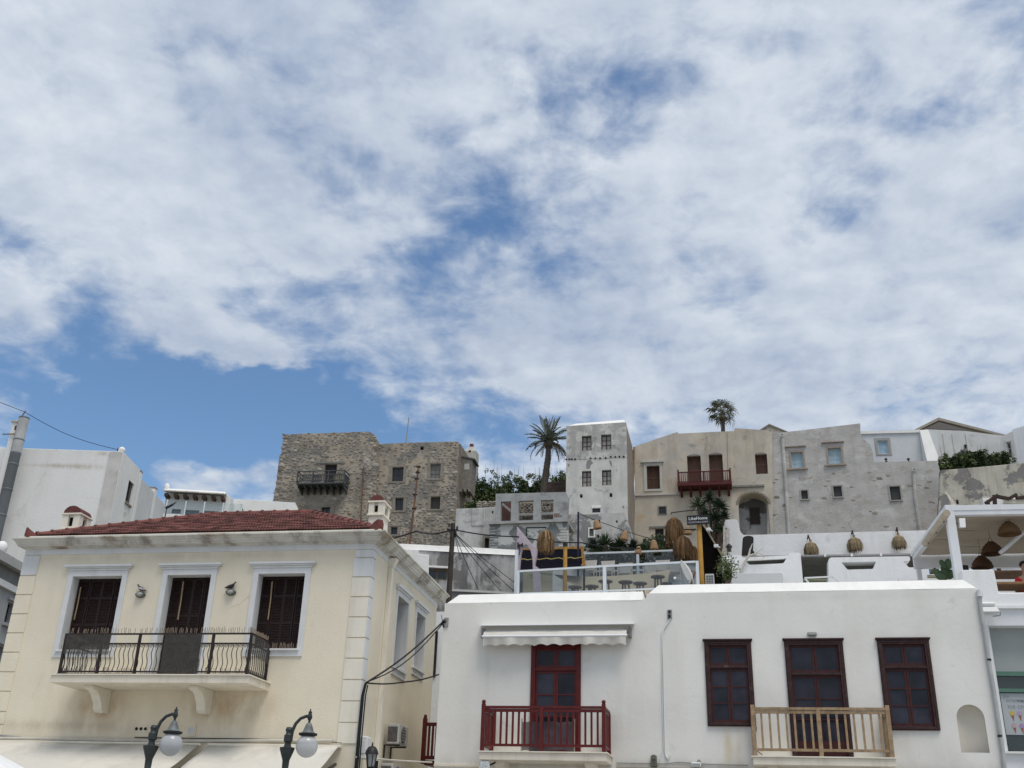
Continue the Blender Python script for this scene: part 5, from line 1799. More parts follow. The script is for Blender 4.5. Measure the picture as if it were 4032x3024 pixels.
# sign
sg0, sg1 = L(2705, 2045, .45), L(2792, 2045, .45)
zs1, zs0 = L(2750, 2028, .45).z, L(2750, 2064, .45).z
sg = FL.thing('bar_sign', 'black signboard with white lettering on the ochre post', 'sign', None, ((sg0.x + sg1.x) / 2, .45, (zs0 + zs1) / 2))
hw, hh2 = (sg1.x - sg0.x) / 2, (zs1 - zs0) / 2
MB().box(-hw, hw, 0, .04, -hh2, hh2).build('board', M('sign_black', (.012, .013, .016), .5), sg)
WL = M('sign_white', (.75, .76, .76), .6)
text('LikeHome', hh2 * .98, (0, -.002, hh2 * .28), sg, WL, sx=.98 * hw / (hh2 * 2.33))
text('COCKTAILS-SUSHI', hh2 * .52, (0, -.002, -hh2 * .55), sg, M('sign_pale', (.5, .5, .52), .6), sx=.98 * hw / (hh2 * 2.35))
o0 = Vector((0, 0, 0))
br = FL.thing('lamp_bracket', 'thin black bracket arm reaching left above the bar sign', 'bracket', None, L(2642, 2018, .6))
o0 = L(2642, 2018, .6)
for s, e_ in (((2642, 2026), (2643, 2019)), ((2643, 2019), (2716, 2010)), ((2716, 2010), (2765, 2008)), ((2765, 2008), (2765, 2028))):
    MB().bar(L(*s, .6) - o0, L(*e_, .6) - o0, .025).build('bar', BLACK, br)
br2 = FL.thing('lamp_bracket', 'short black bracket arm on the ochre post below the sign', 'bracket', None, L(2740, 2085, .6))
o0 = L(2740, 2085, .6)
MB().bar(L(2740, 2084, .6) - o0, L(2690, 2086, .6) - o0, .03).build('bar', BLACK, br2)
# basket pendants on a string
BASK = M('basket_cane', (.38, .24, .13), .8, .3, 40, .006, 60)
STRY = 4.6
strp = [(2277, 2018), (2342, 2048), (2465, 2092), (2575, 2128), (2700, 2090)]
sl_ = FL.thing('lamp_string', 'dark cable carrying the basket lamps from the navy pole', 'cable', None, L(*strp[0], STRY))
o0 = L(*strp[0], STRY)
MB().tube([L(*q_, STRY) - o0 for q_ in ((2277, 2018), (2310, 2036), (2400, 2068), (2465, 2092), (2530, 2112), (2575, 2126), (2640, 2110), (2745, 2085))], .012, 6).build('cable', CABLE, sl_)
for i, (px, ya, yb2, wp2, lab) in enumerate(((2347, 2047, 2082, 33, 'basket lamp nearest the navy pole on the lamp string'), (2463, 2090, 2126, 33, 'second basket lamp on the string, above the hedge'), (2574, 2126, 2161, 33, 'tilted basket lamp hanging over the back glass rail'), (2516, 2151, 2180, 27, 'basket lamp peeping over the back glass rail'), (2707, 2074, 2104, 33, 'basket lamp behind the ochre sign post'), (2637, 2118, 2140, 30, 'basket lamp below the uppermost raffia lamp'))):
    c = L(px, ya, STRY)
    H = c.z - L(px, yb2, STRY).z
    R_ = (L(px + wp2 / 2, ya, STRY).x - L(px - wp2 / 2, ya, STRY).x) / 2
    t = FL.thing('basket_lamp', lab, 'basket lamp', 'basket lamps over the cocktail terrace', (c.x, STRY, c.z))
    t.rotation_euler.x, t.rotation_euler.y = random.uniform(-.12, .12), random.uniform(-.2, .2)
    MB().lathe([(.02, 0), (R_ * .35, -.03 * H), (R_ * .62, -.2 * H), (R_ * .8, -.5 * H), (R_, -.93 * H), (R_ * 1.0, -H), (R_ * .92, -H), (R_ * .6, -.3 * H)], (0, 0, 0), 18).build('basket', BASK, t, True)
    for k in range(5):
        z_ = -H * (.18 + .18 * k)
        rr_ = R_ * (.62, .73, .82, .9, .99)[k]
        MB().tube([(rr_ * math.cos(a), rr_ * math.sin(a), z_) for a in [2 * math.pi * q_ / 16 for q_ in range(17)]], .009, 5).build('weave_ring', BASK, t)
# dark bamboo screen sloping down at the right, with floodlights
DK = M('dark_bamboo', (.012, .010, .009), .9, .4, 20, .01, 30, spec=.05)
sc = FL.thing('bamboo_screen', 'tall dark brown bamboo screen right of the ochre sign post', 'screen', None, (0, 0, zf))
ysc = 1.6
for k in range(26):
    u = k / 25
    xq = 2762 + 84 * u
    ytop = 2062 + (2165 - 2062) * u ** .85 + (60 * max(0, u - .8) / .2)
    t_, bq = zz0(L(xq, ytop, ysc)), zz0(L(xq + 4, 2275, ysc))
    MB().bar((bq.x, ysc, max(0, bq.z - .3)), (t_.x, ysc, t_.z), .045, .03).build('slat', DK, sc)
e0, e1 = zz0(L(2768, 2062, ysc - .05)), zz0(L(2842, 2185, ysc - .05))
MB().bar(e0, e1, .05).build('edge_pole', REED, sc)
for px, py, lab in ((2790, 2085, 'upper small white floodlight on the bamboo screen edge'), (2820, 2150, 'lower small white floodlight on the bamboo screen edge')):
    t = FL.thing('floodlight', lab, 'floodlight', 'small floodlights on the bamboo screen', L(px, py, ysc - .15))
    MB().box(-.07, .07, -.05, .05, -.05, .05).build('housing', WPIPE, t, bevel=.015)
    MB().bar((.05, 0, 0), (.12, 0, -.06), .03).build('bracket', WPIPE, t)
# stools, table, chairs
GST = M('grey_stool_wood', (.20, .17, .15), .75, .2, 10)
TANL = M('tan_stool_leg', (.36, .27, .18), .75, .2, 10)


def stool(px, py, y, r, lab):
    c = L(px, py, y)
    t = FL.thing('stool', lab, 'stool', 'round stools behind the front glass rail', (c.x, y, zf))
    h = c.z - zf
    MB().lathe([(r * .9, h - .05), (r, h - .035), (r, h - .01), (r * .96, h)], (0, 0, 0), 22).build('seat', GST, t, True)
    for k in range(3):
        a = .6 + 2 * math.pi * k / 3
        MB().bar((r * .45 * math.cos(a), r * .45 * math.sin(a), h - .05), (r * .75 * math.cos(a), r * .75 * math.sin(a), 0), .05).build('leg', GST if k else TANL, t)
    return t


for px, py, y, r, lab in ((2264, 2309, 1.2, .22, 'leftmost low grey stool under the canvas sail'), (2330, 2307, 1.2, .22, 'second grey stool from the left behind the front rail'), (2384, 2287, 1.9, .23, 'grey stool half hidden by the middle rail post'),
                          (2463, 2290, 1.7, .23, 'grey stool just right of the middle rail post'), (2520, 2295, 1.3, .22, 'low grey stool in front of its taller neighbours'), (2590, 2269, 2.6, .23, 'tallest grey stool at the right below the sail'), (2625, 2296, 1.6, .17, 'small grey stool beside the agave pot')):
    stool(px, py, y, r, lab)
SAIL = M('beige_sail_cloth', (.50, .43, .31), .9, .04, 2)
sl2 = FL.thing('shade_sail', 'beige shade sail stretched low behind the stools', 'shade sail', None, (0, 0, zf))
ys = 3.4
tp = [(2180, 2262), (2240, 2264), (2300, 2268), (2400, 2268), (2500, 2264), (2580, 2256), (2640, 2242)]
bt = [(2225, 2290), (2260, 2315), (2300, 2335), (2400, 2345), (2500, 2345), (2620, 2345), (2630, 2290)]
sv = MB()
for j in range(7):
    for i in range(len(tp)):
        q = zz0(L(*tp[i], ys)).lerp(zz0(L(*bt[i], ys - .5)), j / 6)
        sv.v.append((q.x, q.y + .1 * math.sin(i), q.z))
nt_ = len(tp)
sv.f = [(j * nt_ + i, j * nt_ + i + 1, (j + 1) * nt_ + i + 1, (j + 1) * nt_ + i) for j in range(6) for i in range(nt_ - 1)]
sv.build('cloth', SAIL, sl2, True)
WH = M('ivory_chair', (.6, .57, .52), .7, .05, 6)
for i, (px, py) in enumerate(((2325, 2208), (2395, 2210), (2465, 2218), (2565, 2216), (2610, 2207), (2660, 2213))):
    c = L(px, py, 4.2)
    t = FL.thing('canvas_chair', ('ivory canvas chair %s behind the back glass rail' % ('leftmost', 'second from left', 'third from left', 'fourth from left', 'second from right', 'rightmost')[i]), 'chair', 'ivory chairs behind the glass rails', (c.x, 4.2, zf))
    h = c.z - zf
    MB().hexa([(-.2, -.02, h - .35), (.2, -.02, h - .35), (.2, .02, h - .35), (-.2, .02, h - .35)], [(-.24, -.06, h), (.24, -.06, h), (.24, -.02, h), (-.24, -.02, h)]).build('backrest', WH, t)
    MB().box(-.22, .22, -.45, -.03, h - .45, h - .41).build('seat', WH, t)
    for a in (-.21, .21):
        MB().bar((a, -.02, 0), (a, -.02, h), .03).build('leg', WH, t)
        MB().bar((a, -.43, 0), (a, -.43, h - .25), .03).build('leg', WH, t)
        MB().bar((a, -.45, h - .25), (a, 0, h - .22), .035).build('armrest', WH, t)
# satellite dish, air conditioner, agave pot on the roof of the white house
ds = thing('satellite_dish', 'white satellite dish seen edge-on beside the glass rail', 'satellite dish', at(2703, 2290, 28.6))
o0 = at(2703, 2290, 28.6)
a, b = at(2682, 2207, 28.6) - o0, at(2728, 2300, 28.6) - o0
ax = (b - a)
vw_ = ray(2703, 2255).normalized()
nrm = (ax.cross(vw_).normalized() * -1 - vw_ * .22).normalized()
cen = (a + b) / 2
mt3 = nrm.to_track_quat('Z', 'Y').to_matrix()
Rd = ax.length / 2
MB().lathe([(.001, -.10), (Rd * .5, -.075), (Rd * .8, -.035), (Rd, 0), (Rd, .012), (Rd * .8, -.02), (Rd * .5, -.06), (.001, -.085)], cen, 28, mt3).build('dish', M('dish_paint', (.62, .62, .6), .5, .06, 4), ds, True)
MB().tube([cen - nrm * .1, cen - nrm * .25 + Vector((0, 0, -.1)), Vector((-.05, .1, -.6))], .03, 8).build('mast', M('rusty_mast', (.16, .08, .05), .8, .4, 12), ds, True)
MB().tube([cen + mt3 @ Vector((0, -Rd * .8, 0)), cen + nrm * .35], .012, 6).build('feed_arm', GREYC, ds)
MB().lathe([(.03, 0), (.035, .06)], cen + nrm * .35, 10, mt3).build('feed_horn', WPIPE, ds)
FA = Fr(2800, 2280, 28.4, -12)
ac = FA.thing('air_conditioner', 'white air conditioner with blue-tinted grille on the roof by the bamboo screen', 'air conditioner', 'air conditioning units', (0, 0, 0))
x0, x1, z0, z1 = FA.rect(2777, 2262, 2812, 2300)
MB().box(x0, x1, 0, .75, z0 - .2, z1 + .02).build('casing', ACW, ac, bevel=.012)
MB().box(x0 + .02, x1 - .02, -.008, -.001, z0, z1 - .03).build('grille_panel', M('blue_grille', (.045, .06, .09), .5), ac)
for k in range(5):
    MB().box(x0 + .015, x1 - .015, -.016, -.009, z0 + (z1 - z0 - .04) * k / 5, z0 + (z1 - z0 - .04) * k / 5 + .012).build('guard_bar', ACW, ac)
for k in range(4):
    xx = x0 + .02 + (x1 - x0 - .04) * k / 3
    MB().box(xx - .005, xx + .005, -.024, -.017, z0, z1 - .04).build('guard_bar', ACW, ac)
AG = M('agave_blue_green', (.09, .14, .10), .6, .25, 6)
c = L(2662, 2315, .9)
ag = FL.thing('agave', 'pale green agave behind the right front glass panel', 'plant', None, (c.x, .9, zf + .1))
random.seed(3)
for k in range(16):
    a = 2 * math.pi * k / 16 + random.uniform(-.2, .2)
    e_ = random.uniform(.5, 1.3)
    d = Vector((math.cos(a) * math.cos(e_), math.sin(a) * math.cos(e_), math.sin(e_)))
    Ln = random.uniform(.35, .5)
    s = Vector((-math.sin(a), math.cos(a), 0))
    up = Vector((0, 0, 1))
    b = MB()
    for t in (0, .35, .7, 1.):
        w = .035 * (1 - t ** 2) + .002
        q = d * (Ln * t) + up * (-.08 * t * t)
        b.v += [tuple(q - s * w), tuple(q - up * .008), tuple(q + s * w)]
    b.f = [(3 * i + j, 3 * i + j + 1, 3 * i + 4 + j, 3 * i + 3 + j) for i in range(3) for j in range(2)]
    b.build('leaf', AG, ag, True)
MB().lathe([(.14, -.1), (.2, .1), (.18, .1), (.17, .06), (.01, .06)], (0, 0, 0), 14).build('pot', M('clay_pot', (.3, .14, .08), .8), ag)
# ================================================================== the old town on the hill
def rp(fr, pts, y=0.):
    return [fr.xz(a, b, y) for a, b in pts]


def far_window(fr, root, r, frame_m, pane_m, y=0., cols=2, rows=3, recess=.16, fw=.07, surround=None, sw=.14, sill=None, name='window'):
    """r = local x0,x1,z0,z1 of the opening"""
    x0, x1, z0, z1 = r
    o = MB().ext(hole(x0, x1, z0, z1), y + recess, y + recess + .06, [hole(x0 + fw, x1 - fw, z0 + fw, z1 - fw)]).build(name, frame_m, root)
    pw, ph = (x1 - x0 - 2 * fw) / cols, (z1 - z0 - 2 * fw) / rows
    b = MB()
    for i in range(1, cols):
        xx = x0 + fw + pw * i
        b.box(xx - fw * .5, xx + fw * .5, y + recess - .01, y + recess + .05, z0 + fw, z1 - fw)
    for j in range(1, rows):
        zz_ = z0 + fw + ph * j
        b.box(x0 + fw, x1 - fw, y + recess + .003, y + recess + .045, zz_ - fw * .28, zz_ + fw * .28)
    if cols > 1 or rows > 1:
        b.build('glazing_bars', frame_m, o)
    for i in range(cols):
        for j in range(rows):
            MB().box(x0 + fw + pw * i, x0 + fw + pw * (i + 1), y + recess + .03, y + recess + .035, z0 + fw + ph * j, z0 + fw + ph * (j + 1)).build('pane', pane_m, o)
    if surround:
        MB().ext(hole(x0 - sw, x1 + sw, z0 - sw * .6, z1 + sw), y - .05, y - .002, [hole(x0, x1, z0, z1)]).build('stone_surround', surround, o)
    if sill:
        MB().box(x0 - sw, x1 + sw, y - .12, y + .05, z0 - .1, z0 - .002).build('sill', sill, o)
    return o


def far_shutter(fr, root, r, mat, y=0., leaves=2, recess=.1):
    x0, x1, z0, z1 = r
    w = (x1 - x0) / leaves
    for k in range(leaves):
        xa, xb = x0 + k * w + .01, x0 + (k + 1) * w - .01
        hs = [hole(xa + .07, xb - .07, z0 + .08, z0 + (z1 - z0) * .46), hole(xa + .07, xb - .07, z0 + (z1 - z0) * .52, z1 - .08)]
        o = MB().ext(hole(xa, xb, z0, z1), y + recess, y + recess + .06, hs).build('shutter', mat, root)
        b = MB()
        for h in hs:
            z = h[0][1]
            while z < h[2][1] - .03:
                b.hexa([(xa + .07, y + recess + .012, z), (xb - .07, y + recess + .012, z), (xb - .07, y + recess + .03, z), (xa + .07, y + recess + .03, z)],
                       [(xa + .07, y + recess + .03, z + .05), (xb - .07, y + recess + .03, z + .05), (xb - .07, y + recess + .045, z + .05), (xa + .07, y + recess + .045, z + .05)])
                z += .055
        b.build('slats', mat, o, kind='stuff')
    MB().box(x0, x1, y + recess + .062, y + recess + .08, z0, z1).build('shutter_backing', mat, root)


DARKW = M('dark_window', (.02, .021, .024), .2, spec=.5)
DARKF = M('dark_frame', (.035, .026, .024), .7, .2, 10)
# ---- the ruin: rubble stone house in two blocks
FK = Fr(1450, 1900, 88, -10)
RBASE = FK.l(1450, 2200).z - 1.5
RUB = M('rubble_mortar', (.30, .27, .225), .95, .25, .8, .05, 5,
        patches=(((.40, .345, .27), .55, .48, .57, (1, 1, 1), .4), ((.215, .203, .185), .42, .53, .60), ((.47, .44, .39), .8, .60, .66, (1, 1, 1), .3), ((.28, .21, .15), .5, .64, .74)), streak=((.07, .062, .055), .35, .8))
STM = [M('stone_dark', (.215, .198, .175), .95, .3, 4, .02, 12, randv=.3), M('stone_mid', (.30, .268, .222), .95, .3, 4, .02, 12, randv=.3), M('stone_pale', (.39, .36, .31), .95, .25, 4, .02, 12, randv=.25), M('stone_ochre', (.27, .215, .16), .95, .25, 4, .02, 12, randv=.25)]
ruin = FK.thing('ruined_stone_house', 'ruined rubble stone house with a grey wooden balcony', 'house')
R_LB = rp(FK, [(1045, 2260), (1072, 1985), (1086, 1915), (1100, 1795), (1108, 1786), (1118, 1711), (1200, 1707), (1330, 1704), (1450, 1699), (1470, 1708), (1482, 1728), (1484, 1760), (1470, 2260)], -.35)
R_RB = rp(FK, [(1470, 2260), (1476, 1749), (1600, 1743), (1700, 1741), (1803, 1738), (1780, 2260)])
LBW = [FK.rect(1277, 1828, 1324, 1903, -.35), FK.rect(1263, 1997, 1298, 2058, -.35)]
RBW = [FK.rect(1544, 1841, 1588, 1895), FK.rect(1694, 1828, 1734, 1884), FK.rect(1556, 1962, 1588, 2010), FK.rect(1695, 1957, 1733, 2004), FK.rect(1539, 2075, 1565, 2104), FK.rect(1790, 1750, 1796, 1762), FK.rect(1655, 1758, 1668, 1772), FK.rect(1556, 2136, 1578, 2150)]
wallL = MB().ext(R_LB, -.35, .5, [hole(*r) for r in LBW]).build('left_block_wall', RUB, ruin)
wallR = MB().ext(R_RB, 0, .6, [hole(*r) for r in RBW]).build('right_block_wall', RUB, ruin)
for r, yy in [(q, -.35) for q in LBW] + [(q, 0) for q in RBW]:
    MB().box(r[0] - .1, r[1] + .1, yy + .62, yy + .7, r[2] - .1, r[3] + .1).build('dark_room', M('soot_and_shade_black'), ruin)  # black sheet standing for the unlit room behind each opening
xr_ = max(p[0] for p in R_RB)
ztop = FK.l(1803, 1738).z
sdep = 9.0
# side wall receding at the right, top sloping as seen
s1 = FK.side(1872, 1842, xr_)
sl_pts = [(.6, -5), (sdep, -5), (sdep, s1.z), (max(2., min(s1.y, sdep - .2)), s1.z), (.6, ztop)]
zb_ = FK.l(1790, 2260).z
sl_pts = [(.6, zb_), (sdep, zb_), (sdep, s1.z), (.6, ztop)]
mb = MB().ext(sl_pts, 0, .5)
mb.xf(Matrix(((0, -1, 0, xr_), (1, 0, 0, 0), (0, 0, 1, 0), (0, 0, 0, 1)))).build('side_wall', M('tan_plaster_old', (.24, .205, .165), .95, .2, 1, .03, 6, streak=((.12, .105, .09), .5, 1)), ruin)
xl_ = min(p[0] for p in R_LB)
MB().box(xl_ + .6, xr_ - .5, sdep - .5, sdep, zb_, ztop - 1).build('rear_wall', RUB, ruin)
MB().box(xl_ + 2.2, xr_ - .51, .61, sdep - .51, ztop - .8, ztop - .5).build('flat_roof', RUB, ruin)
# individual stones
random.seed(21)
svar = []
for k in range(6):
    b = MB()
    rnd = random.Random(100 + k)
    n, m_ = 6, 3
    for i in range(m_ + 1):
        ph = math.pi * i / m_
        for j in range(n):
            a = 2 * math.pi * j / n + .3
            q = 1 + rnd.uniform(-.18, .18)
            ca, sa = math.cos(a), math.sin(a)
            sq = 1 / max(abs(ca), abs(sa)) ** .6
            rr_ = math.sin(ph) ** .6 if 0 < i < m_ else .35
            b.v.append((ca * sq * rr_ * q, -math.cos(ph) * .9, sa * sq * rr_ * q))
    for i in range(m_):
        for j in range(n):
            b.f.append((i * n + j, i * n + (j + 1) % n, (i + 1) * n + (j + 1) % n, (i + 1) * n + j))
    b.f.append(tuple(reversed(range(n))))
    b.f.append(tuple(range(m_ * n, m_ * n + n)))
    svar.append(b)
smesh = {}


def stone_me(k, mi, name='stone'):
    if (k, mi) not in smesh:
        smesh[(k, mi)] = svar[k].mesh(name, STM[mi])
    return smesh[(k, mi)]


def in_poly(p, poly):
    c = False
    for i in range(len(poly)):
        (x0, z0), (x1, z1) = poly[i - 1], poly[i]
        if (z0 > p[1]) != (z1 > p[1]) and p[0] < (x1 - x0) * (p[1] - z0) / (z1 - z0) + x0:
            c = not c
    return c


ALLST = []


def scatter(poly, holes_, y, dens_f, parent, size=(.10, .25), tries=6500, mats=(5, 5, 4, 1)):
    xs, zs = [p[0] for p in poly], [p[1] for p in poly]
    placed = []
    grid = {}
    for _ in range(tries):
        x, z = random.uniform(min(xs), max(xs)), random.uniform(min(zs), max(zs))
        if not in_poly((x, z), poly):
            continue
        d = dens_f(x, z)
        if random.random() > d:
            continue
        w = random.uniform(*size) * random.choice((.7, .8, 1, 1, 1.25))
        h = w * random.uniform(.42, .75)
        if any(a - w < x < b + w and c - h < z < e_ + h for a, b, c, e_ in holes_):
            continue
        gk = (int(x / .6), int(z / .6))
        bad = False
        for dx in (-1, 0, 1):
            for dz in (-1, 0, 1):
                for (px, pz, pw, ph) in grid.get((gk[0] + dx, gk[1] + dz), ()):
                    if abs(px - x) < (pw + w) * .86 and abs(pz - z) < (ph + h) * .86:
                        bad = True
        if bad:
            continue
        grid.setdefault(gk, []).append((x, z, w, h))
        mi = random.choices(range(4), mats)[0]
        placed.append((w * h, x, z, w, h, mi, random.randrange(6), y, parent))
    ALLST.extend(placed)
    return placed


pxk = lambda px, py, y=0.: FK.xz(px, py, y)


def blob(x, z, c, r):
    return math.exp(-(((x - c[0]) / r[0]) ** 2 + ((z - c[1]) / r[1]) ** 2))


zoneL = [(pxk(1180, 1760), (4.0, 2.2), .9), (pxk(1350, 1745), (4., 1.6), .9), (pxk(1465, 1900), (.8, 6.), .8), (pxk(1160, 1900), (2.2, 4.), .7), (pxk(1300, 1950), (2, .8), .5), (pxk(1250, 2080), (4, 1.5), .35)]
zoneR = [(pxk(1650, 2110), (5.5, 2.3), 1.), (pxk(1700, 2040), (1.6, 1.3), .8), (pxk(1720, 1810), (1.2, .9), .85), (pxk(1560, 1910), (1.7, .9), .5), (pxk(1770, 1960), (1.1, 4.), .65), (pxk(1700, 1920), (1.3, .7), .5), (pxk(1600, 1770), (3, .6), .25)]
scatter(R_LB, LBW, -.36, lambda x, z: min(1, .02 + max(k * blob(x, z, c, r) for c, r, k in zoneL)), wallL)
scatter(R_RB, RBW, -.01, lambda x, z: min(1, .015 + max(k * blob(x, z, c, r) for c, r, k in zoneR)), wallR)
# larger corner blocks up the left battered edge and at the right corner
for (px, py) in [(1126, 1722), (1122, 1745), (1115, 1762), (1119, 1778), (1113, 1800), (1110, 1830), (1105, 1850), (1100, 1880), (1130, 1880), (1098, 1900), (1126, 1905), (1094, 1925), (1088, 1950), (1122, 1930), (1086, 1975), (1118, 1960), (1083, 2000), (1112, 1990), (1080, 2020), (1110, 2020), (1078, 2045), (1105, 2050), (1478, 1760), (1474, 1790), (1478, 1830), (1472, 1870), (1476, 1900)]:
    x, z = FK.xz(px, py, -.35)
    ALLST.append((9, x, z, random.uniform(.26, .42), random.uniform(.15, .24), random.choices(range(4), (5, 6, 3, 1))[0], random.randrange(6), -.36, wallL))
for k in range(16):
    x, z = FK.xz(1796 - k * .7, 1760 + k * 25)
    ALLST.append((9, x - random.uniform(.0, .2), z, random.uniform(.22, .36), random.uniform(.14, .2), random.choices(range(4), (2, 6, 4, 4))[0], random.randrange(6), -.01, wallR))
ALLST.sort(key=lambda q: -q[0])
for i, (ar, x, z, w, h, mi, k, y, par_) in enumerate(ALLST):
    mx = Matrix.Translation((x, y, z)) @ Matrix.Rotation(random.uniform(-.15, .15), 4, 'Y') @ Matrix.Diagonal((w * .82, .02 + w * .08, h * .82, 1))
    if i < 290:
        inst(stone_me(k, mi), 'stone', par_, mx)
    else:
        key = (par_.name, mi)
        if key not in smesh:
            smesh[key] = (MB(), par_, mi)
        bb = smesh[key][0]
        bb.add([tuple(mx @ Vector(v)) for v in svar[k].v], svar[k].f)
for key, val in list(smesh.items()):
    if isinstance(val, tuple):
        val[0].build('small_stones', STM[val[2]], val[1], kind='stuff')
# windows and door of the ruin
GW = M('grey_weathered_wood', (.13, .13, .13), .85, .25, 10)
STT = M('stone_trim', (.255, .228, .188), .9, .2, 3, .02, 15)
far_shutter(FK, ruin, LBW[0], M('ruin_door_wood', (.05, .045, .05), .8, .3, 8), -.35, 2, .25)
MB().box(LBW[0][0] - .9, LBW[0][1] + .4, -.42, -.352, LBW[0][3] + .08, LBW[0][3] + .22).build('lintel', M('grey_lintel', (.22, .22, .2), .9, .2, 4), ruin)
far_window(FK, ruin, LBW[1], DARKF, DARKW, -.35, 2, 1, .25, .05, None)
MB().box(LBW[1][1] + .01, LBW[1][1] + .4, -.40, -.351, LBW[1][2], LBW[1][3] + .1).build('stone_jamb', STT, ruin)
for i, r in enumerate(RBW[:5]):
    if i == 1:
        far_window(FK, ruin, r, GW, M('grey_wood_panel', (.18, .175, .17), .8, .15, 6), 0, 2, 3, .12, .06, None)
    elif i == 3:
        far_window(FK, ruin, r, M('brown_mesh_frame', (.07, .06, .05), .8), M('brown_screen', (.045, .042, .038), .8), 0, 1, 1, .12, .05, None)
    else:
        far_window(FK, ruin, r, M('slate_frame', (.045, .05, .055), .7), DARKW, 0, 2, 2 if i == 0 else 1, .2, .05, None)
    for xa, xb in ((r[0] - .26, r[0] - .01), (r[1] + .01, r[1] + .26)):
        MB().box(xa, xb, -.05, -.001, r[2] - .05, r[3] + .05).build('stone_jamb', STT, ruin)
    MB().box(r[0] - .3, r[1] + .3, -.07, -.001, r[2] - .16, r[2] - .052).build('sill', STT, ruin)
    MB().box(r[0] - .35, r[1] + .35, -.06, -.001, r[3] + .052, r[3] + .17).build('lintel', STT, ruin)
# grey balcony on joists
bx0, bx1 = FK.l(1170, 1900, -1.6).x, FK.l(1355, 1900, -1.6).x
bz1, bz0, bzf = FK.l(1260, 1856, -1.6).z, FK.l(1260, 1893, -1.6).z, FK.l(1260, 1900, -1.6).z
GB = M('slate_grey_wood', (.075, .08, .085), .8, .3, 8)
bl_ = MB().box(bx0, bx1, -1.75, -.36, bzf - .16, bzf - .03).build('balcony_floor', GB, ruin)
for i in range(8):
    x = bx0 + .1 + (bx1 - bx0 - .2) * i / 7
    MB().hexa([(x - .06, -1.5, bzf - .3), (x + .06, -1.5, bzf - .3), (x + .06, -.36, bzf - .75), (x - .06, -.36, bzf - .75)], [(x - .06, -1.65, bzf - .17), (x + .06, -1.65, bzf - .17), (x + .06, -.36, bzf - .17), (x - .06, -.36, bzf - .17)]).build('joist', GB, bl_)
rl = MB()
for z, w in ((bz1, .08), (bz1 - .33, .06), (bz0, .06)):
    rl.bar((bx0, -1.7, z), (bx1, -1.7, z), w, .06).bar((bx0, -1.7, z), (bx0, -.36, z), w, .06).bar((bx1, -1.7, z), (bx1, -.36, z), w, .06)
rl_o = rl.build('balcony_railing', GB, ruin)
for x in (bx0, bx0 + (bx1 - bx0) * .33, bx0 + (bx1 - bx0) * .66, bx1):
    MB().box(x - .05, x + .05, -1.76, -1.65, bzf - .02, bz1 + .04).build('railing_post', GB, rl_o)
bm = MB().box(-.03, .03, -.025, .025, bz0, bz1 - .33).mesh('baluster', GB)
for i in range(24):
    if random.random() < .85:
        inst(bm, 'baluster', rl_o, Matrix.Translation((bx0 + (bx1 - bx0) * (i + .5) / 24, -1.7, 0)))
for i in range(8):
    inst(bm, 'baluster', rl_o, Matrix.Translation((bx1, -1.65 + i * .17, 0)))
xa = FK.l(1318, 1880, -1.6).x
MB().box(xa, bx1 - .1, -1.66, -1.63, bz0 - .2, bz1 - .38).build('plywood_board', M('old_plywood', (.30, .26, .19), .9, .2, 5), rl_o)
MB().box(bx0 + 1.3, xa - 1.2, -1.64, -1.61, bz0 - .1, bz1 - .38).build('plywood_board', M('grey_plywood', (.22, .22, .21), .9, .2, 5), rl_o)
# pipes and the timber closet, chimney
RUST = M('rusty_pipe', (.16, .085, .055), .8, .4, 3)
dr = [FK.l(1432, 1838, -.6), FK.l(1428, 1920, -.6), FK.l(1420, 2050, -.6)]
MB().tube(dr, .06, 6).build('drain_pipe', RUST, ruin)
cw0 = FK.side(1815, 1855, xr_ + .01)
cl_ = MB()
ycl = max(.8, min(cw0.y, 6))
zc1, zc0_ = FK.side(1845, 1860, xr_).z, FK.side(1835, 1965, xr_).z
cl_.hexa([(xr_ + .01, ycl, zc0_), (xr_ + 1., ycl, zc0_), (xr_ + 1., ycl + 1.8, zc0_), (xr_ + .01, ycl + 1.8, zc0_)], [(xr_ + .01, ycl, zc1 + .3), (xr_ + 1., ycl, zc1), (xr_ + 1., ycl + 1.8, zc1), (xr_ + .01, ycl + 1.8, zc1 + .3)])
clo = cl_.build('timber_closet', M('closet_plaster', (.2, .185, .16), .9, .25, 3, .02, 10), ruin)
MB().hexa([(xr_ - .0, ycl - .1, zc1 + .31), (xr_ + 1.2, ycl - .1, zc1 + .01), (xr_ + 1.2, ycl + 1.9, zc1 + .01), (xr_ - .0, ycl + 1.9, zc1 + .31)], [(xr_ - .0, ycl - .1, zc1 + .42), (xr_ + 1.25, ycl - .1, zc1 + .1), (xr_ + 1.25, ycl + 1.9, zc1 + .1), (xr_ - .0, ycl + 1.9, zc1 + .42)]).build('closet_roof', GW, clo)
MB().box(xr_ + .3, xr_ + .75, ycl - .03, ycl - .005, zc1 - .9, zc1 - .35).build('closet_window', M('pale_shutter', (.45, .45, .43), .8), clo)
for k in range(3):
    MB().bar((xr_ + .1 + .4 * k, ycl - .2, zc0_ - .15), (xr_ + .1 + .4 * k, ycl + 1.6, zc0_ - .15), .2).build('closet_joist', STT, clo)
q = FK.l(1855, 1800, 6.5)
ckm = M('chimney_limewash', (.42, .41, .37), .9, .2, 2, .01, 10)
chm = FK.thing('chimney', 'whitewashed chimney with a red clay pot behind the ruined house', 'chimney', None, (q.x, 6.5, s1.z - 1.5))
hz = lambda py: FK.l(1855, py, 6.5).z - (s1.z - 1.5)
wq = (FK.l(1882, 1800, 6.5).x - FK.l(1832, 1800, 6.5).x) / 2
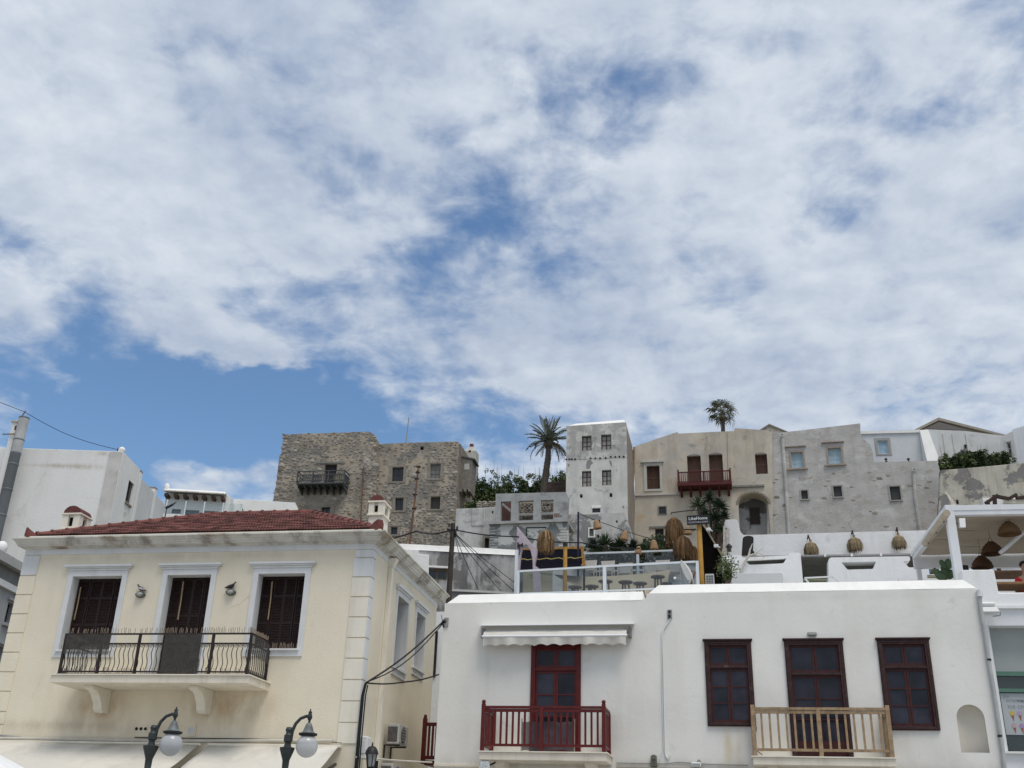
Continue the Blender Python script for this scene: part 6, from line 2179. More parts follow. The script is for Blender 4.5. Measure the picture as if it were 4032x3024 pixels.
MB().box(-wq, wq, -wq, wq, -3., hz(1785)).build('shaft', ckm, chm, bevel=.03)
MB().hexa([(-wq, -wq, hz(1785) + .001), (wq, -wq, hz(1785) + .001), (wq, wq, hz(1785) + .001), (-wq, wq, hz(1785) + .001)], [(-.25, -.25, hz(1763)), (.25, -.25, hz(1763)), (.25, .25, hz(1763)), (-.25, .25, hz(1763))]).build('shoulder', ckm, chm)
MB().lathe([(.18, hz(1763)), (.22, hz(1759)), (.17, hz(1753)), (.2, hz(1750)), (.12, hz(1750))], (0, 0, 0), 12).build('pot', RIDGE, chm, True)
MB().box(-.12, .08, -wq - .01, -wq + .05, hz(1790), hz(1782)).build('smoke_hole', M('soot_and_shade_black'), chm)
q = FK.l(1598, 1745, 2)
fp = FK.thing('flagpole', 'thin grey pole rising from the flat roof of the ruined house', 'pole', None, (q.x, 2, q.z - .3))
MB().tube([(0, 0, 0), (.1, 0, FK.l(1606, 1645, 2).z - q.z + .3)], .05, 8).build('shaft', GREYC, fp)

# ---- white tower house
TW = M('tower_limewash', (.60, .595, .56), .9, .12, 1.2, .02, 8, patches=(((.42, .42, .41), .35, .57, .62), ((.58, .52, .43), .5, .55, .7)), streak=((.36, .35, .33), .45, 1.), crack=((.3, .29, .27), .6, .02, .6))
TWU = M('tower_upper_plaster', (.43, .425, .40), .95, .15, 1.5, .03, 8, patches=(((.60, .59, .56), .8, .50, .56), ((.28, .275, .265), .9, .58, .66)), streak=((.2, .195, .18), .4, 1.2))
FTW = Fr(2350, 1850, 86, -12.6)
tow = FTW.thing('tower_house', 'tall square whitewashed tower house with four brown windows', 'house')
TWIN = [FTW.rect(*r) for r in ((2291, 1716, 2329, 1775), (2367, 1711, 2407, 1771), (2291, 1854, 2328, 1916), (2370, 1850, 2407, 1911))]
TSM = [FTW.rect(*r) for r in ((2283, 1945, 2294, 1960), (2400, 1941, 2411, 1957), (2332, 2001, 2364, 2018))]
x0, x1 = FTW.l(2229, 1850).x, FTW.l(2468, 1850).x
zm, zt2, zb2 = FTW.l(2350, 1806).z, FTW.l(2350, 1672).z, FTW.l(2350, 2200).z
MB().ext(hole(x0, x1, zb2, zm), 0, .5, [hole(*r) for r in TWIN[2:] + TSM]).build('lower_front_wall', TW, tow)
MB().ext([(x0, zm + .001), (x1, zm + .001), (x1, zt2 + .08), (x0, zt2)], -.03, .5, [hole(*r) for r in TWIN[:2]]).build('upper_front_wall', TWU, tow)
tdep = 6.5
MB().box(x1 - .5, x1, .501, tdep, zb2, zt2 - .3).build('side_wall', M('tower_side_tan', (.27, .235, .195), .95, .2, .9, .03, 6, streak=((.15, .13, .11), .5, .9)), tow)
MB().box(x0, x0 + .5, .501, tdep, zb2, zt2 - .3).build('side_wall', TW, tow)
MB().box(x0 + .51, x1 - .51, tdep - .4, tdep, zb2, zt2 - .3).build('rear_wall', TW, tow)
cx0, cx1 = FTW.l(2258, 1664, .6).x, FTW.l(2458, 1655, .6).x
zc2 = FTW.l(2360, 1656, .6).z
MB().hexa([(x0 - .02, -.02, zt2), (x1 + .02, -.02, zt2 + .082), (x1 + .02, tdep, zt2 + .0), (x0 - .02, tdep, zt2)], [(cx0, .7, zc2 - .15), (cx1, .7, zc2 + .0), (cx1, tdep - .8, zc2 - .3), (cx0, tdep - .8, zc2 - .3)]).build('vaulted_roof', WHITE, tow, bevel=.15)
for r in TWIN + TSM:
    MB().box(r[0] - .1, r[1] + .1, .5, .56, r[2] - .1, r[3] + .1).build('dark_room', M('soot_and_shade_black'), tow)  # black sheets painted as the dark inside the windows
LACE = M('lace_curtain', (.33, .31, .28), .6, .2, 6)
for r in TWIN:
    far_window(FTW, tow, r, M('tower_frame', (.035, .022, .02), .7), LACE, 0, 2, 3, .24, .075)
far_window(FTW, tow, TSM[2], DARKF, DARKW, 0, 1, 1, .15, .04, None)
MB().box(TSM[2][0] - .05, TSM[2][1] + .05, -.05, -.001, TSM[2][3] + .02, TSM[2][3] + .25).build('lintel', WHITE, tow)
hb_ = MB()
for px, py in ((2229, 1809), (2242, 1808), (2252, 1808), (2265, 1808), (2325, 1804), (2344, 1804), (2363, 1804), (2385, 1803), (2405, 1799), (2423, 1799), (2439, 1798), (2456, 1798)):
    q = FTW.l(px, py, -.035)
    MB().lathe([(.085, 0), (.085, .02)], (q.x, -.035, q.z), 8, Matrix.Rotation(rad(90), 3, 'X')).build('beam_hole', M('soot_and_shade_black'), tow)  # flat black disc painted as the shade in a hole
GRP = M('grey_render_patch', (.25, .25, .245), .95, .1, 3)
for pts in (((2311, 1815), (2325, 1810), (2336, 1824), (2326, 1832), (2322, 1846), (2309, 1845), (2308, 1828)), ((2398, 1815), (2404, 1812), (2410, 1825), (2408, 1838), (2403, 1832)), ((2235, 1824), (2243, 1829), (2241, 1838), (2236, 1835)), ((2451, 1990), (2458, 1992), (2458, 2002), (2451, 2002))):
    MB().ext(rp(FTW, pts, -.004), -.006, -.001).build('render_patch', GRP, tow)
# annex below the tower
FAN = Fr(2350, 2090, 82.5, -12.6)
PEEL = M('peeling_limewash', (.52, .515, .49), .9, .1, 1, .02, 8, patches=(((.26, .265, .26), .55, .50, .53, (1, 1, 1), -.6), ((.36, .33, .29), 1.2, .6, .72)), streak=((.3, .29, .27), .4, 1.2))
ann = FAN.thing('tower_annex', 'low peeling whitewashed annex at the foot of the tower house', 'house')
AW_ = [FAN.rect(2321, 2082, 2338, 2113), FAN.rect(2351, 2105, 2359, 2118), FAN.rect(2425, 2049, 2432, 2058), FAN.rect(2355, 2047, 2362, 2056)]
MB().ext(rp(FAN, [(2234, 2225), (2500, 2225), (2490, 2130), (2475, 2060), (2459, 2018), (2400, 2021), (2320, 2026), (2234, 2024)]), 0, 3., [hole(*r) for r in AW_]).build('wall_body', PEEL, ann)
far_window(FAN, ann, AW_[0], DARKF, M('grey_pane', (.2, .2, .2), .6), 0, 1, 1, .15, .03, WHITE, .1, WHITE)
for r in AW_[1:]:
    MB().box(r[0], r[1], .3, .35, r[2], r[3]).build('dark_recess', M('soot_and_shade_black'), ann)  # black back face paints the shade inside the small holes
# ---- beige house with the red balcony
BG = M('beige_old_plaster', (.53, .475, .39), .95, .12, .7, .02, 8, patches=(((.44, .415, .37), .3, .44, .66), ((.50, .39, .26), .45, .57, .70), ((.33, .32, .305), .5, .62, .68)), streak=((.27, .22, .165), .5, .8), crack=((.25, .22, .18), .5, .025, .6))
FBG = Fr(2750, 1850, 90, -11.8)
bei = FBG.thing('beige_house', 'beige plastered house with a dark red balcony and brown shutters', 'house')
BW = {'s1': FBG.rect(2547, 1834, 2598, 1926), 'd1': FBG.rect(2707, 1796, 2761, 1900), 'd2': FBG.rect(2793, 1790, 2847, 1900), 's2': FBG.rect(2975, 1789, 3022, 1866), 'w1': FBG.rect(2595, 1996, 2622, 2024), 'lo': FBG.rect(2580, 2081, 2614, 2135)}
zar = FBG.l(2965, 1985).z
axc, axr = FBG.l(2966, 1985).x, (FBG.l(3026, 1985).x - FBG.l(2908, 1985).x) / 2
zab = FBG.l(2966, 2150).z
ARC = [(axc - axr, zab), (axc + axr, zab)] + [(axc + axr * math.cos(math.pi * i / 14), zar + axr * .78 * math.sin(math.pi * i / 14)) for i in range(15)]
MB().ext(rp(FBG, [(2497, 2230), (3045, 2230), (3040, 1700), (3020, 1694), (2893, 1686), (2890, 1697), (2672, 1707), (2666, 1701), (2500, 1757)]), 0, .6, [hole(*r) for r in BW.values()] + [ARC]).build('front_wall', BG, bei)
xL, xR = FBG.l(2497, 1900).x, FBG.l(3040, 1900).x
zBt = FBG.l(2800, 1715).z
MB().box(xL, xL + .6, .61, 8, zab, zBt - 1.2).box(xR - .6, xR, .61, 8, zab, zBt).build('side_wall', BG, bei)
MB().box(xL + .61, xR - .61, 7.6, 8, zab, zBt - 1.2).build('rear_wall', BG, bei)
MB().ext(ARC, 1.6, 1.7).build('arch_back', M('arch_limewash', (.38, .38, .38), .95, .1, 1, patches=(((.11, .11, .11), .5, .48, .56),)), bei)
b = MB()
for i in range(len(ARC)):
    a, c = ARC[i], ARC[(i + 1) % len(ARC)]
    b.add([(a[0], .6, a[1]), (c[0], .6, c[1]), (c[0], 1.6, c[1]), (a[0], 1.6, a[1])], [(0, 1, 2, 3)])
b.build('arch_soffit', BG, bei)
r = FBG.rect(2952, 1998, 2992, 2064, 1.5)
far_shutter(FBG, bei, r, M('arch_shutter', (.05, .038, .035), .8, .3, 8), 1.4, 2, .05)
ring = MB()
for i in range(14):
    a0_, a1_ = math.pi * (i + .06) / 14, math.pi * (i + .94) / 14
    pts = [(axc + axr * k * math.cos(a), zar + axr * .78 * k * math.sin(a)) for k, a in ((1.01, a0_), (1.16, a0_), (1.16, a1_), (1.01, a1_))]
    MB().ext(pts, -.05, -.001).build('arch_stone', STT, bei)
BSH = M('brown_shutter_far', (.085, .045, .03), .75, .2, 10)
for k in ('s1', 'd1', 'd2', 's2'):
    far_shutter(FBG, bei, BW[k], BSH, 0, 2, .22)
for k in ('d1', 'd2', 's2'):
    r = BW[k]
    MB().ext([(r[0], r[3] + .01), (r[1], r[3] + .01), (r[1] - .2, r[3] + .14), ((r[0] + r[1]) / 2, r[3] + .2), (r[0] + .2, r[3] + .14)], -.04, -.001).build('arched_lintel', M('grey_lintel'), bei)
far_window(FBG, bei, BW['w1'], DARKF, DARKW, 0, 1, 1, .12, .05, M('grey_lintel'), .1)
far_shutter(FBG, bei, BW['lo'], M('arch_shutter'), 0, 1, .2)
MB().box(BW['lo'][0] - .5, BW['lo'][1] + .3, -.1, -.001, BW['lo'][3] + .05, BW['lo'][3] + .2).build('lintel', M('grey_lintel'), bei)
r = BW['s1']
MB().ext([(r[0] - .28, r[2] - .2), (r[1] + .2, r[2] - .2), (r[1] + .2, r[3] + .3), (r[0] - .28, r[3] + .3)], -.06, -.001, [hole(*r)]).build('stone_surround', M('white_stone', (.5, .49, .46), .9, .1, 3), bei)
MB().box(r[0] - .5, r[1] + .4, -.2, -.001, r[3] + .302, r[3] + .5).build('window_cap', M('white_stone'), bei)
z = FBG.l(2580, 1948).z
MB().box(xL, FBG.l(2700, 1945).x, -.12, -.001, z - .08, z + .06).build('string_course', M('white_stone'), bei)
z = FBG.l(2950, 1915).z
MB().box(FBG.l(2885, 1920).x, FBG.l(3010, 1920).x, -.2, -.001, z - .1, z + .08).build('string_course', M('grey_lintel'), bei)
MB().tube([FBG.l(2497, 1760, -.1), FBG.l(2492, 1950, -.1), FBG.l(2489, 2150, -.1)], .09, 8).build('drain_pipe', M('tan_drain', (.32, .2, .12), .8, .2, 2), bei)
MB().tube([FBG.l(2866, 1700, -.06), FBG.l(2869, 1850, -.06)], .05, 6).build('drain_pipe', BG, bei)
# its balcony
by0 = -1.5
bx0, bx1 = FBG.l(2671, 1890, by0).x, FBG.l(2876, 1880, by0).x
zt3, zf3 = FBG.l(2770, 1857, by0).z, FBG.l(2770, 1897, by0).z
DRED = M('dark_red_wood', (.085, .014, .014), .6, .2, 8)
fl3 = MB().box(bx0 - .1, bx1 + .1, by0 - .1, -.001, zf3 - .32, zf3 - .05).build('balcony_floor', DRED, bei)
for i in range(6):
    x = bx0 + .2 + (bx1 - bx0 - .4) * i / 5
    MB().hexa([(x - .1, by0 + .4, zf3 - .5), (x + .1, by0 + .4, zf3 - .5), (x + .1, -.001, zf3 - .95), (x - .1, -.001, zf3 - .95)], [(x - .1, by0, zf3 - .33), (x + .1, by0, zf3 - .33), (x + .1, -.001, zf3 - .33), (x - .1, -.001, zf3 - .33)]).build('joist', DRED, fl3)
rl = MB()
for z_, w in ((zt3, .1), (zf3 + .05, .08)):
    rl.bar((bx0, by0, z_), (bx1, by0, z_), w, .08).bar((bx0, by0, z_), (bx0, 0, z_), w, .08).bar((bx1, by0, z_), (bx1, 0, z_), w, .08)
ro3 = rl.build('balcony_railing', DRED, bei)
for x in (bx0, bx0 + (bx1 - bx0) * .49, bx1):
    MB().box(x - .07, x + .07, by0 - .07, by0 + .07, zf3, zt3 + (.25 if x != bx0 + (bx1 - bx0) * .49 else .05)).build('railing_post', DRED, ro3)
bm3 = MB().box(-.035, .035, -.03, .03, zf3 + .09, zt3 - .04).mesh('baluster', DRED)
for i in range(26):
    inst(bm3, 'baluster', ro3, Matrix.Translation((bx0 + (bx1 - bx0) * (i + .5) / 26, by0, 0)))
for i in range(7):
    for x in (bx0, bx1):
        inst(bm3, 'baluster', ro3, Matrix.Translation((x, by0 + .2 + i * .18, 0)))
# ---- grey roughcast house with pale blue windows
GY = M('grey_roughcast', (.47, .455, .435), .95, .12, .8, .035, 6, patches=(((.39, .38, .36), .45, .50, .64, (1, 1, 1.8)), ((.56, .55, .53), .6, .55, .66, (1, 1, 1.6)), ((.40, .36, .31), .9, .58, .66, (1, 1, 1.7)), ((.35, .34, .325), 1.6, .64, .70, (1, 1, 2.2))), streak=((.33, .31, .29), .4, 1.), crack=((.3, .28, .26), .5, .03, .6))
FG = Fr(3200, 1850, 88, -14)
gry = FG.thing('grey_house', 'long grey roughcast house with pale blue windows on the hill', 'house')
GWN = [FG.rect(3116, 1781, 3162, 1842), FG.rect(3262, 1764, 3313, 1826)]
GSM = [FG.rect(3155, 1931, 3181, 1966), FG.rect(3282, 1914, 3315, 1957), FG.rect(3505, 1915, 3546, 1970)]
outl = [(3022, 2200), (3745, 2180), (3716, 1980), (3700, 1850), (3690, 1814), (3441, 1820), (3437, 1780), (3425, 1750), (3405, 1732), (3391, 1722), (3388, 1700), (3387, 1667), (3200, 1689), (3022, 1709)]
MB().ext(rp(FG, outl), 0, .7, [hole(*r) for r in GWN + GSM]).build('front_wall', GY, gry)
gx0, gx1 = FG.l(3022, 1900).x, FG.l(3690, 1900).x
MB().box(gx0, gx0 + .6, .701, 7, FG.l(3100, 2200).z, FG.l(3030, 1730).z).box(gx1 - .6, gx1, .701, 7, FG.l(3100, 2200).z, FG.l(3690, 1830).z).build('side_wall', GY, gry)
for r in GWN + GSM:
    MB().box(r[0] - .1, r[1] + .1, .7, .78, r[2] - .1, r[3] + .1).build('dark_room', M('soot_and_shade_black'), gry)  # black sheet in place of an unlit interior
PBL = M('pale_blue_frame', (.45, .55, .60), .6, .06, 4)
PBP = M('pale_blue_blind', (.36, .50, .57), .45, .08, 4)
TST = M('tan_stone_surround', (.33, .28, .245), .9, .15, 4)
for r in GWN:
    o = far_window(FG, gry, r, PBL, PBP, 0, 2, 3, .26, .09, TST, .17)
    MB().box(r[0] - .5, r[1] + .35, -.18, -.001, r[3] + .5, r[3] + .6).build('drip_ledge', TST, gry)
    MB().box(r[0] - .45, r[1] + .35, -.2, -.051, r[2] - .22, r[2] - .11).build('sill', TST, gry)
for r in GSM:
    far_window(FG, gry, r, M('grey_frame_far', (.12, .115, .105), .8), M('grey_mesh_far', (.05, .05, .052), .6), 0, 1, 1, .15, .05, M('grey_surround', (.34, .33, .31), .9, .1, 3), .12, M('grey_surround'))
for pts in (((3080, 1715), (3090, 1850), (3108, 2130)), ((3598, 1852), (3604, 1960), (3624, 2090))):
    q = [FG.l(a, b, -.08) for a, b in pts]
    MB().tube(q, .16, 8).build('drain_pipe', GY, gry)
    MB().lathe([(.19, 0), (.19, .1), (.1, .1), (.1, .02)], q[0] + Vector((0, -.12, 0)), 12, Matrix.Rotation(rad(90), 3, 'X')).build('pipe_mouth', M('white_stone'), gry)
random.seed(5)
for k in range(42):
    px, py = random.uniform(3040, 3690), random.uniform(1850, 2080)
    x, z = FG.xz(px, py)
    if any(a - .5 < x < b + .5 and c - .4 < z < d + .5 for a, b, c, d in GWN + GSM):
        continue
    w = random.uniform(.12, .35)
    me = stone_me(random.randrange(6), random.choice((1, 1, 2)))
    inst(me, 'stone', gry, Matrix.Translation((x, .0, z)) @ Matrix.Diagonal((w * .8, .03, w * random.uniform(.25, .5), 1)))
# gable behind beige house
FGb = Fr(3030, 1690, 104, -10)
gb_ = FGb.thing('gable_house', 'small stone gable peeping over the beige house', 'house')
MB().ext(rp(FGb, [(2980, 1760), (3100, 1760), (3098, 1699), (3028, 1672), (2983, 1698)]), 0, 5).build('gable_wall', BG, gb_)
xz = [FGb.xz(a, b) for a, b in ((2976, 1703), (3028, 1670), (3104, 1702))]
MB().ext([xz[0], xz[1], xz[2], (xz[2][0], xz[2][1] - .15), (xz[1][0], xz[1][1] - .18), (xz[0][0], xz[0][1] - .15)], -.15, 5.1).build('roof', STT, gb_)
r = FGb.rect(3010, 1696, 3035, 1704)
MB().box(r[0], r[1], -.02, -.001, r[2], r[3]).build('vent_slot', M('soot_and_shade_black'), gb_)  # black strip painted as the shade in the slot
# ---- white upper house with buttress
FU = Fr(3500, 1760, 91, -9.5)
uph = FU.thing('white_upper_house', 'white house with one pale blue window and a sloping buttress', 'house')
r = FU.rect(3457, 1735, 3497, 1787)
MB().ext(rp(FU, [(3380, 1860), (3700, 1860), (3690, 1700), (3625, 1694), (3385, 1702)]), 0, 5, [hole(*r)]).build('front_wall', M('upper_white', (.60, .62, .63), .9, .05, 1, .01, 8), uph)
z = FU.l(3500, 1698).z
MB().box(FU.l(3385, 1700).x, FU.l(3622, 1700).x, -.15, -.001, z - .25, z + .02).build('parapet_coping', WHITE, uph)
far_window(FU, uph, r, PBL, M('blue_shutter_panel', (.30, .43, .52), .6, .2, 3), 0, 1, 1, .1, .1, M('grey_surround'), .25)
bp = [FU.l(a, b, yy) for a, b, yy in ((3618, 1698, 0), (3648, 1697, 0), (3700, 1815, -1.6), (3655, 1815, -1.6))]
bq = [FU.l(a, b, yy) for a, b, yy in ((3618, 1698, 0), (3648, 1697, 0))]
xa, xb = bp[0].x, bp[1].x
za, zb = bp[0].z, bp[2].z
MB().hexa([(xa, -1.6, zb - .5), (xb + .5, -1.6, zb - .5), (xb + .5, -.001, zb - .5), (xa, -.001, zb - .5)], [(xa, -.35, za), (xb + .1, -.35, za), (xb + .1, -.001, za), (xa, -.001, za)]).build('buttress', WHITE, uph, bevel=.05)
for px, py, lab in ((3489, 1813, 'left small black spotlight on the grey house parapet'), (3577, 1811, 'right small black spotlight on the grey house parapet')):
    q = FG.l(px, py, .3)
    t = FG.thing('spotlight', lab, 'spotlight', 'spotlights on the grey house parapet', (q.x, .3, FG.l(px, 1818, .3).z))
    MB().lathe([(.06, 0), (.06, .15), (.14, .2), (.1, .32), (.03, .36)], (0, 0, 0), 10).build('head', BLACK, t)
    MB().box(-.12, .12, -.12, .12, -.03, 0).build('base', BLACK, t)
# ---- far right houses
FV = Fr(3800, 1750, 96, -4)
LGR = M('pale_grey_render', (.56, .56, .545), .9, .08, .8, .01, 6, patches=(((.36, .36, .355), .5, .58, .7),))
vr = FV.thing('grey_flat_house', 'pale grey flat-roofed house behind the oleander', 'house')
rw = FV.rect(3783, 1770, 3822, 1800)
MB().ext(rp(FV, [(3640, 1880), (3960, 1880), (3955, 1716), (3800, 1697), (3642, 1690)]), 0, 5, [hole(*rw)]).build('front_wall', LGR, vr)
far_window(FV, vr, rw, M('white_stone'), DARKW, 0, 2, 1, .1, .08)
for px in (3718, 3755, 3808):
    MB().box(FV.l(px, 1740).x - .08, FV.l(px, 1740).x + .08, -.08, -.001, FV.l(px, 1800).z, FV.l(px, 1708).z).build('wall_rib', LGR, vr)
q = FV.l(3800, 1762)
t = FV.thing('wall_lantern', 'small black lantern on the pale grey house above the oleander', 'lantern', None, (q.x, -.15, q.z))
MB().lathe([(.02, .3), (.12, .2), (.16, .12), (.1, .1), (.08, -.15), (.02, -.2)], (0, 0, 0), 8).build('body', BLACK, t)
MB().bar((0, 0, .1), (0, .14, .15), .04).build('arm', BLACK, t)
FV2 = Fr(3760, 1690, 112, -4)
gh = FV2.thing('gabled_hall', 'broad cream gable roof rising behind the pale grey house', 'house')
pts = [FV2.xz(a, b) for a, b in ((3560, 1716), (3690, 1650), (3940, 1712))]
MB().ext(pts + [(pts[2][0], pts[2][1] - 6), (pts[0][0], pts[0][1] - 6)], 0, 8).build('gable_wall', M('cream_gable', (.42, .39, .34), .9, .06, 1), gh)
MB().ext([(pts[0][0] - .4, pts[0][1] - .2), pts[1], (pts[2][0] + .4, pts[2][1] - .2), (pts[2][0] + .4, pts[2][1] - .45), (pts[1][0], pts[1][1] - .35), (pts[0][0] - .4, pts[0][1] - .45)], -.5, 8).build('roof', M('roof_edge_tan', (.33, .30, .25), .9, .1, 2), gh)
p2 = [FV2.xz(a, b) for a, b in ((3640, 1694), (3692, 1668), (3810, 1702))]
MB().ext(p2, -.55, -.51).build('gable_shade_panel', M('gable_shade_grey', (.16, .15, .14), .9), gh)  # dark panel in front of the gable, painted as a recess in shade
FV3 = Fr(3990, 1760, 92, -30)
rh = FV3.thing('white_corner_house', 'white house corner with a small window at the far right edge', 'house')
rw = FV3.rect(3966, 1740, 3984, 1790)
MB().ext(rp(FV3, [(3935, 1880), (4010, 1880), (4004, 1688), (3940, 1722)]), 0, 1, [hole(*rw)]).build('front_wall', LGR, rh)
far_window(FV3, rh, rw, M('white_stone'), DARKW, 0, 1, 2, .15, .1, M('white_stone'), .15)
xq = FV3.l(4005, 1800).x
MB().hexa([(xq, 0, FV3.l(4005, 1880).z), (xq + 6, -2.5, FV3.l(4005, 1880).z), (xq + 6, 3, FV3.l(4005, 1880).z), (xq, 3, FV3.l(4005, 1880).z)], [(xq, 0, FV3.l(4004, 1688).z), (xq + 6, -2.5, FV3.l(4004, 1688).z), (xq + 6, 3, FV3.l(4004, 1688).z), (xq, 3, FV3.l(4004, 1688).z)]).build('end_wall', WHITE2, rh)
# ---- stained garden wall at the right
FQ = Fr(3850, 1900, 82, -8)
gw = FQ.thing('garden_wall', 'cream and grey stained retaining wall above the pergola', 'wall')
MB().ext(rp(FQ, [(3690, 2130), (4200, 2120), (4200, 1812), (4032, 1822), (3860, 1838), (3704, 1851)]), 0, .6).build('wall_body', M('stained_retaining_wall', (.48, .455, .385), .95, .12, .8, .03, 6, patches=(((.22, .215, .205), .45, .52, .56, (1, 1, 1), -.4), ((.48, .44, .34), .7, .6, .75)), streak=((.13, .125, .115), .8, 1.6)), gw, bevel=.05)
r = FQ.rect(3765, 1968, 3774, 1984)
MB().box(r[0], r[1], -.02, -.001, r[2], r[3]).build('wall_hole', M('soot_and_shade_black'), gw)  # flat black patch painted as the dark of a hole

# ---- grey-white garden wall and unfinished concrete frame in the middle
FM1 = Fr(1870, 2080, 84, -10)
LIM = M('stained_limewash', (.56, .56, .54), .95, .1, .9, .02, 7, patches=(((.36, .36, .35), .5, .52, .62), ((.25, .24, .23), 1.0, .62, .70)), streak=((.25, .25, .24), .6, 1.1))
gw1 = FM1.thing('garden_wall', 'stained whitewashed wall with a raised panel between the ruin and concrete frame', 'wall')
dr_ = FM1.rect(1908, 2118, 1926, 2168)
MB().ext(rp(FM1, [(1785, 2220), (1990, 2220), (1985, 1993), (1900, 1999), (1795, 2003)]), 0, .5, [hole(*dr_)]).build('wall_body', LIM, gw1, bevel=.04)
MB().ext(hole(dr_[0] - .18, dr_[1] + .18, dr_[2], dr_[3] + .2), -.06, -.001, [hole(dr_[0], dr_[1], dr_[2] + .001, dr_[3])]).build('door_frame', STT, gw1)
MB().box(dr_[0], dr_[1], .3, .36, dr_[2], dr_[3]).build('door', M('dark_door_wood', (.04, .03, .025), .8, .3, 6), gw1)
for a, b in (((1858, 2006), (1866, 2068)), ((1904, 2004), (1911, 2064))):
    r = FM1.rect(*a, *b)
    MB().box(r[0], r[1], -.07, -.001, r[2], r[3]).build('raised_strip', LIM, gw1, bevel=.03)
r = FM1.rect(1860, 2062, 1908, 2070)
MB().box(r[0], r[1], -.06, -.001, r[2], r[3]).build('raised_strip', LIM, gw1)
r = FM1.rect(1937, 2012, 1943, 2020)
MB().box(r[0], r[1], -.02, -.001, r[2], r[3]).build('wall_hole', M('soot_and_shade_black'), gw1)  # hole drawn as a flat black patch of painted shade
# dry stones on top of it
random.seed(9)
ds_ = FM1.thing('dry_stone_wall', 'low dry stone wall above the stained white wall', 'wall', None, (0, 1.2, 0))
for row, (ya, yb_) in enumerate(((1998, 1990), (1990, 1982), (1982, 1975))):
    px = 1885 + row * 3
    while px < 1955:
        w = random.uniform(.16, .3)
        x, z = FM1.xz(px, (ya + yb_) / 2, 1.2)
        inst(stone_me(random.randrange(6), random.choice((0, 1, 1, 2, 3))), 'stone', ds_, Matrix.Translation((x, 0, z)) @ Matrix.Diagonal((w, .25, .12, 1)))
        px += w * 2 * 46
MB().box(FM1.l(1880, 2000, 1.2).x, FM1.l(1960, 2000, 1.2).x, -.12, .3, FM1.l(1900, 2010, 1.2).z, FM1.l(1900, 1980, 1.2).z).build('wall_core', RUB, ds_)
FCF = Fr(2080, 2000, 80.5, -13.3)
CON = M('raw_concrete', (.36, .365, .36), .95, .15, 1.5, .015, 10, patches=(((.23, .235, .235), .8, .55, .7), ((.40, .40, .39), .9, .62, .75)))
cf = FCF.thing('concrete_frame', 'unfinished grey concrete frame with three openings in the middle of the hillside', 'ruin')
op = [FCF.rect(1971, 1974, 2012, 2051), FCF.rect(2041, 1971, 2100, 2050), FCF.rect(2129, 1968, 2179, 2048)]
MB().ext(rp(FCF, [(1951, 2054), (2234, 2048), (2238, 1956), (2226, 1937), (2160, 1939), (1952, 1944)]), 0, .45, [hole(*r) for r in op]).build('frame_body', CON, cf)
z1_, z0_ = FCF.l(2080, 2052).z, FCF.l(2080, 2062).z
MB().box(FCF.l(1926, 2056).x, FCF.l(2236, 2050).x, -.25, 3, z0_, z1_).build('floor_slab', CON, cf)
lw = FCF.rect(1926, 2063, 2236, 2190)
PE2 = M('peeling_grey_render', (.20, .21, .21), .95, .12, 1, .02, 8, patches=(((.52, .52, .5), .42, .50, .525, (1, 1, 1), .7), ((.26, .27, .27), 1.1, .6, .7)))
MB().box(lw[0], lw[1], 0, .5, lw[2] - 1, z0_ - .001).build('lower_wall', PE2, cf)
for k in range(9):
    r = FCF.rect(1930, 2075 + k * 11, 1950 + (k % 2) * 9, 2082 + k * 11)
    MB().box(r[0], r[1], -.04, -.001, r[2], r[3]).build('corner_stone', M('grey_corner_stone', (.33, .335, .33), .95, .15, 4), cf)
for k in range(8):
    r = FCF.rect(2200 + (k % 2) * 8, 2078 + k * 11, 2232, 2085 + k * 11)
    MB().box(r[0], r[1], -.04, -.001, r[2], r[3]).build('corner_stone', M('white_stone'), cf)
MB().box(FCF.l(1955, 2000, 2.4).x, FCF.l(2236, 2000, 2.4).x, 2.4, 2.8, z1_, FCF.l(2080, 1972, 2.4).z).build('rear_wall', RUB, cf)
random.seed(14)
for row in range(11):
    py = 2048 - row * 6.4
    px = 2030 + random.uniform(0, 4)
    while px < 2196:
        w = random.uniform(.12, .24)
        x, z = FCF.xz(px, py, 2.4)
        inst(stone_me(random.randrange(6), random.choices((0, 1, 2, 3), (2, 4, 3, 2))[0]), 'stone', cf, Matrix.Translation((x, 2.36, z)) @ Matrix.Diagonal((w, .14, .085, 1)))
        px += w * 2 * 46
BRK = bpy.data.materials.new('red_brick_infill')
BRK.use_nodes = True
bn_ = BRK.node_tree.nodes
bt_ = bn_.new('ShaderNodeTexBrick')
bt_.inputs['Color1'].default_value = (.17, .045, .03, 1)
bt_.inputs['Color2'].default_value = (.10, .03, .022, 1)
bt_.inputs['Mortar'].default_value = (.09, .07, .06, 1)
bt_.inputs['Scale'].default_value = 3.2
bt_.inputs['Mortar Size'].default_value = .03
tcb = bn_.new('ShaderNodeTexCoord')
mpb = bn_.new('ShaderNodeMapping')
mpb.inputs['Rotation'].default_value = (rad(90), 0, 0)
BRK.node_tree.links.new(tcb.outputs['Object'], mpb.inputs[0])
BRK.node_tree.links.new(mpb.outputs[0], bt_.inputs[0])
BRK.node_tree.links.new(bt_.outputs[0], bn_['Principled BSDF'].inputs[0])
r = FCF.rect(1962, 1965, 2018, 2055, 1.6)
MB().box(r[0], r[1], 1.6, 1.8, z1_, r[3]).build('brick_wall', BRK, cf)
a, b = FCF.l(1968, 1976, 1.3), FCF.l(2016, 2016, 1.3)
MB().bar(a, b, .3, .18).build('stair_stringer', CON, cf)
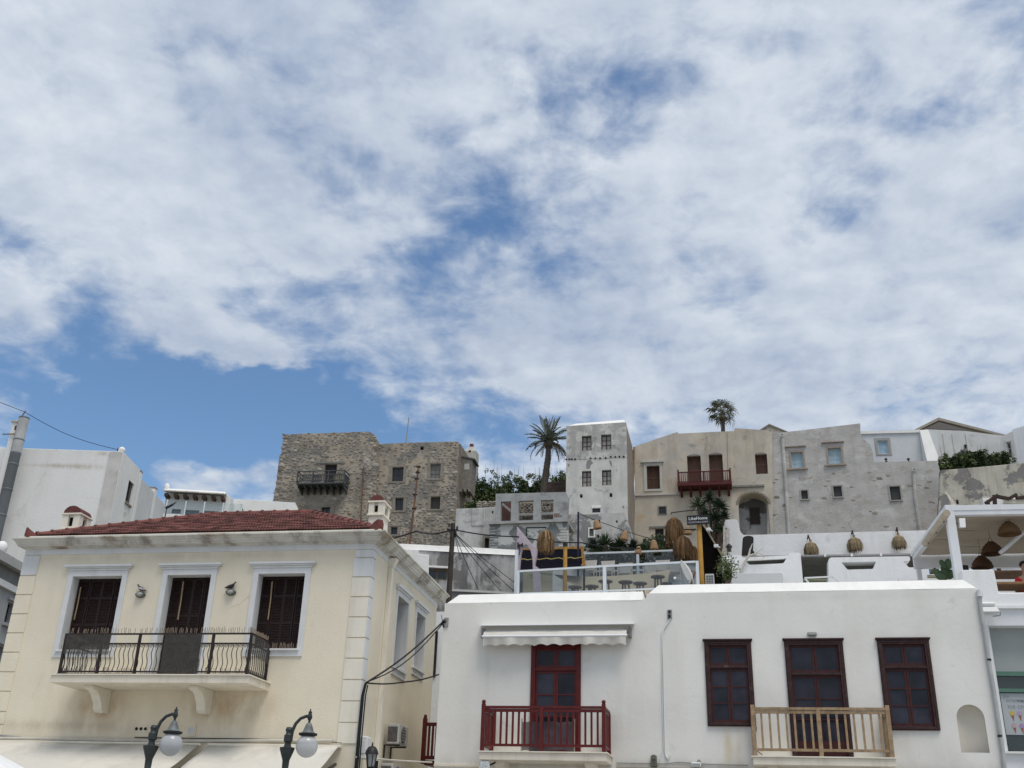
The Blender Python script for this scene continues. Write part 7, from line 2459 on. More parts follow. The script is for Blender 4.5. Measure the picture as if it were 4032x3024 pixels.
for z in (FCF.l(2070, 2026, 2.).z,):
    MB().box(FCF.l(2036, 2020, 2.).x, FCF.l(2190, 2020, 2.).x, 1.9, 2.2, z - .1, z + .1).build('cross_beam', CON, cf)
r = FCF.rect(2181, 2022, 2212, 2036)
for k in range(7):
    w = (r[1] - r[0]) / 4
    MB().box(r[0] + (k % 4) * w + .02, r[0] + (k % 4 + 1) * w - .02, -.02, -.001, r[2] + (k // 4) * .17, r[2] + (k // 4) * .17 + .13).build('brick', M('loose_brick', (.20, .115, .095), .9, .2, 5), cf)
# brown fence by the palm
FE = Fr(2190, 1915, 89, -12)
fe = FE.thing('garden_fence', 'brown slatted garden fence between the date palm and the tower', 'fence')
r = FE.rect(2152, 1897, 2232, 1942)
FEN = M('fence_brown', (.075, .05, .045), .85, .2, 8)
n = 16
for i in range(n):
    x = r[0] + (r[1] - r[0]) * i / n
    MB().box(x + .01, x + (r[1] - r[0]) / n - .03, -.02, .02, r[2] - 1, r[3] - .1).build('slat', FEN, fe)
MB().box(r[0], r[1], -.05, -.021, r[3] - .16, r[3]).box(r[0], r[1], -.05, -.021, r[2], r[2] + .12).build('rail', FEN, fe)
# ================================================================== left: blank white building, flue, grey neighbour
FWL = Fr(486, 1900, 48, 0)
BLW = M('blank_white_wall', (.77, .77, .75), .9, .04, .6, .01, 8, patches=(((.55, .52, .47), .7, .63, .70),), streak=((.58, .56, .52), .4, .7), crack=((.5, .48, .45), .3, .02, .3),
        spots=(((.50, .46, .39), -2.4, 18.1 + 0., 1.3, .13, 1.), ((.50, .46, .39), -1.2, 18.8, .5, .12, .9), ((.52, .48, .42), -3.6, 18.1, 1.2, .08, .8)))
wl_ = FWL.thing('white_block_building', 'tall blank white building at the left behind the cream house', 'building')
zt = FWL.l(300, 1771).z
xL = FWL.l(-250, 1900).x
xc = FWL.l(486, 1771).x
xcb = FWL.l(430, 2065).x
zb = FWL.l(430, 2160).z
sd = FWL.side(552, 1848, xc)
y1 = max(2., sd.y)
y2 = max(y1 + 1.5, FWL.side(609, 1918, xc).y)
y3 = max(y2 + 1.5, FWL.side(650, 1975, xc).y)
rw = (FWL.side(500, 1935, xc).y, FWL.side(521, 1945, xc).y, FWL.side(510, 1990, xc).z, FWL.side(510, 1890, xc).z)
if rw[1] - rw[0] < .5:
    rw = (rw[0], rw[0] + 1.0, rw[2], rw[3])
MB().box(xL, xc, 0, .4, zb - 4, zt).build('front_wall', BLW, wl_, bevel=.03)
T90b = lambda x: Matrix(((0, -1, 0, x), (1, 0, 0, 0), (0, 0, 1, 0), (0, 0, 0, 1)))
MB().ext(hole(.401, y1, zb - 4, zt), 0, .4, [hole(*rw)]).xf(T90b(xc)).build('side_wall', BLW, wl_)
MB().box(xc - .10, xc - .08, rw[0], rw[1], rw[2], rw[3]).build('window_glass', DARKW, wl_)
MB().box(xc - .02, xc + .08, rw[0] - .05, rw[1] + .05, rw[2] - .1, rw[2]).build('sill', STT, wl_)
MB().bar((xc - .06, (rw[0] + rw[1]) / 2, rw[2]), (xc - .06, (rw[0] + rw[1]) / 2, rw[3]), .05).build('window_bar', DARKF, wl_)
xs = xc
for k, (ya, yb_) in enumerate(((y1, y2), (y2, y3))):
    zk = zt - .0 - .05 * k
    MB().box(xL + 1, xs + .0 - .0, ya + .02, yb_, zb - 4, zk - .35).build('rear_wing', M('rear_wing_white', (.58, .59, .59), .9, .05, 1), wl_)
    MB().box(xs - .3, xs + .04, ya + .02, ya + .35, zb - 4, zk - .1).build('pier', BLW, wl_)
    MB().box(xs - .3, xs + .045, ya + .0, ya + .36, zk - .099, zk - .02).build('pier_cap', STT, wl_)
MB().box(xL + .5, xc - .4, .41, y1, zt - .5, zt - .3).build('flat_roof', BLW, wl_)
MB().ellip((xc - .15, .2, zt + .12), (.17, .17, .17), 12, 8).build('roof_ball', WHITE, wl_, True)
MB().tube([(FWL.l(463, 1771, .2).x, .2, zt - .1), (FWL.l(463, 1771, .2).x, .2, zt + .2), (FWL.l(463, 1771, .2).x + .06, .2, zt + .24)], .02, 6).build('wire_hook', BLACK, wl_)
pil = FWL.rect(432, 1785, 452, 2050, -.05)
x_a, x_b = FWL.l(445, 1780, -.06).x, FWL.l(470, 1780, -.06).x
MB().box(xc - .62, xc - .02, -.06, -.001, zb - 4, zt - .05).build('corner_pilaster', M('pilaster_stained', (.55, .54, .51), .9, .12, 1, patches=(((.40, .38, .35), .8, .55, .7),)), wl_)
# chimney stack and flue
q0, q1 = FWL.l(33, 1730, -.8), FWL.l(73, 1730, -.8)
wch = FWL.thing('chimney', 'white square chimney beside the grey flue at the top left', 'chimney', None, (q0.x, -.8, zb - 4))
wc = .44
hC = FWL.l(55, 1662, -.8).z - zb + 4
MB().ext(hole(0, wc, 0, hC), 0, wc, [hole(.15, .30, hC - .42, hC - .18)]).build('shaft', BLW, wch)
MB().box(.05, wc - .05, .1, .3, hC - .45, hC - .15).build('flue_opening', M('soot_and_shade_black'), wch)
MB().box(-.07, wc + .07, -.07, wc + .07, hC + .001, hC + .06).build('cap', M('pale_cap', (.5, .46, .40), .9, .1, 4), wch)
MB().hexa([(.02, .02, hC + .061), (wc - .02, .02, hC + .061), (wc - .02, wc - .02, hC + .061), (.02, wc - .02, hC + .061)], [(.12, .12, hC + .16), (wc - .12, .12, hC + .16), (wc - .12, wc - .12, hC + .16), (.12, wc - .12, hC + .16)]).build('cap_top', M('pale_cap'), wch)
FLU = M('galvanised_flue', (.16, .175, .185), .55, .12, 1.2, metal=.2, streak=((.1, .1, .1), .3, 2))
f0, f1 = FWL.l(96, 1645, -.9), FWL.l(14, 2075, -.9)
flu = FWL.thing('flue_pipe', 'fat grey metal flue pipe up the blank white wall', 'flue pipe', None, (f0.x, -.9, zb - 3))
hF = f0.z - zb + 3
MB().lathe([(.243, hF - 1.8), (.243, hF - .07)], (0, 0, 0), 20).build('pipe_top', M('pale_flue', (.42, .43, .43), .6, .15, 1.5), flu, True)
MB().lathe([(.235, 0), (.235, hF - 1.9), (.245, hF - 1.88), (.245, hF - 1.84), (.235, hF - 1.82), (.235, hF - .06), (.25, hF - .05), (.25, hF), (.22, hF), (.22, hF - .3)], (0, 0, 0), 20).build('pipe', FLU, flu, True)
for k in range(5):
    MB().lathe([(.24, hF - 1.2 - 1.25 * k), (.255, hF - 1.2 - 1.25 * k + .02), (.255, hF - 1.2 - 1.25 * k + .06), (.24, hF - 1.2 - 1.25 * k + .08)], (0, 0, 0), 20).build('pipe_band', FLU, flu)
MB().bar((-.25, .0, hF - .85), (-.9, .1, hF - .85), .04).build('stay_bar', RUST, flu)
MB().tube([(-.2, -.1, 0), (-.2, -.1, hF - .2), (-.02, 0, hF + .35)], .03, 6).build('stay_rod', RUST, flu)
ow = thing('overhead_wire', 'thin wire from the flue top to the white building corner', 'wire', FWL.w(0, 0, 0) * 0)
a, b = FWL.w(f0.x - .05, -.9, f0.z + .3), FWL.w(FWL.l(463, 1771, .2).x, .2, zt + .15)
MB().tube([a.lerp(b, i / 10) - Vector((0, 0, .25 * math.sin(math.pi * i / 10))) for i in range(11)], .014, 5).build('strand', CABLE, ow)
a2 = at(-60, 1560, 46)
MB().tube([a2, a], .014, 5).build('strand', CABLE, ow)
# grey neighbour at the left edge
FGL = Fr(83, 2267, 33, -1.4)
gl_ = FGL.thing('grey_neighbour_house', 'grey neighbouring house with projecting roof slab at the left edge', 'house')
GLM = M('grey_neighbour_wall', (.36, .37, .375), .9, .06, 1, .006, 12)
sz = lambda px, py: FGL.side(px, py, 0.)
z_r1, z_r0, z_e = sz(60, 2215).z, sz(60, 2252).z, sz(60, 2310).z
yn, yf = -8., 2.5
w1 = (sz(22, 2420).y, sz(54, 2420).y, sz(40, 2462).z, sz(40, 2372).z)
w2 = (sz(-25, 2570).y, sz(13, 2570).y, sz(5, 2640).z, sz(5, 2545).z)
w1 = (min(w1[:2]), max(w1[:2]), min(w1[2:]), max(w1[2:]))
w2 = (min(w2[:2]), max(w2[:2]), min(w2[2:]), max(w2[2:]))
MB().ext(hole(yn, yf, 0, z_e), 0, .3, [hole(*w1), hole(*w2)]).xf(T90b(0.)).build('side_wall', GLM, gl_)
MB().box(-3, .03, yn, yf, z_e + .001, z_r0).build('eaves_band', M('dark_eaves', (.20, .20, .195), .9, .1, 2), gl_)
MB().box(-3, .25, yn - .1, yf + .1, z_r0 + .001, z_r1).build('roof_slab', M('roof_slab_grey', (.42, .42, .41), .9, .1, 2), gl_)
MB().box(.001, .12, yn, yf, z_e - .22, z_e - .03).build('string_course', TRIM, gl_)
for w in (w1, w2):
    MB().box(-.25, -.2, w[0], w[1], w[2], w[3]).build('window_glass', DARKW, gl_)
    MB().box(.001, .1, w[0] - .1, w[1] + .1, w[2] - .09, w[2] - .005).build('sill', GLM, gl_)
    MB().box(.001, .07, w[0] - .1, w[1] + .1, w[3] + .06, w[3] + .12).build('drip_moulding', GLM, gl_)
q = sz(-5, 2150)
qb = at(2, 2150, 30)
MB().ellip((.0, FGL.side(2, 2175, 0.).y, z_r1 + .2), (.17, .17, .2), 14, 10).build('roof_ball', WHITE, gl_, True)

# ---- small white house with a tiled eaves and glass balustrade
FS = Fr(780, 1990, 58, 5)
sm = FS.thing('small_white_house', 'small white house with tiled eaves and a glass balustrade behind the red roof', 'house')
xa, xb = FS.l(645, 2000).x, FS.l(902, 2000).x
ze1, ze0 = FS.l(780, 1948).z, FS.l(780, 2075).z
SWN = [FS.rect(676, 2004, 712, 2022), FS.rect(723, 2008, 783, 2032), FS.rect(801, 2012, 861, 2036)]
MB().ext(hole(xa, xb, ze0 - 3, ze1), 0, 4, [hole(*r) for r in SWN]).build('front_wall', WHITE, sm)
for r in SWN:
    far_window(FS, sm, r, M('teal_frame', (.10, .13, .13), .6), M('teal_glass', (.07, .10, .105), .15, spec=.6), 0, 2, 1, .1, .06)
za, zb1 = FS.l(650, 1930).z, FS.l(885, 1945).z
MB().hexa([(xa - .1, -.55, ze1 + .02), (xb - .2, -.55, ze1 - .0), (xb - .2, 4, ze1 + .4), (xa - .1, 4, ze1 + .4)], [(xa - .05, -.35, za), (xb - .25, -.35, zb1 + .02), (xb - .25, 4, zb1 + .4), (xa - .05, 4, za + .4)]).build('roof', WHITE, sm, bevel=.05)
MB().ellip((xa + .05, -.3, za + .05), (.16, .16, .28), 12, 8).build('roof_ball', WHITE, sm, True)
tm = MB()
for j in range(7):
    a = math.pi * j / 6
    for y in (0, .5):
        tm.v.append((-.085 * math.cos(a), y, .075 * math.sin(a) + y * .25))
tm.f = [(2 * j, 2 * j + 2, 2 * j + 3, 2 * j + 1) for j in range(6)] + [tuple(2 * j for j in reversed(range(7)))]
tme = tm.mesh('eaves_tile', M('lichen_tile', (.62, .58, .52), .9, .25, 6, randv=.2), True)
n = 22
for i in range(n):
    x = xa - .05 + (xb - xa - .2) * (i + .5) / n
    inst(tme, 'eaves_tile', sm, Matrix.Translation((x, -.78, ze1 - .12 + (zb1 - za) * .0)))
for i in range(7):
    x = xa + .15 + (xb - xa - .5) * i / 6
    MB().box(x - .1, x + .1, -.62, -.001, ze1 - .36, ze1 - .2).build('rafter_end', M('brown_rafter', (.10, .06, .04), .8, .2, 8), sm)
g0, g1 = FS.l(655, 2000, -1.6).x, FS.l(952, 2000, -1.6).x
zg1, zg0 = FS.l(800, 1977, -1.6).z, FS.l(800, 2040, -1.6).z
GLC = GL.copy()
GLC.name = 'clear_balustrade_glass'
[n for n in GLC.node_tree.nodes if n.type == 'BSDF_TRANSPARENT'][0].inputs[0].default_value = (.92, .95, .95, 1)
gbl = FS.thing('glass_balustrade', 'clear glass balustrade in front of the small white house', 'railing', None, (0, -1.6, zg0))
for i in range(4):
    x0, x1 = g0 + (g1 - g0) * i / 4 + .03, g0 + (g1 - g0) * (i + 1) / 4 - .03
    MB().box(x0, x1, -.008, .008, -.3, zg1 - zg0).build('glass_panel', GLC, gbl)
for i in range(5):
    x = g0 + (g1 - g0) * i / 4
    MB().box(x - .03, x + .03, -.03, .03, -.3, zg1 - zg0 + .02).build('post', ALW, gbl)
lw_ = FS.thing('parapet_wall', 'low white parapet just above the red roof ridge', 'wall', None, (0, -1.9, 0))
z = FS.l(780, 2030, -1.9).z
MB().box(FS.l(640, 2030, -1.9).x, g1 + .1, 0, .25, z - 3, z).build('wall_body', WHITE, lw_, bevel=.03)
FS2 = Fr(1040, 1990, 60, 6)
s2 = FS2.thing('white_flat_house', 'plain white flat-roofed house beside the ruined stone house', 'house')
o2 = rp(FS2, [(890, 2100), (1215, 2100), (1186, 2030), (1162, 1979), (1040, 1971), (922, 1965)])
MB().ext(o2, 0, 4).build('wall_body', WHITE, s2, bevel=.04)
o3 = rp(FS2, [(946, 2045), (972, 2045), (949, 1982)], -.6)
MB().ext(o3, -.6, -.35).build('screen_wall', M('screen_and_shade_grey', (.22, .22, .22), .9), s2)
an = thing('roof_antenna', 'small black antenna at the corner of the white building', 'antenna', at(655, 2005, 55))
o0 = at(655, 2005, 55)
MB().tube([(0, 0, -.6), (0, 0, .2)], .03, 6).build('mast', BLACK, an)
MB().ext([(-.12, .1), (.5, .45), (.3, .2), (.0, .0)], 0, .03).build('reflector', BLACK, an)

# ---- stained grey wall in the middle distance, white block, utility pole and wires
FMW = Fr(1850, 2250, 38, 4.5)
SGW = M('streaked_grey_wall', (.44, .435, .425), .95, .12, 1.3, .012, 10, patches=(((.17, .165, .16), 1.1, .45, .55, (1, 1, .6)), ((.55, .545, .53), 1.3, .56, .63, (1, 1, .7))), streak=((.09, .09, .085), .85, 2.4))
gmw = FMW.thing('stained_wall', 'grey streaked wall with white coping behind the utility pole', 'wall')
rw = FMW.rect(1682, 2240, 1760, 2283)
x0, x1 = FMW.l(1560, 2250).x, FMW.l(2060, 2250).x
zt, zb = FMW.l(1850, 2178).z, FMW.l(1850, 2420).z
MB().ext(hole(x0, x1, zb, zt), 0, .4, [hole(*rw)]).build('wall_body', SGW, gmw)
coping(x0, x1, zt + .001, FMW.l(1850, 2156, .2).z, .0, .0, -.04, .55, .16, 'coping', gmw, WHITE, 30)
far_window(FMW, gmw, rw, M('worn_wood_frame', (.17, .13, .09), .8, .3, 8), M('dark_teal_glass', (.02, .035, .04), .15, spec=.5), 0, 2, 1, .08, .06)
MB().box(rw[0] - .15, rw[1] + .1, -.12, -.001, rw[3] + .02, rw[3] + .09).build('lintel_ledge', WHITE, gmw)
r = FMW.rect(1655, 2188, 1692, 2262, -.6)
wbk = FMW.thing('white_block', 'plain white masonry block in front of the streaked wall', 'wall')
r2 = FMW.rect(1590, 2170, 1688, 2262, -.6)
MB().ext(rp(FMW, [(1590, 2420), (1683, 2420), (1690, 2184), (1650, 2182), (1648, 2165), (1590, 2160)], -.6), -.6, -.02).build('block', WHITE, wbk, bevel=.02)
gt = FMW.thing('gutter_beam', 'pale metal gutter beam at the foot of the utility pole', 'gutter', None, (0, -1.5, 0))
a, b = FMW.l(1758, 2324, -1.5), FMW.l(2045, 2338, -1.5)
MB().box(a.x, b.x, -.12, .12, b.z - .05, a.z + .03).build('beam', M('pale_metal', (.5, .5, .48), .5, .06, 3), gt)
MB().box(a.x, b.x, -.02, .1, b.z - .5, b.z - .051).build('beam_shade_strip', M('screen_and_shade_grey'), gt)  # dark strip standing in for the shade under the beam
# utility pole
PW_ = M('tarred_pole', (.045, .038, .033), .9, .3, 4, .01, 20)
up0 = at(1766, 2330, 33)
hP = at(1793, 2062, 33).z - up0.z
UPX = thing('utility_pole', 'dark wooden utility pole carrying a fan of wires', 'utility pole', (up0.x, 33, up0.z - 6))
MB().tube([(0, 0, 0), (.02, 0, 6), (.03, 0, 6 + hP)], [.095, .088, .075], 12).build('shaft', PW_, UPX, True)
zt = 6 + hP
for dz, dx in ((.12, -.12), (.2, .14), (.3, -.1), (.36, .1), (.45, .12)):
    MB().lathe([(.03, 0), (.04, .02), (.025, .05), (.04, .08), (.02, .1)], (.03 + dx, -.05, zt - dz), 8).build('insulator', BLACK, UPX)
MB().bar((-.16, -.06, zt - .22), (.2, -.06, zt - .22), .04).build('bracket', BLACK, UPX)
MB().tube([(-.13, -.1, zt - .25), (-.17, -.12, zt - .45), (-.12, -.12, zt - .6), (-.04, -.12, zt - .5)], .012, 5).build('cable_loop', CABLE, UPX)
ptop = Vector((up0.x + .03, 32.92, up0.z - 6 + zt - .22))


def wire(lab, pts, r=.012, sag=.1, mat=None):
    t = thing('overhead_cable', lab, 'cable', pts[0], 0, 'cables on the utility pole')
    o0 = Vector(pts[0])
    path = []
    for a, b in zip(pts[:-1], pts[1:]):
        a, b = Vector(a), Vector(b)
        for i in range(9):
            u = i / 9
            path.append(a.lerp(b, u) - Vector((0, 0, sag * math.sin(math.pi * u))) - o0)
    path.append(Vector(pts[-1]) - o0)
    MB().tube(path, r, 5).build('strand', mat or CABLE, t)


wire('thick bundled cable from the pole leftwards behind the cream roof', [ptop, at(1640, 2092, 36), at(1380, 2140, 40)], .03, .12)
wire('main cable from the pole rightwards past the lilac arch', [ptop, at(2035, 2113, 33.5), at(2290, 2137, 34), at(2520, 2160, 35)], .022, .06)
for i, (px, py, Y) in enumerate(((1884, 2322, 34), (1972, 2328, 34), (2026, 2330, 34), (2024, 2292, 34), (1815, 2202, 37.4))):
    wire('slack service cable from the pole, %s of the fan' % ('ending left of centre', 'ending right of centre', 'ending lowest at the right', 'ending at the white post', 'shortest and steepest')[i], [ptop + Vector((.05, 0, -.1)), at(px, py, Y)], .011, .05)
MB().tube([at(1815, 2202, 37.6) - FMW.o - Vector((0, 0, 0)), at(1812, 2330, 37.6) - FMW.o], .012, 5)
# cables between the two near houses
pA = FC.w(.11, -.06, 4.76)
pB = FW.w(-2.64, .02, 6.42)
wire('thick black cable from the cream house corner up to the white house corner', [pA, pB], .020, .10)
wire('second black cable just under the thick one to the white house corner', [pA + Vector((.02, 0, .02)), pB + Vector((0, 0, -.04))], .013, .22)
pC = FC.w(.8, 4.2, 5.55)
wire('black cable sagging across the alley behind the white house', [pA, FC.side(1590, 2686, .25) and FC.w(.25, FC.side(1590, 2686, .25).y, FC.side(1590, 2686, .25).z), FC.w(.6, FC.side(1727, 2656, .6).y, FC.side(1727, 2656, .6).z)], .018, .03)
wire('pale thin pipe spanning the alley at the bottom', [FC.w(.05, -.1, FC.l(1420, 2983).z), FW.w(-2.7, -.05, FW.l(1700, 3003).z)], .018, .01, PIPE)
hkB = FW.thing('cable_anchor', 'small anchor plate with black cable ends at the white house corner', 'bracket', None, (-2.55, -.001, 6.43))
MB().box(-.06, .04, -.03, -.001, -.14, .06).build('plate', GREYC, hkB)
MB().lathe([(.03, 0), (.045, .03), (.03, .08)], (-.09, -.04, -.02), 8, Matrix.Rotation(rad(90), 3, 'Y')).build('insulator', BLACK, hkB)
MB().bar((-.1, -.03, 0), (-.13, -.03, .12), .012).bar((-.1, -.03, -.02), (-.06, -.03, -.16), .03).build('cable_end', CABLE, hkB)
# alley: red side balcony and the wall behind
pr0 = FW.side(1680, 2880, -2.75) if False else None
rb = FW.thing('side_balcony', 'dark red timber balcony end in the alley beside the white house', 'balcony', None, (-2.72, 2.2, 0))
za, zb = FW.l(1685, 2845, 2.2).z, FW.l(1675, 2990, 2.2).z
wr_ = -2.72 - FW.l(1672, 2915, 2.2).x
MB().box(-wr_, .0, -.03, .03, za - .08, za).box(-wr_, 0, -.03, .03, zb, zb + .08).build('rail', RED, rb)
for i in range(int(wr_ / .09)):
    x = -wr_ + .08 + i * .09
    MB().box(x, x + .05, -.02, .02, zb + .08, za - .08).build('baluster', RED, rb)
MB().box(-wr_ - .06, -wr_ + .03, -.05, .05, zb - .1, za + .1).build('post', RED, rb)
MB().lathe([(.03, za + .1), (.045, za + .14), (.03, za + .18), (.001, za + .19)], (-wr_ - .015, 0, 0), 8).build('finial', RED, rb)
MB().box(-wr_, .0, .05, 1.2, zb - .12, zb - .02).build('floor_boards', RED, rb)
bk = FW.thing('alley_house', 'pale house with a dark window closing the alley between the two houses', 'house', None, (-3.4, 7.2, 0))
MB().box(-1.6, 1.6, 0, 2, 0, 8.2).build('front_wall', BLW, bk)
xw_ = [FW.l(q, 2570, 7.15).x + 3.4 for q in (1706, 1719)]
MB().box(xw_[0], xw_[1], -.05, -.001, FW.l(1712, 2665, 7.15).z, FW.l(1712, 2485, 7.15).z).build('window', DARKW, bk)
MB().box(.35, 1.2, -.25, -.001, 4.62, 4.68).build('sill', WPIPE, bk)
for k in range(3):
    MB().box(.3, 1.2, -.3, -.001, 3.55 + .25 * k, 3.62 + .25 * k).build('shelf', TRIM, bk)
# rusty aerial mast in front of the ruin
mst = thing('aerial_mast', 'rusty leaning aerial mast in front of the ruined house', 'mast', at(1600, 2195, 55))
o0 = at(1600, 2195, 55)
MB().tube([(0, 0, -2), at(1625, 2040, 55) - o0, at(1648, 1835, 55) - o0], [.07, .055, .04], 8).build('pole', RUST, mst, True)
for px, py in ((1648, 1838), (1644, 1860), (1641, 1885), (1634, 1948), (1630, 2002), (1600, 2188)):
    q = at(px, py, 55) - o0
    MB().ellip(q, (.14, .06, .07), 8, 5, .2).build('insulator', M('rust_dark', (.05, .03, .025), .9), mst)
MB().tube([at(1627, 2010, 55) - o0, at(1641, 2075, 55) - o0], .03, 6).build('stay', M('bone_pvc', (.4, .37, .31), .7), mst)
MB().tube([at(1612, 2090, 55) - o0, at(1597, 2150, 55) - o0], .025, 6).build('stay', RUST, mst)

# ================================================================== ground and hill
GRD = M('pavement', (.30, .29, .27), .9, .15, 1.5, .004, 20)
g = MB()
g.add([(-700, -600, 0), (700, -600, 0), (700, 900, 0), (-700, 900, 0)], [(0, 1, 2, 3)])
o = g.build('ground', GRD)
o['kind'] = 'structure'
h = MB()
nx, ny = 60, 60
for j in range(ny + 1):
    for i in range(nx + 1):
        x = -110 + 260 * i / nx
        y = 30 + 150 * j / ny
        t = min(1, max(0, (y - 33) / 47))
        e_ = t * t * (3 - 2 * t) * .35 + t * .65
        side = max(0, 1 - max(0, abs(x - 10) - 55) / 50)
        back = max(0, 1 - max(0, y - 125) / 55)
        z = 22.5 * e_ * side * back + wav((x * .08, y * .08, 0), 1.0, 1) * min(1, t * 3) * side - .05
        h.v.append((x, y, z))
h.f = [(j * (nx + 1) + i, j * (nx + 1) + i + 1, (j + 1) * (nx + 1) + i + 1, (j + 1) * (nx + 1) + i) for j in range(ny) for i in range(nx)]
o = h.build('hillside', M('dry_hillside', (.17, .15, .10), .95, .3, .3, .05, 2, patches=(((.07, .09, .04), .25, .5, .6),)), None, True)
o['kind'] = 'structure'
# ================================================================== vegetation
LEAF = [M('leaf_dark', (.040, .066, .024), .7, .4, .9), M('leaf_mid', (.070, .105, .036), .65, .35, .9), M('leaf_light', (.12, .15, .055), .6, .3, .9)]


def leaf_cloud(b, c, r, n, size, rnd, squash=1.):
    """leaf-sized quads through an ellipsoid, denser at the rim"""
    for _ in range(n):
        d = Vector((rnd.gauss(0, 1), rnd.gauss(0, 1), rnd.gauss(0, 1))).normalized()
        k = rnd.random() ** .4
        p = Vector((c[0] + d.x * r[0] * k, c[1] + d.y * r[1] * k, c[2] + d.z * r[2] * k))
        s = size * rnd.uniform(.6, 1.4)
        u = Vector((rnd.gauss(0, 1), rnd.gauss(0, 1), rnd.gauss(0, 1) * .6)).normalized()
        v = u.cross(Vector((rnd.gauss(0, 1), rnd.gauss(0, 1), rnd.gauss(0, 1)))).normalized()
        k0 = len(b.v)
        b.v += [tuple(p - u * s), tuple(p + v * s * .45), tuple(p + u * s), tuple(p - v * s * .45)]
        b.f.append((k0, k0 + 1, k0 + 2, k0 + 3))


def bush(px, pyb, pyt, Y, wpx, lab, seed, group, mats=(3, 3, 2), spikes=0, name='shrub', cat='shrub', n=1500, ls=.14):
    rnd = random.Random(seed)
    base, top = at(px, pyb, Y), at(px, pyt, Y)
    hw = (at(px + wpx / 2, pyb, Y) - at(px - wpx / 2, pyb, Y)).length / 2
    H = top.z - base.z
    t = thing(name, lab, cat, base, 0, group)
    bs = [MB() for _ in range(3)]
    nl = 9
    for k in range(nl):
        u = rnd.uniform(-.8, .8)
        hh_ = H * rnd.uniform(.45, .95) * (1 - .3 * abs(u))
        c = (u * hw, rnd.uniform(-.5, .5) * hw * .6, hh_ * .55)
        r = (hw * rnd.uniform(.25, .42), hw * rnd.uniform(.25, .4), hh_ * .48)
        mi = rnd.choices(range(3), mats)[0]
        leaf_cloud(bs[mi], c, r, int(n * 1.8) // nl, ls, rnd)
        leaf_cloud(bs[0], (c[0], c[1] + .15, c[2] - .1), (r[0] * .8, r[1] * .8, r[2] * .8), n // nl // 2, ls * 1.1, rnd)
    for k in range(30):
        u = rnd.uniform(-1, 1)
        p = (u * hw, rnd.uniform(-.3, .3), H * rnd.uniform(.55, 1.0) * (1 - .25 * abs(u)))
        leaf_cloud(bs[rnd.choice((1, 2, 2))], p, (.25, .25, .3), 24, ls * .8, rnd)
    for i, b in enumerate(bs):
        if b.f:
            b.build('crown', LEAF[i], t, kind='stuff')
    w = MB()
    for k in range(6):
        a = rnd.uniform(-.6, .6)
        w.tube([(a * hw * .3, 0, -.5), (a * hw * .7, 0, H * .3), (a * hw, rnd.uniform(-.2, .2), H * .6)], [.06, .045, .02], 6)
    for k in range(spikes):
        x = rnd.uniform(-.9, .9) * hw
        w.tube([(x, 0, H * .5), (x + rnd.uniform(-.2, .2), 0, H * rnd.uniform(1.05, 1.3))], [.02, .008], 4)
    w.build('trunk', M('shrub_wood', (.10, .075, .05), .9, .2, 5), t)
    return t


HG = 'shrubs on the hill behind the concrete frame'
bush(1912, 2015, 1848, 93, 150, 'large round dark green shrub right of the ruined house', 1, HG, (6, 3, 1), 3, n=2600)
bush(1866, 2020, 1978, 87, 70, 'small dark shrub at the foot of the large round one', 2, HG, (5, 3, 0), n=700)
bush(2010, 1990, 1862, 95, 130, 'leafy shrub above the left bay of the concrete frame', 3, HG, (3, 4, 2), 6, n=2000)
bush(2085, 1990, 1868, 96, 120, 'light green shrub above the middle bay of the concrete frame', 4, HG, (3, 3, 3), 8, n=1900)
bush(2155, 1990, 1862, 97, 110, 'shrub behind the date palm trunk', 5, HG, (3, 3, 3), 8, n=1700)
bush(2212, 1990, 1852, 97, 80, 'shrub against the left side of the tower house', 6, HG, (4, 3, 2), 6, n=1200)
bush(3765, 1865, 1782, 86, 130, 'left half of the grey-green oleander clump above the stained wall', 7, 'oleanders above the stained wall', (4, 4, 1), 4, 'oleander', 'shrub', 1900, .15)
bush(3870, 1855, 1772, 86, 130, 'tall middle of the grey-green oleander clump above the stained wall', 8, 'oleanders above the stained wall', (4, 4, 1), 4, 'oleander', 'shrub', 1900, .15)
bush(3955, 1845, 1785, 86, 90, 'right end of the grey-green oleander clump above the stained wall', 9, 'oleanders above the stained wall', (4, 4, 1), 3, 'oleander', 'shrub', 1300, .15)
bush(2864, 2290, 2205, 29.5, 40, 'fresh green shrub between the bamboo screen and terrace wall', 10, None, (1, 3, 4), n=900, ls=.045)


# ---- date palm
def frond(L_, e0, bend, rnd, leaf=.5, n=30):
    """arching rachis: starts at elevation e0 and bends down; tip along +x"""
    b = MB()
    pts = [Vector((0, 0, 0))]
    for i in range(n):
        a = e0 - bend * ((i + .5) / n) ** 1.3
        pts.append(pts[-1] + Vector((math.cos(a), 0, math.sin(a))) * (L_ / n))
    b.tube(pts[::3], [.04 * (1 - .8 * i / (len(pts[::3]) - 1)) for i in range(len(pts[::3]))], 4)
    for i in range(3, n + 1):
        t = i / n
        p = pts[i]
        d = (pts[i] - pts[i - 1]).normalized()
        up = Vector((-d.z, 0, d.x))
        ll = leaf * (math.sin(math.pi * min(1, t * .80 + .18)) ** .7) * rnd.uniform(.8, 1.15)
        for s in (-1, 1):
            tip = p + d * ll * .62 + Vector((0, s * ll * .62, 0)) + up * ll * rnd.uniform(.0, .28) + Vector((0, 0, -.14 * ll))
            m_ = p.lerp(tip, .45) + up * .03
            w = up * .038 + d * .03
            k = len(b.v)
            b.v += [tuple(p), tuple(m_ + w), tuple(tip), tuple(m_ - w)]
            b.f.append((k, k + 1, k + 2, k + 3))
    return b


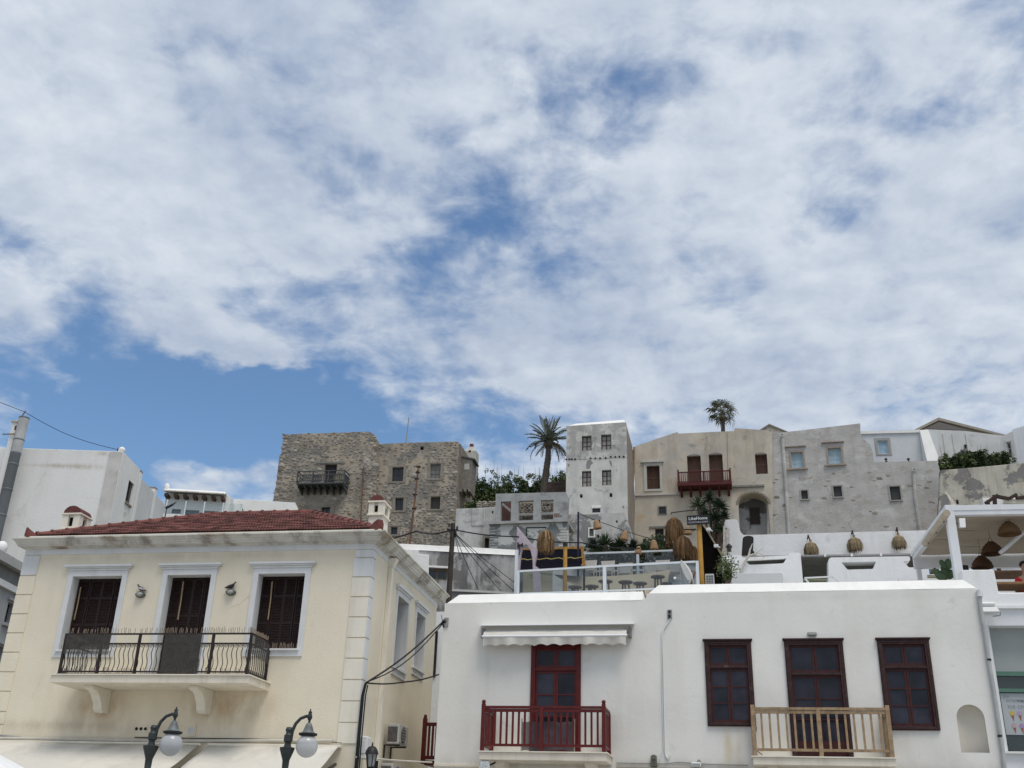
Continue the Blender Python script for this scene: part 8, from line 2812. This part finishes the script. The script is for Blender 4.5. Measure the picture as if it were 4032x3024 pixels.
rnd = random.Random(31)
PALM = M('palm_green_grey', (.10, .115, .075), .6, .35, 1.5)
DEAD = M('dead_frond', (.20, .15, .09), .85, .3, 3)
pb0 = at(2139, 1960, 91.5)
palm = thing('date_palm', 'date palm with drooping dry fronds left of the tower house', 'palm', pb0)
crown = at(2160, 1745, 91.5) - pb0
trk = [Vector((0, 0, -3)), Vector((0, 0, 0)), at(2150, 1860, 91.5) - pb0, at(2158, 1800, 91.5) - pb0, crown]
b = MB()
path = []
rs = []
for i in range(len(trk) - 1):
    for k in range(8):
        u = k / 8
        path.append(trk[i].lerp(trk[i + 1], u))
        base_r = .36 - .13 * (i + u) / 4
        rs.append(base_r * (1.0 + (.10 if k % 2 else 0)))
path.append(trk[-1])
rs.append(.28)
b.tube(path, rs, 12).build('trunk', M('palm_bark', (.10, .085, .07), .95, .35, 4, .06, 5), palm, True)
fvar = []
for k in range(7):
    u = k / 6
    fvar.append(frond(2.75 - .35 * u, rad(84 - 88 * u), rad(22 + 62 * u), rnd).mesh('frond', PALM))
fd = [frond(2.3, rad(-20), rad(75), rnd, .28, 24).mesh('dead_frond', DEAD), frond(2.7, rad(5), rad(110), rnd, .22, 24).mesh('dead_frond', DEAD)]
for i in range(38):
    u = (i + .5) / 38
    inst(fvar[min(6, int(u * 7))], 'frond', palm, Matrix.Translation(crown + Vector((0, 0, .1))) @ Matrix.Rotation(i * 2.399, 4, 'Z') @ Matrix.Rotation(rnd.uniform(-.12, .12), 4, 'Y') @ Matrix.Rotation(rnd.uniform(-.35, .35), 4, 'X') @ Matrix.Scale(rnd.uniform(.82, 1.08), 4))
for i, a in enumerate((-.3, .5, -1.0, .15, -2.0, 2.8, 1.4)):
    inst(fd[i % 2], 'dead_frond', palm, Matrix.Translation(crown) @ Matrix.Rotation(a, 4, 'Z'))
MB().ellip(crown + Vector((0, 0, -.15)), (.42, .42, .5), 12, 8, .12, rnd).build('crown_heart', M('palm_bark'), palm)
# ---- fan palm on the skyline
pb1 = at(2848, 1740, 108)
fp_ = thing('fan_palm', 'fan palm on the skyline above the beige house', 'palm', pb1 + Vector((0, 0, -3)))
o0 = pb1 + Vector((0, 0, -3))
cr = at(2845, 1625, 108) - o0
MB().tube([(0, 0, 0), (0, 0, 2.5), cr.lerp(Vector((0, 0, 2.5)), .4), cr], [.3, .25, .22, .26], 10).build('trunk', M('palm_bark'), fp_, True)


def fan(rnd, R_=.75):
    b = MB()
    pl_ = .72
    b.tube([(0, 0, 0), (pl_ * .6, 0, .06), (pl_, 0, .02)], [.025, .02, .015], 4)
    n = 15
    for i in range(n):
        a = rad(-120 + 240 * i / (n - 1))
        d = Vector((math.cos(a), math.sin(a), .12 * rnd.uniform(-1, 1)))
        s = Vector((-math.sin(a), math.cos(a), .4)) * .045
        l = R_ * rnd.uniform(.8, 1.15) * (1 - .3 * abs(i - n / 2) / n)
        p0_ = Vector((pl_, 0, .02))
        m_ = p0_ + d * l * .55 + Vector((0, 0, .02))
        tip = p0_ + d * l * .92 + Vector((0, 0, -.38 * l * rnd.uniform(.6, 1.4)))
        k = len(b.v)
        b.v += [tuple(p0_), tuple(m_ - s), tuple(tip), tuple(m_ + s)]
        b.f.append((k, k + 1, k + 2, k + 3))
    return b


FANM = M('fan_palm_green', (.12, .125, .075), .6, .3, 2)
fm = [fan(rnd).mesh('fan_leaf', FANM), fan(rnd, .85).mesh('fan_leaf', FANM)]
fdm = fan(rnd, .7).mesh('dead_leaf', DEAD)
for i in range(22):
    u = (i + .5) / 22
    el = rad(70) - rad(115) * u
    inst(fm[i % 2], 'fan_leaf', fp_, Matrix.Translation(cr) @ Matrix.Rotation(i * 2.399, 4, 'Z') @ Matrix.Rotation(-el, 4, 'Y') @ Matrix.Scale(rnd.uniform(1.25, 1.55), 4))
for i in range(12):
    inst(fdm, 'dead_leaf', fp_, Matrix.Translation(cr + Vector((0, 0, -.15))) @ Matrix.Rotation(i * 2.399, 4, 'Z') @ Matrix.Rotation(rad(60 + 2 * i), 4, 'Y') @ Matrix.Scale(.7, 4))


# ---- yuccas and strap-leaved hedge
YUC = [M('yucca_dark', (.022, .042, .022), .6, .3, 3), M('yucca_mid', (.045, .075, .035), .6, .3, 3)]


def rosette(b, c, R_, n, rnd, w=.03, low=-.5):
    for _ in range(n):
        a = rnd.uniform(0, 2 * math.pi)
        e_ = rnd.uniform(low, 1.45)
        d = Vector((math.cos(a) * math.cos(e_), math.sin(a) * math.cos(e_), math.sin(e_)))
        s = Vector((-math.sin(a), math.cos(a), 0)) * (w * rnd.uniform(.7, 1.2))
        l = R_ * rnd.uniform(.75, 1.1)
        m_ = Vector(c) + d * l * .5
        tip = Vector(c) + d * l + Vector((0, 0, -.12 * l * (1 - math.sin(e_))))
        k = len(b.v)
        b.v += [tuple(Vector(c) - s * .6), tuple(Vector(c) + s * .6), tuple(m_ + s), tuple(tip), tuple(m_ - s)]
        b.f.append((k, k + 1, k + 2, k + 3, k + 4))


yc0 = at(2800, 2290, 33.5)
yuc = thing('yucca_tree', 'tall dark yucca tree with spiky heads above the bamboo screen', 'yucca', yc0)
for i, (px, py, r) in enumerate(((2748, 1990, 52), (2795, 1968, 50), (2832, 1995, 52), (2775, 2030, 45), (2815, 2040, 50), (2850, 2035, 42), (2835, 2085, 45), (2848, 2125, 38))):
    c = at(px, py, 33.5 + (.4 if i % 2 else -.2)) - yc0
    R_ = r * 33.5 / 4300 * 1.0
    b = MB()
    rosette(b, c, R_, 130, rnd, .016)
    b.build('leaf_rosette', YUC[0 if i % 3 else 1], yuc)
    MB().tube([(rnd.uniform(-.1, .1), 0, 0), (c.x * .5, 0, c.z * .5), c], [.07, .055, .045], 7).build('stem', M('shrub_wood'), yuc)
HG2 = 'strap-leaved plants hedging the cocktail terrace'
for i, (px, py, r) in enumerate(((2335, 2150, 50), (2385, 2135, 58), (2440, 2145, 55), (2360, 2170, 45), (2490, 2150, 50), (2540, 2152, 48), (2600, 2150, 45), (2420, 2165, 45), (2650, 2150, 42))):
    c = at(px, py, 42)
    R_ = r * 42 / 4300
    t = thing('strap_leaf_plant', 'dark spiky plant in the terrace hedge, %s' % ('at the left end', 'second and tallest', 'third from left', 'low one by the glass rail end', 'fourth from left', 'fifth from left', 'sixth from left', 'low one near the rail middle', 'at the right end')[i], 'plant', c + Vector((0, 0, -.6)), 0, HG2)
    b = MB()
    rosette(b, (0, 0, .5), R_, 150, rnd, .022, .1)
    b.build('leaf_rosette', YUC[i % 2], t)
    b = MB()
    leaf_cloud(b, (0, .3, .2), (R_ * 1.1, .5, .6), 400, .07, rnd)
    b.build('undergrowth', LEAF[0], t, kind='stuff')
    MB().tube([(0, 0, -.6), (0, 0, .5)], .07, 7).build('stem', M('shrub_wood'), t)
RFL = M('red_blossom', (.35, .05, .03), .7, .2, 10)
fl_ = thing('bougainvillea', 'dark shrub with a few red blossoms behind the raffia lamps', 'shrub', at(2620, 2185, 41))
b = MB()
leaf_cloud(b, (0, 0, .35), (1.0, .4, .55), 1200, .06, rnd)
b.build('crown', LEAF[0], fl_, kind='stuff')
b = MB()
leaf_cloud(b, (.1, -.3, .2), (.5, .15, .2), 40, .04, rnd)
b.build('blossoms', RFL, fl_, kind='stuff')
MB().tube([(0, 0, -.5), (.05, 0, .2), (0, 0, .5)], [.05, .04, .02], 6).build('trunk', M('shrub_wood'), fl_)
hb = thing('retaining_wall', 'low white wall under the spiky hedge', 'wall', at(2480, 2230, 42.6))
MB().box(-3.2, 4.2, 0, .4, -3, .25).build('wall_body', LIM, hb)
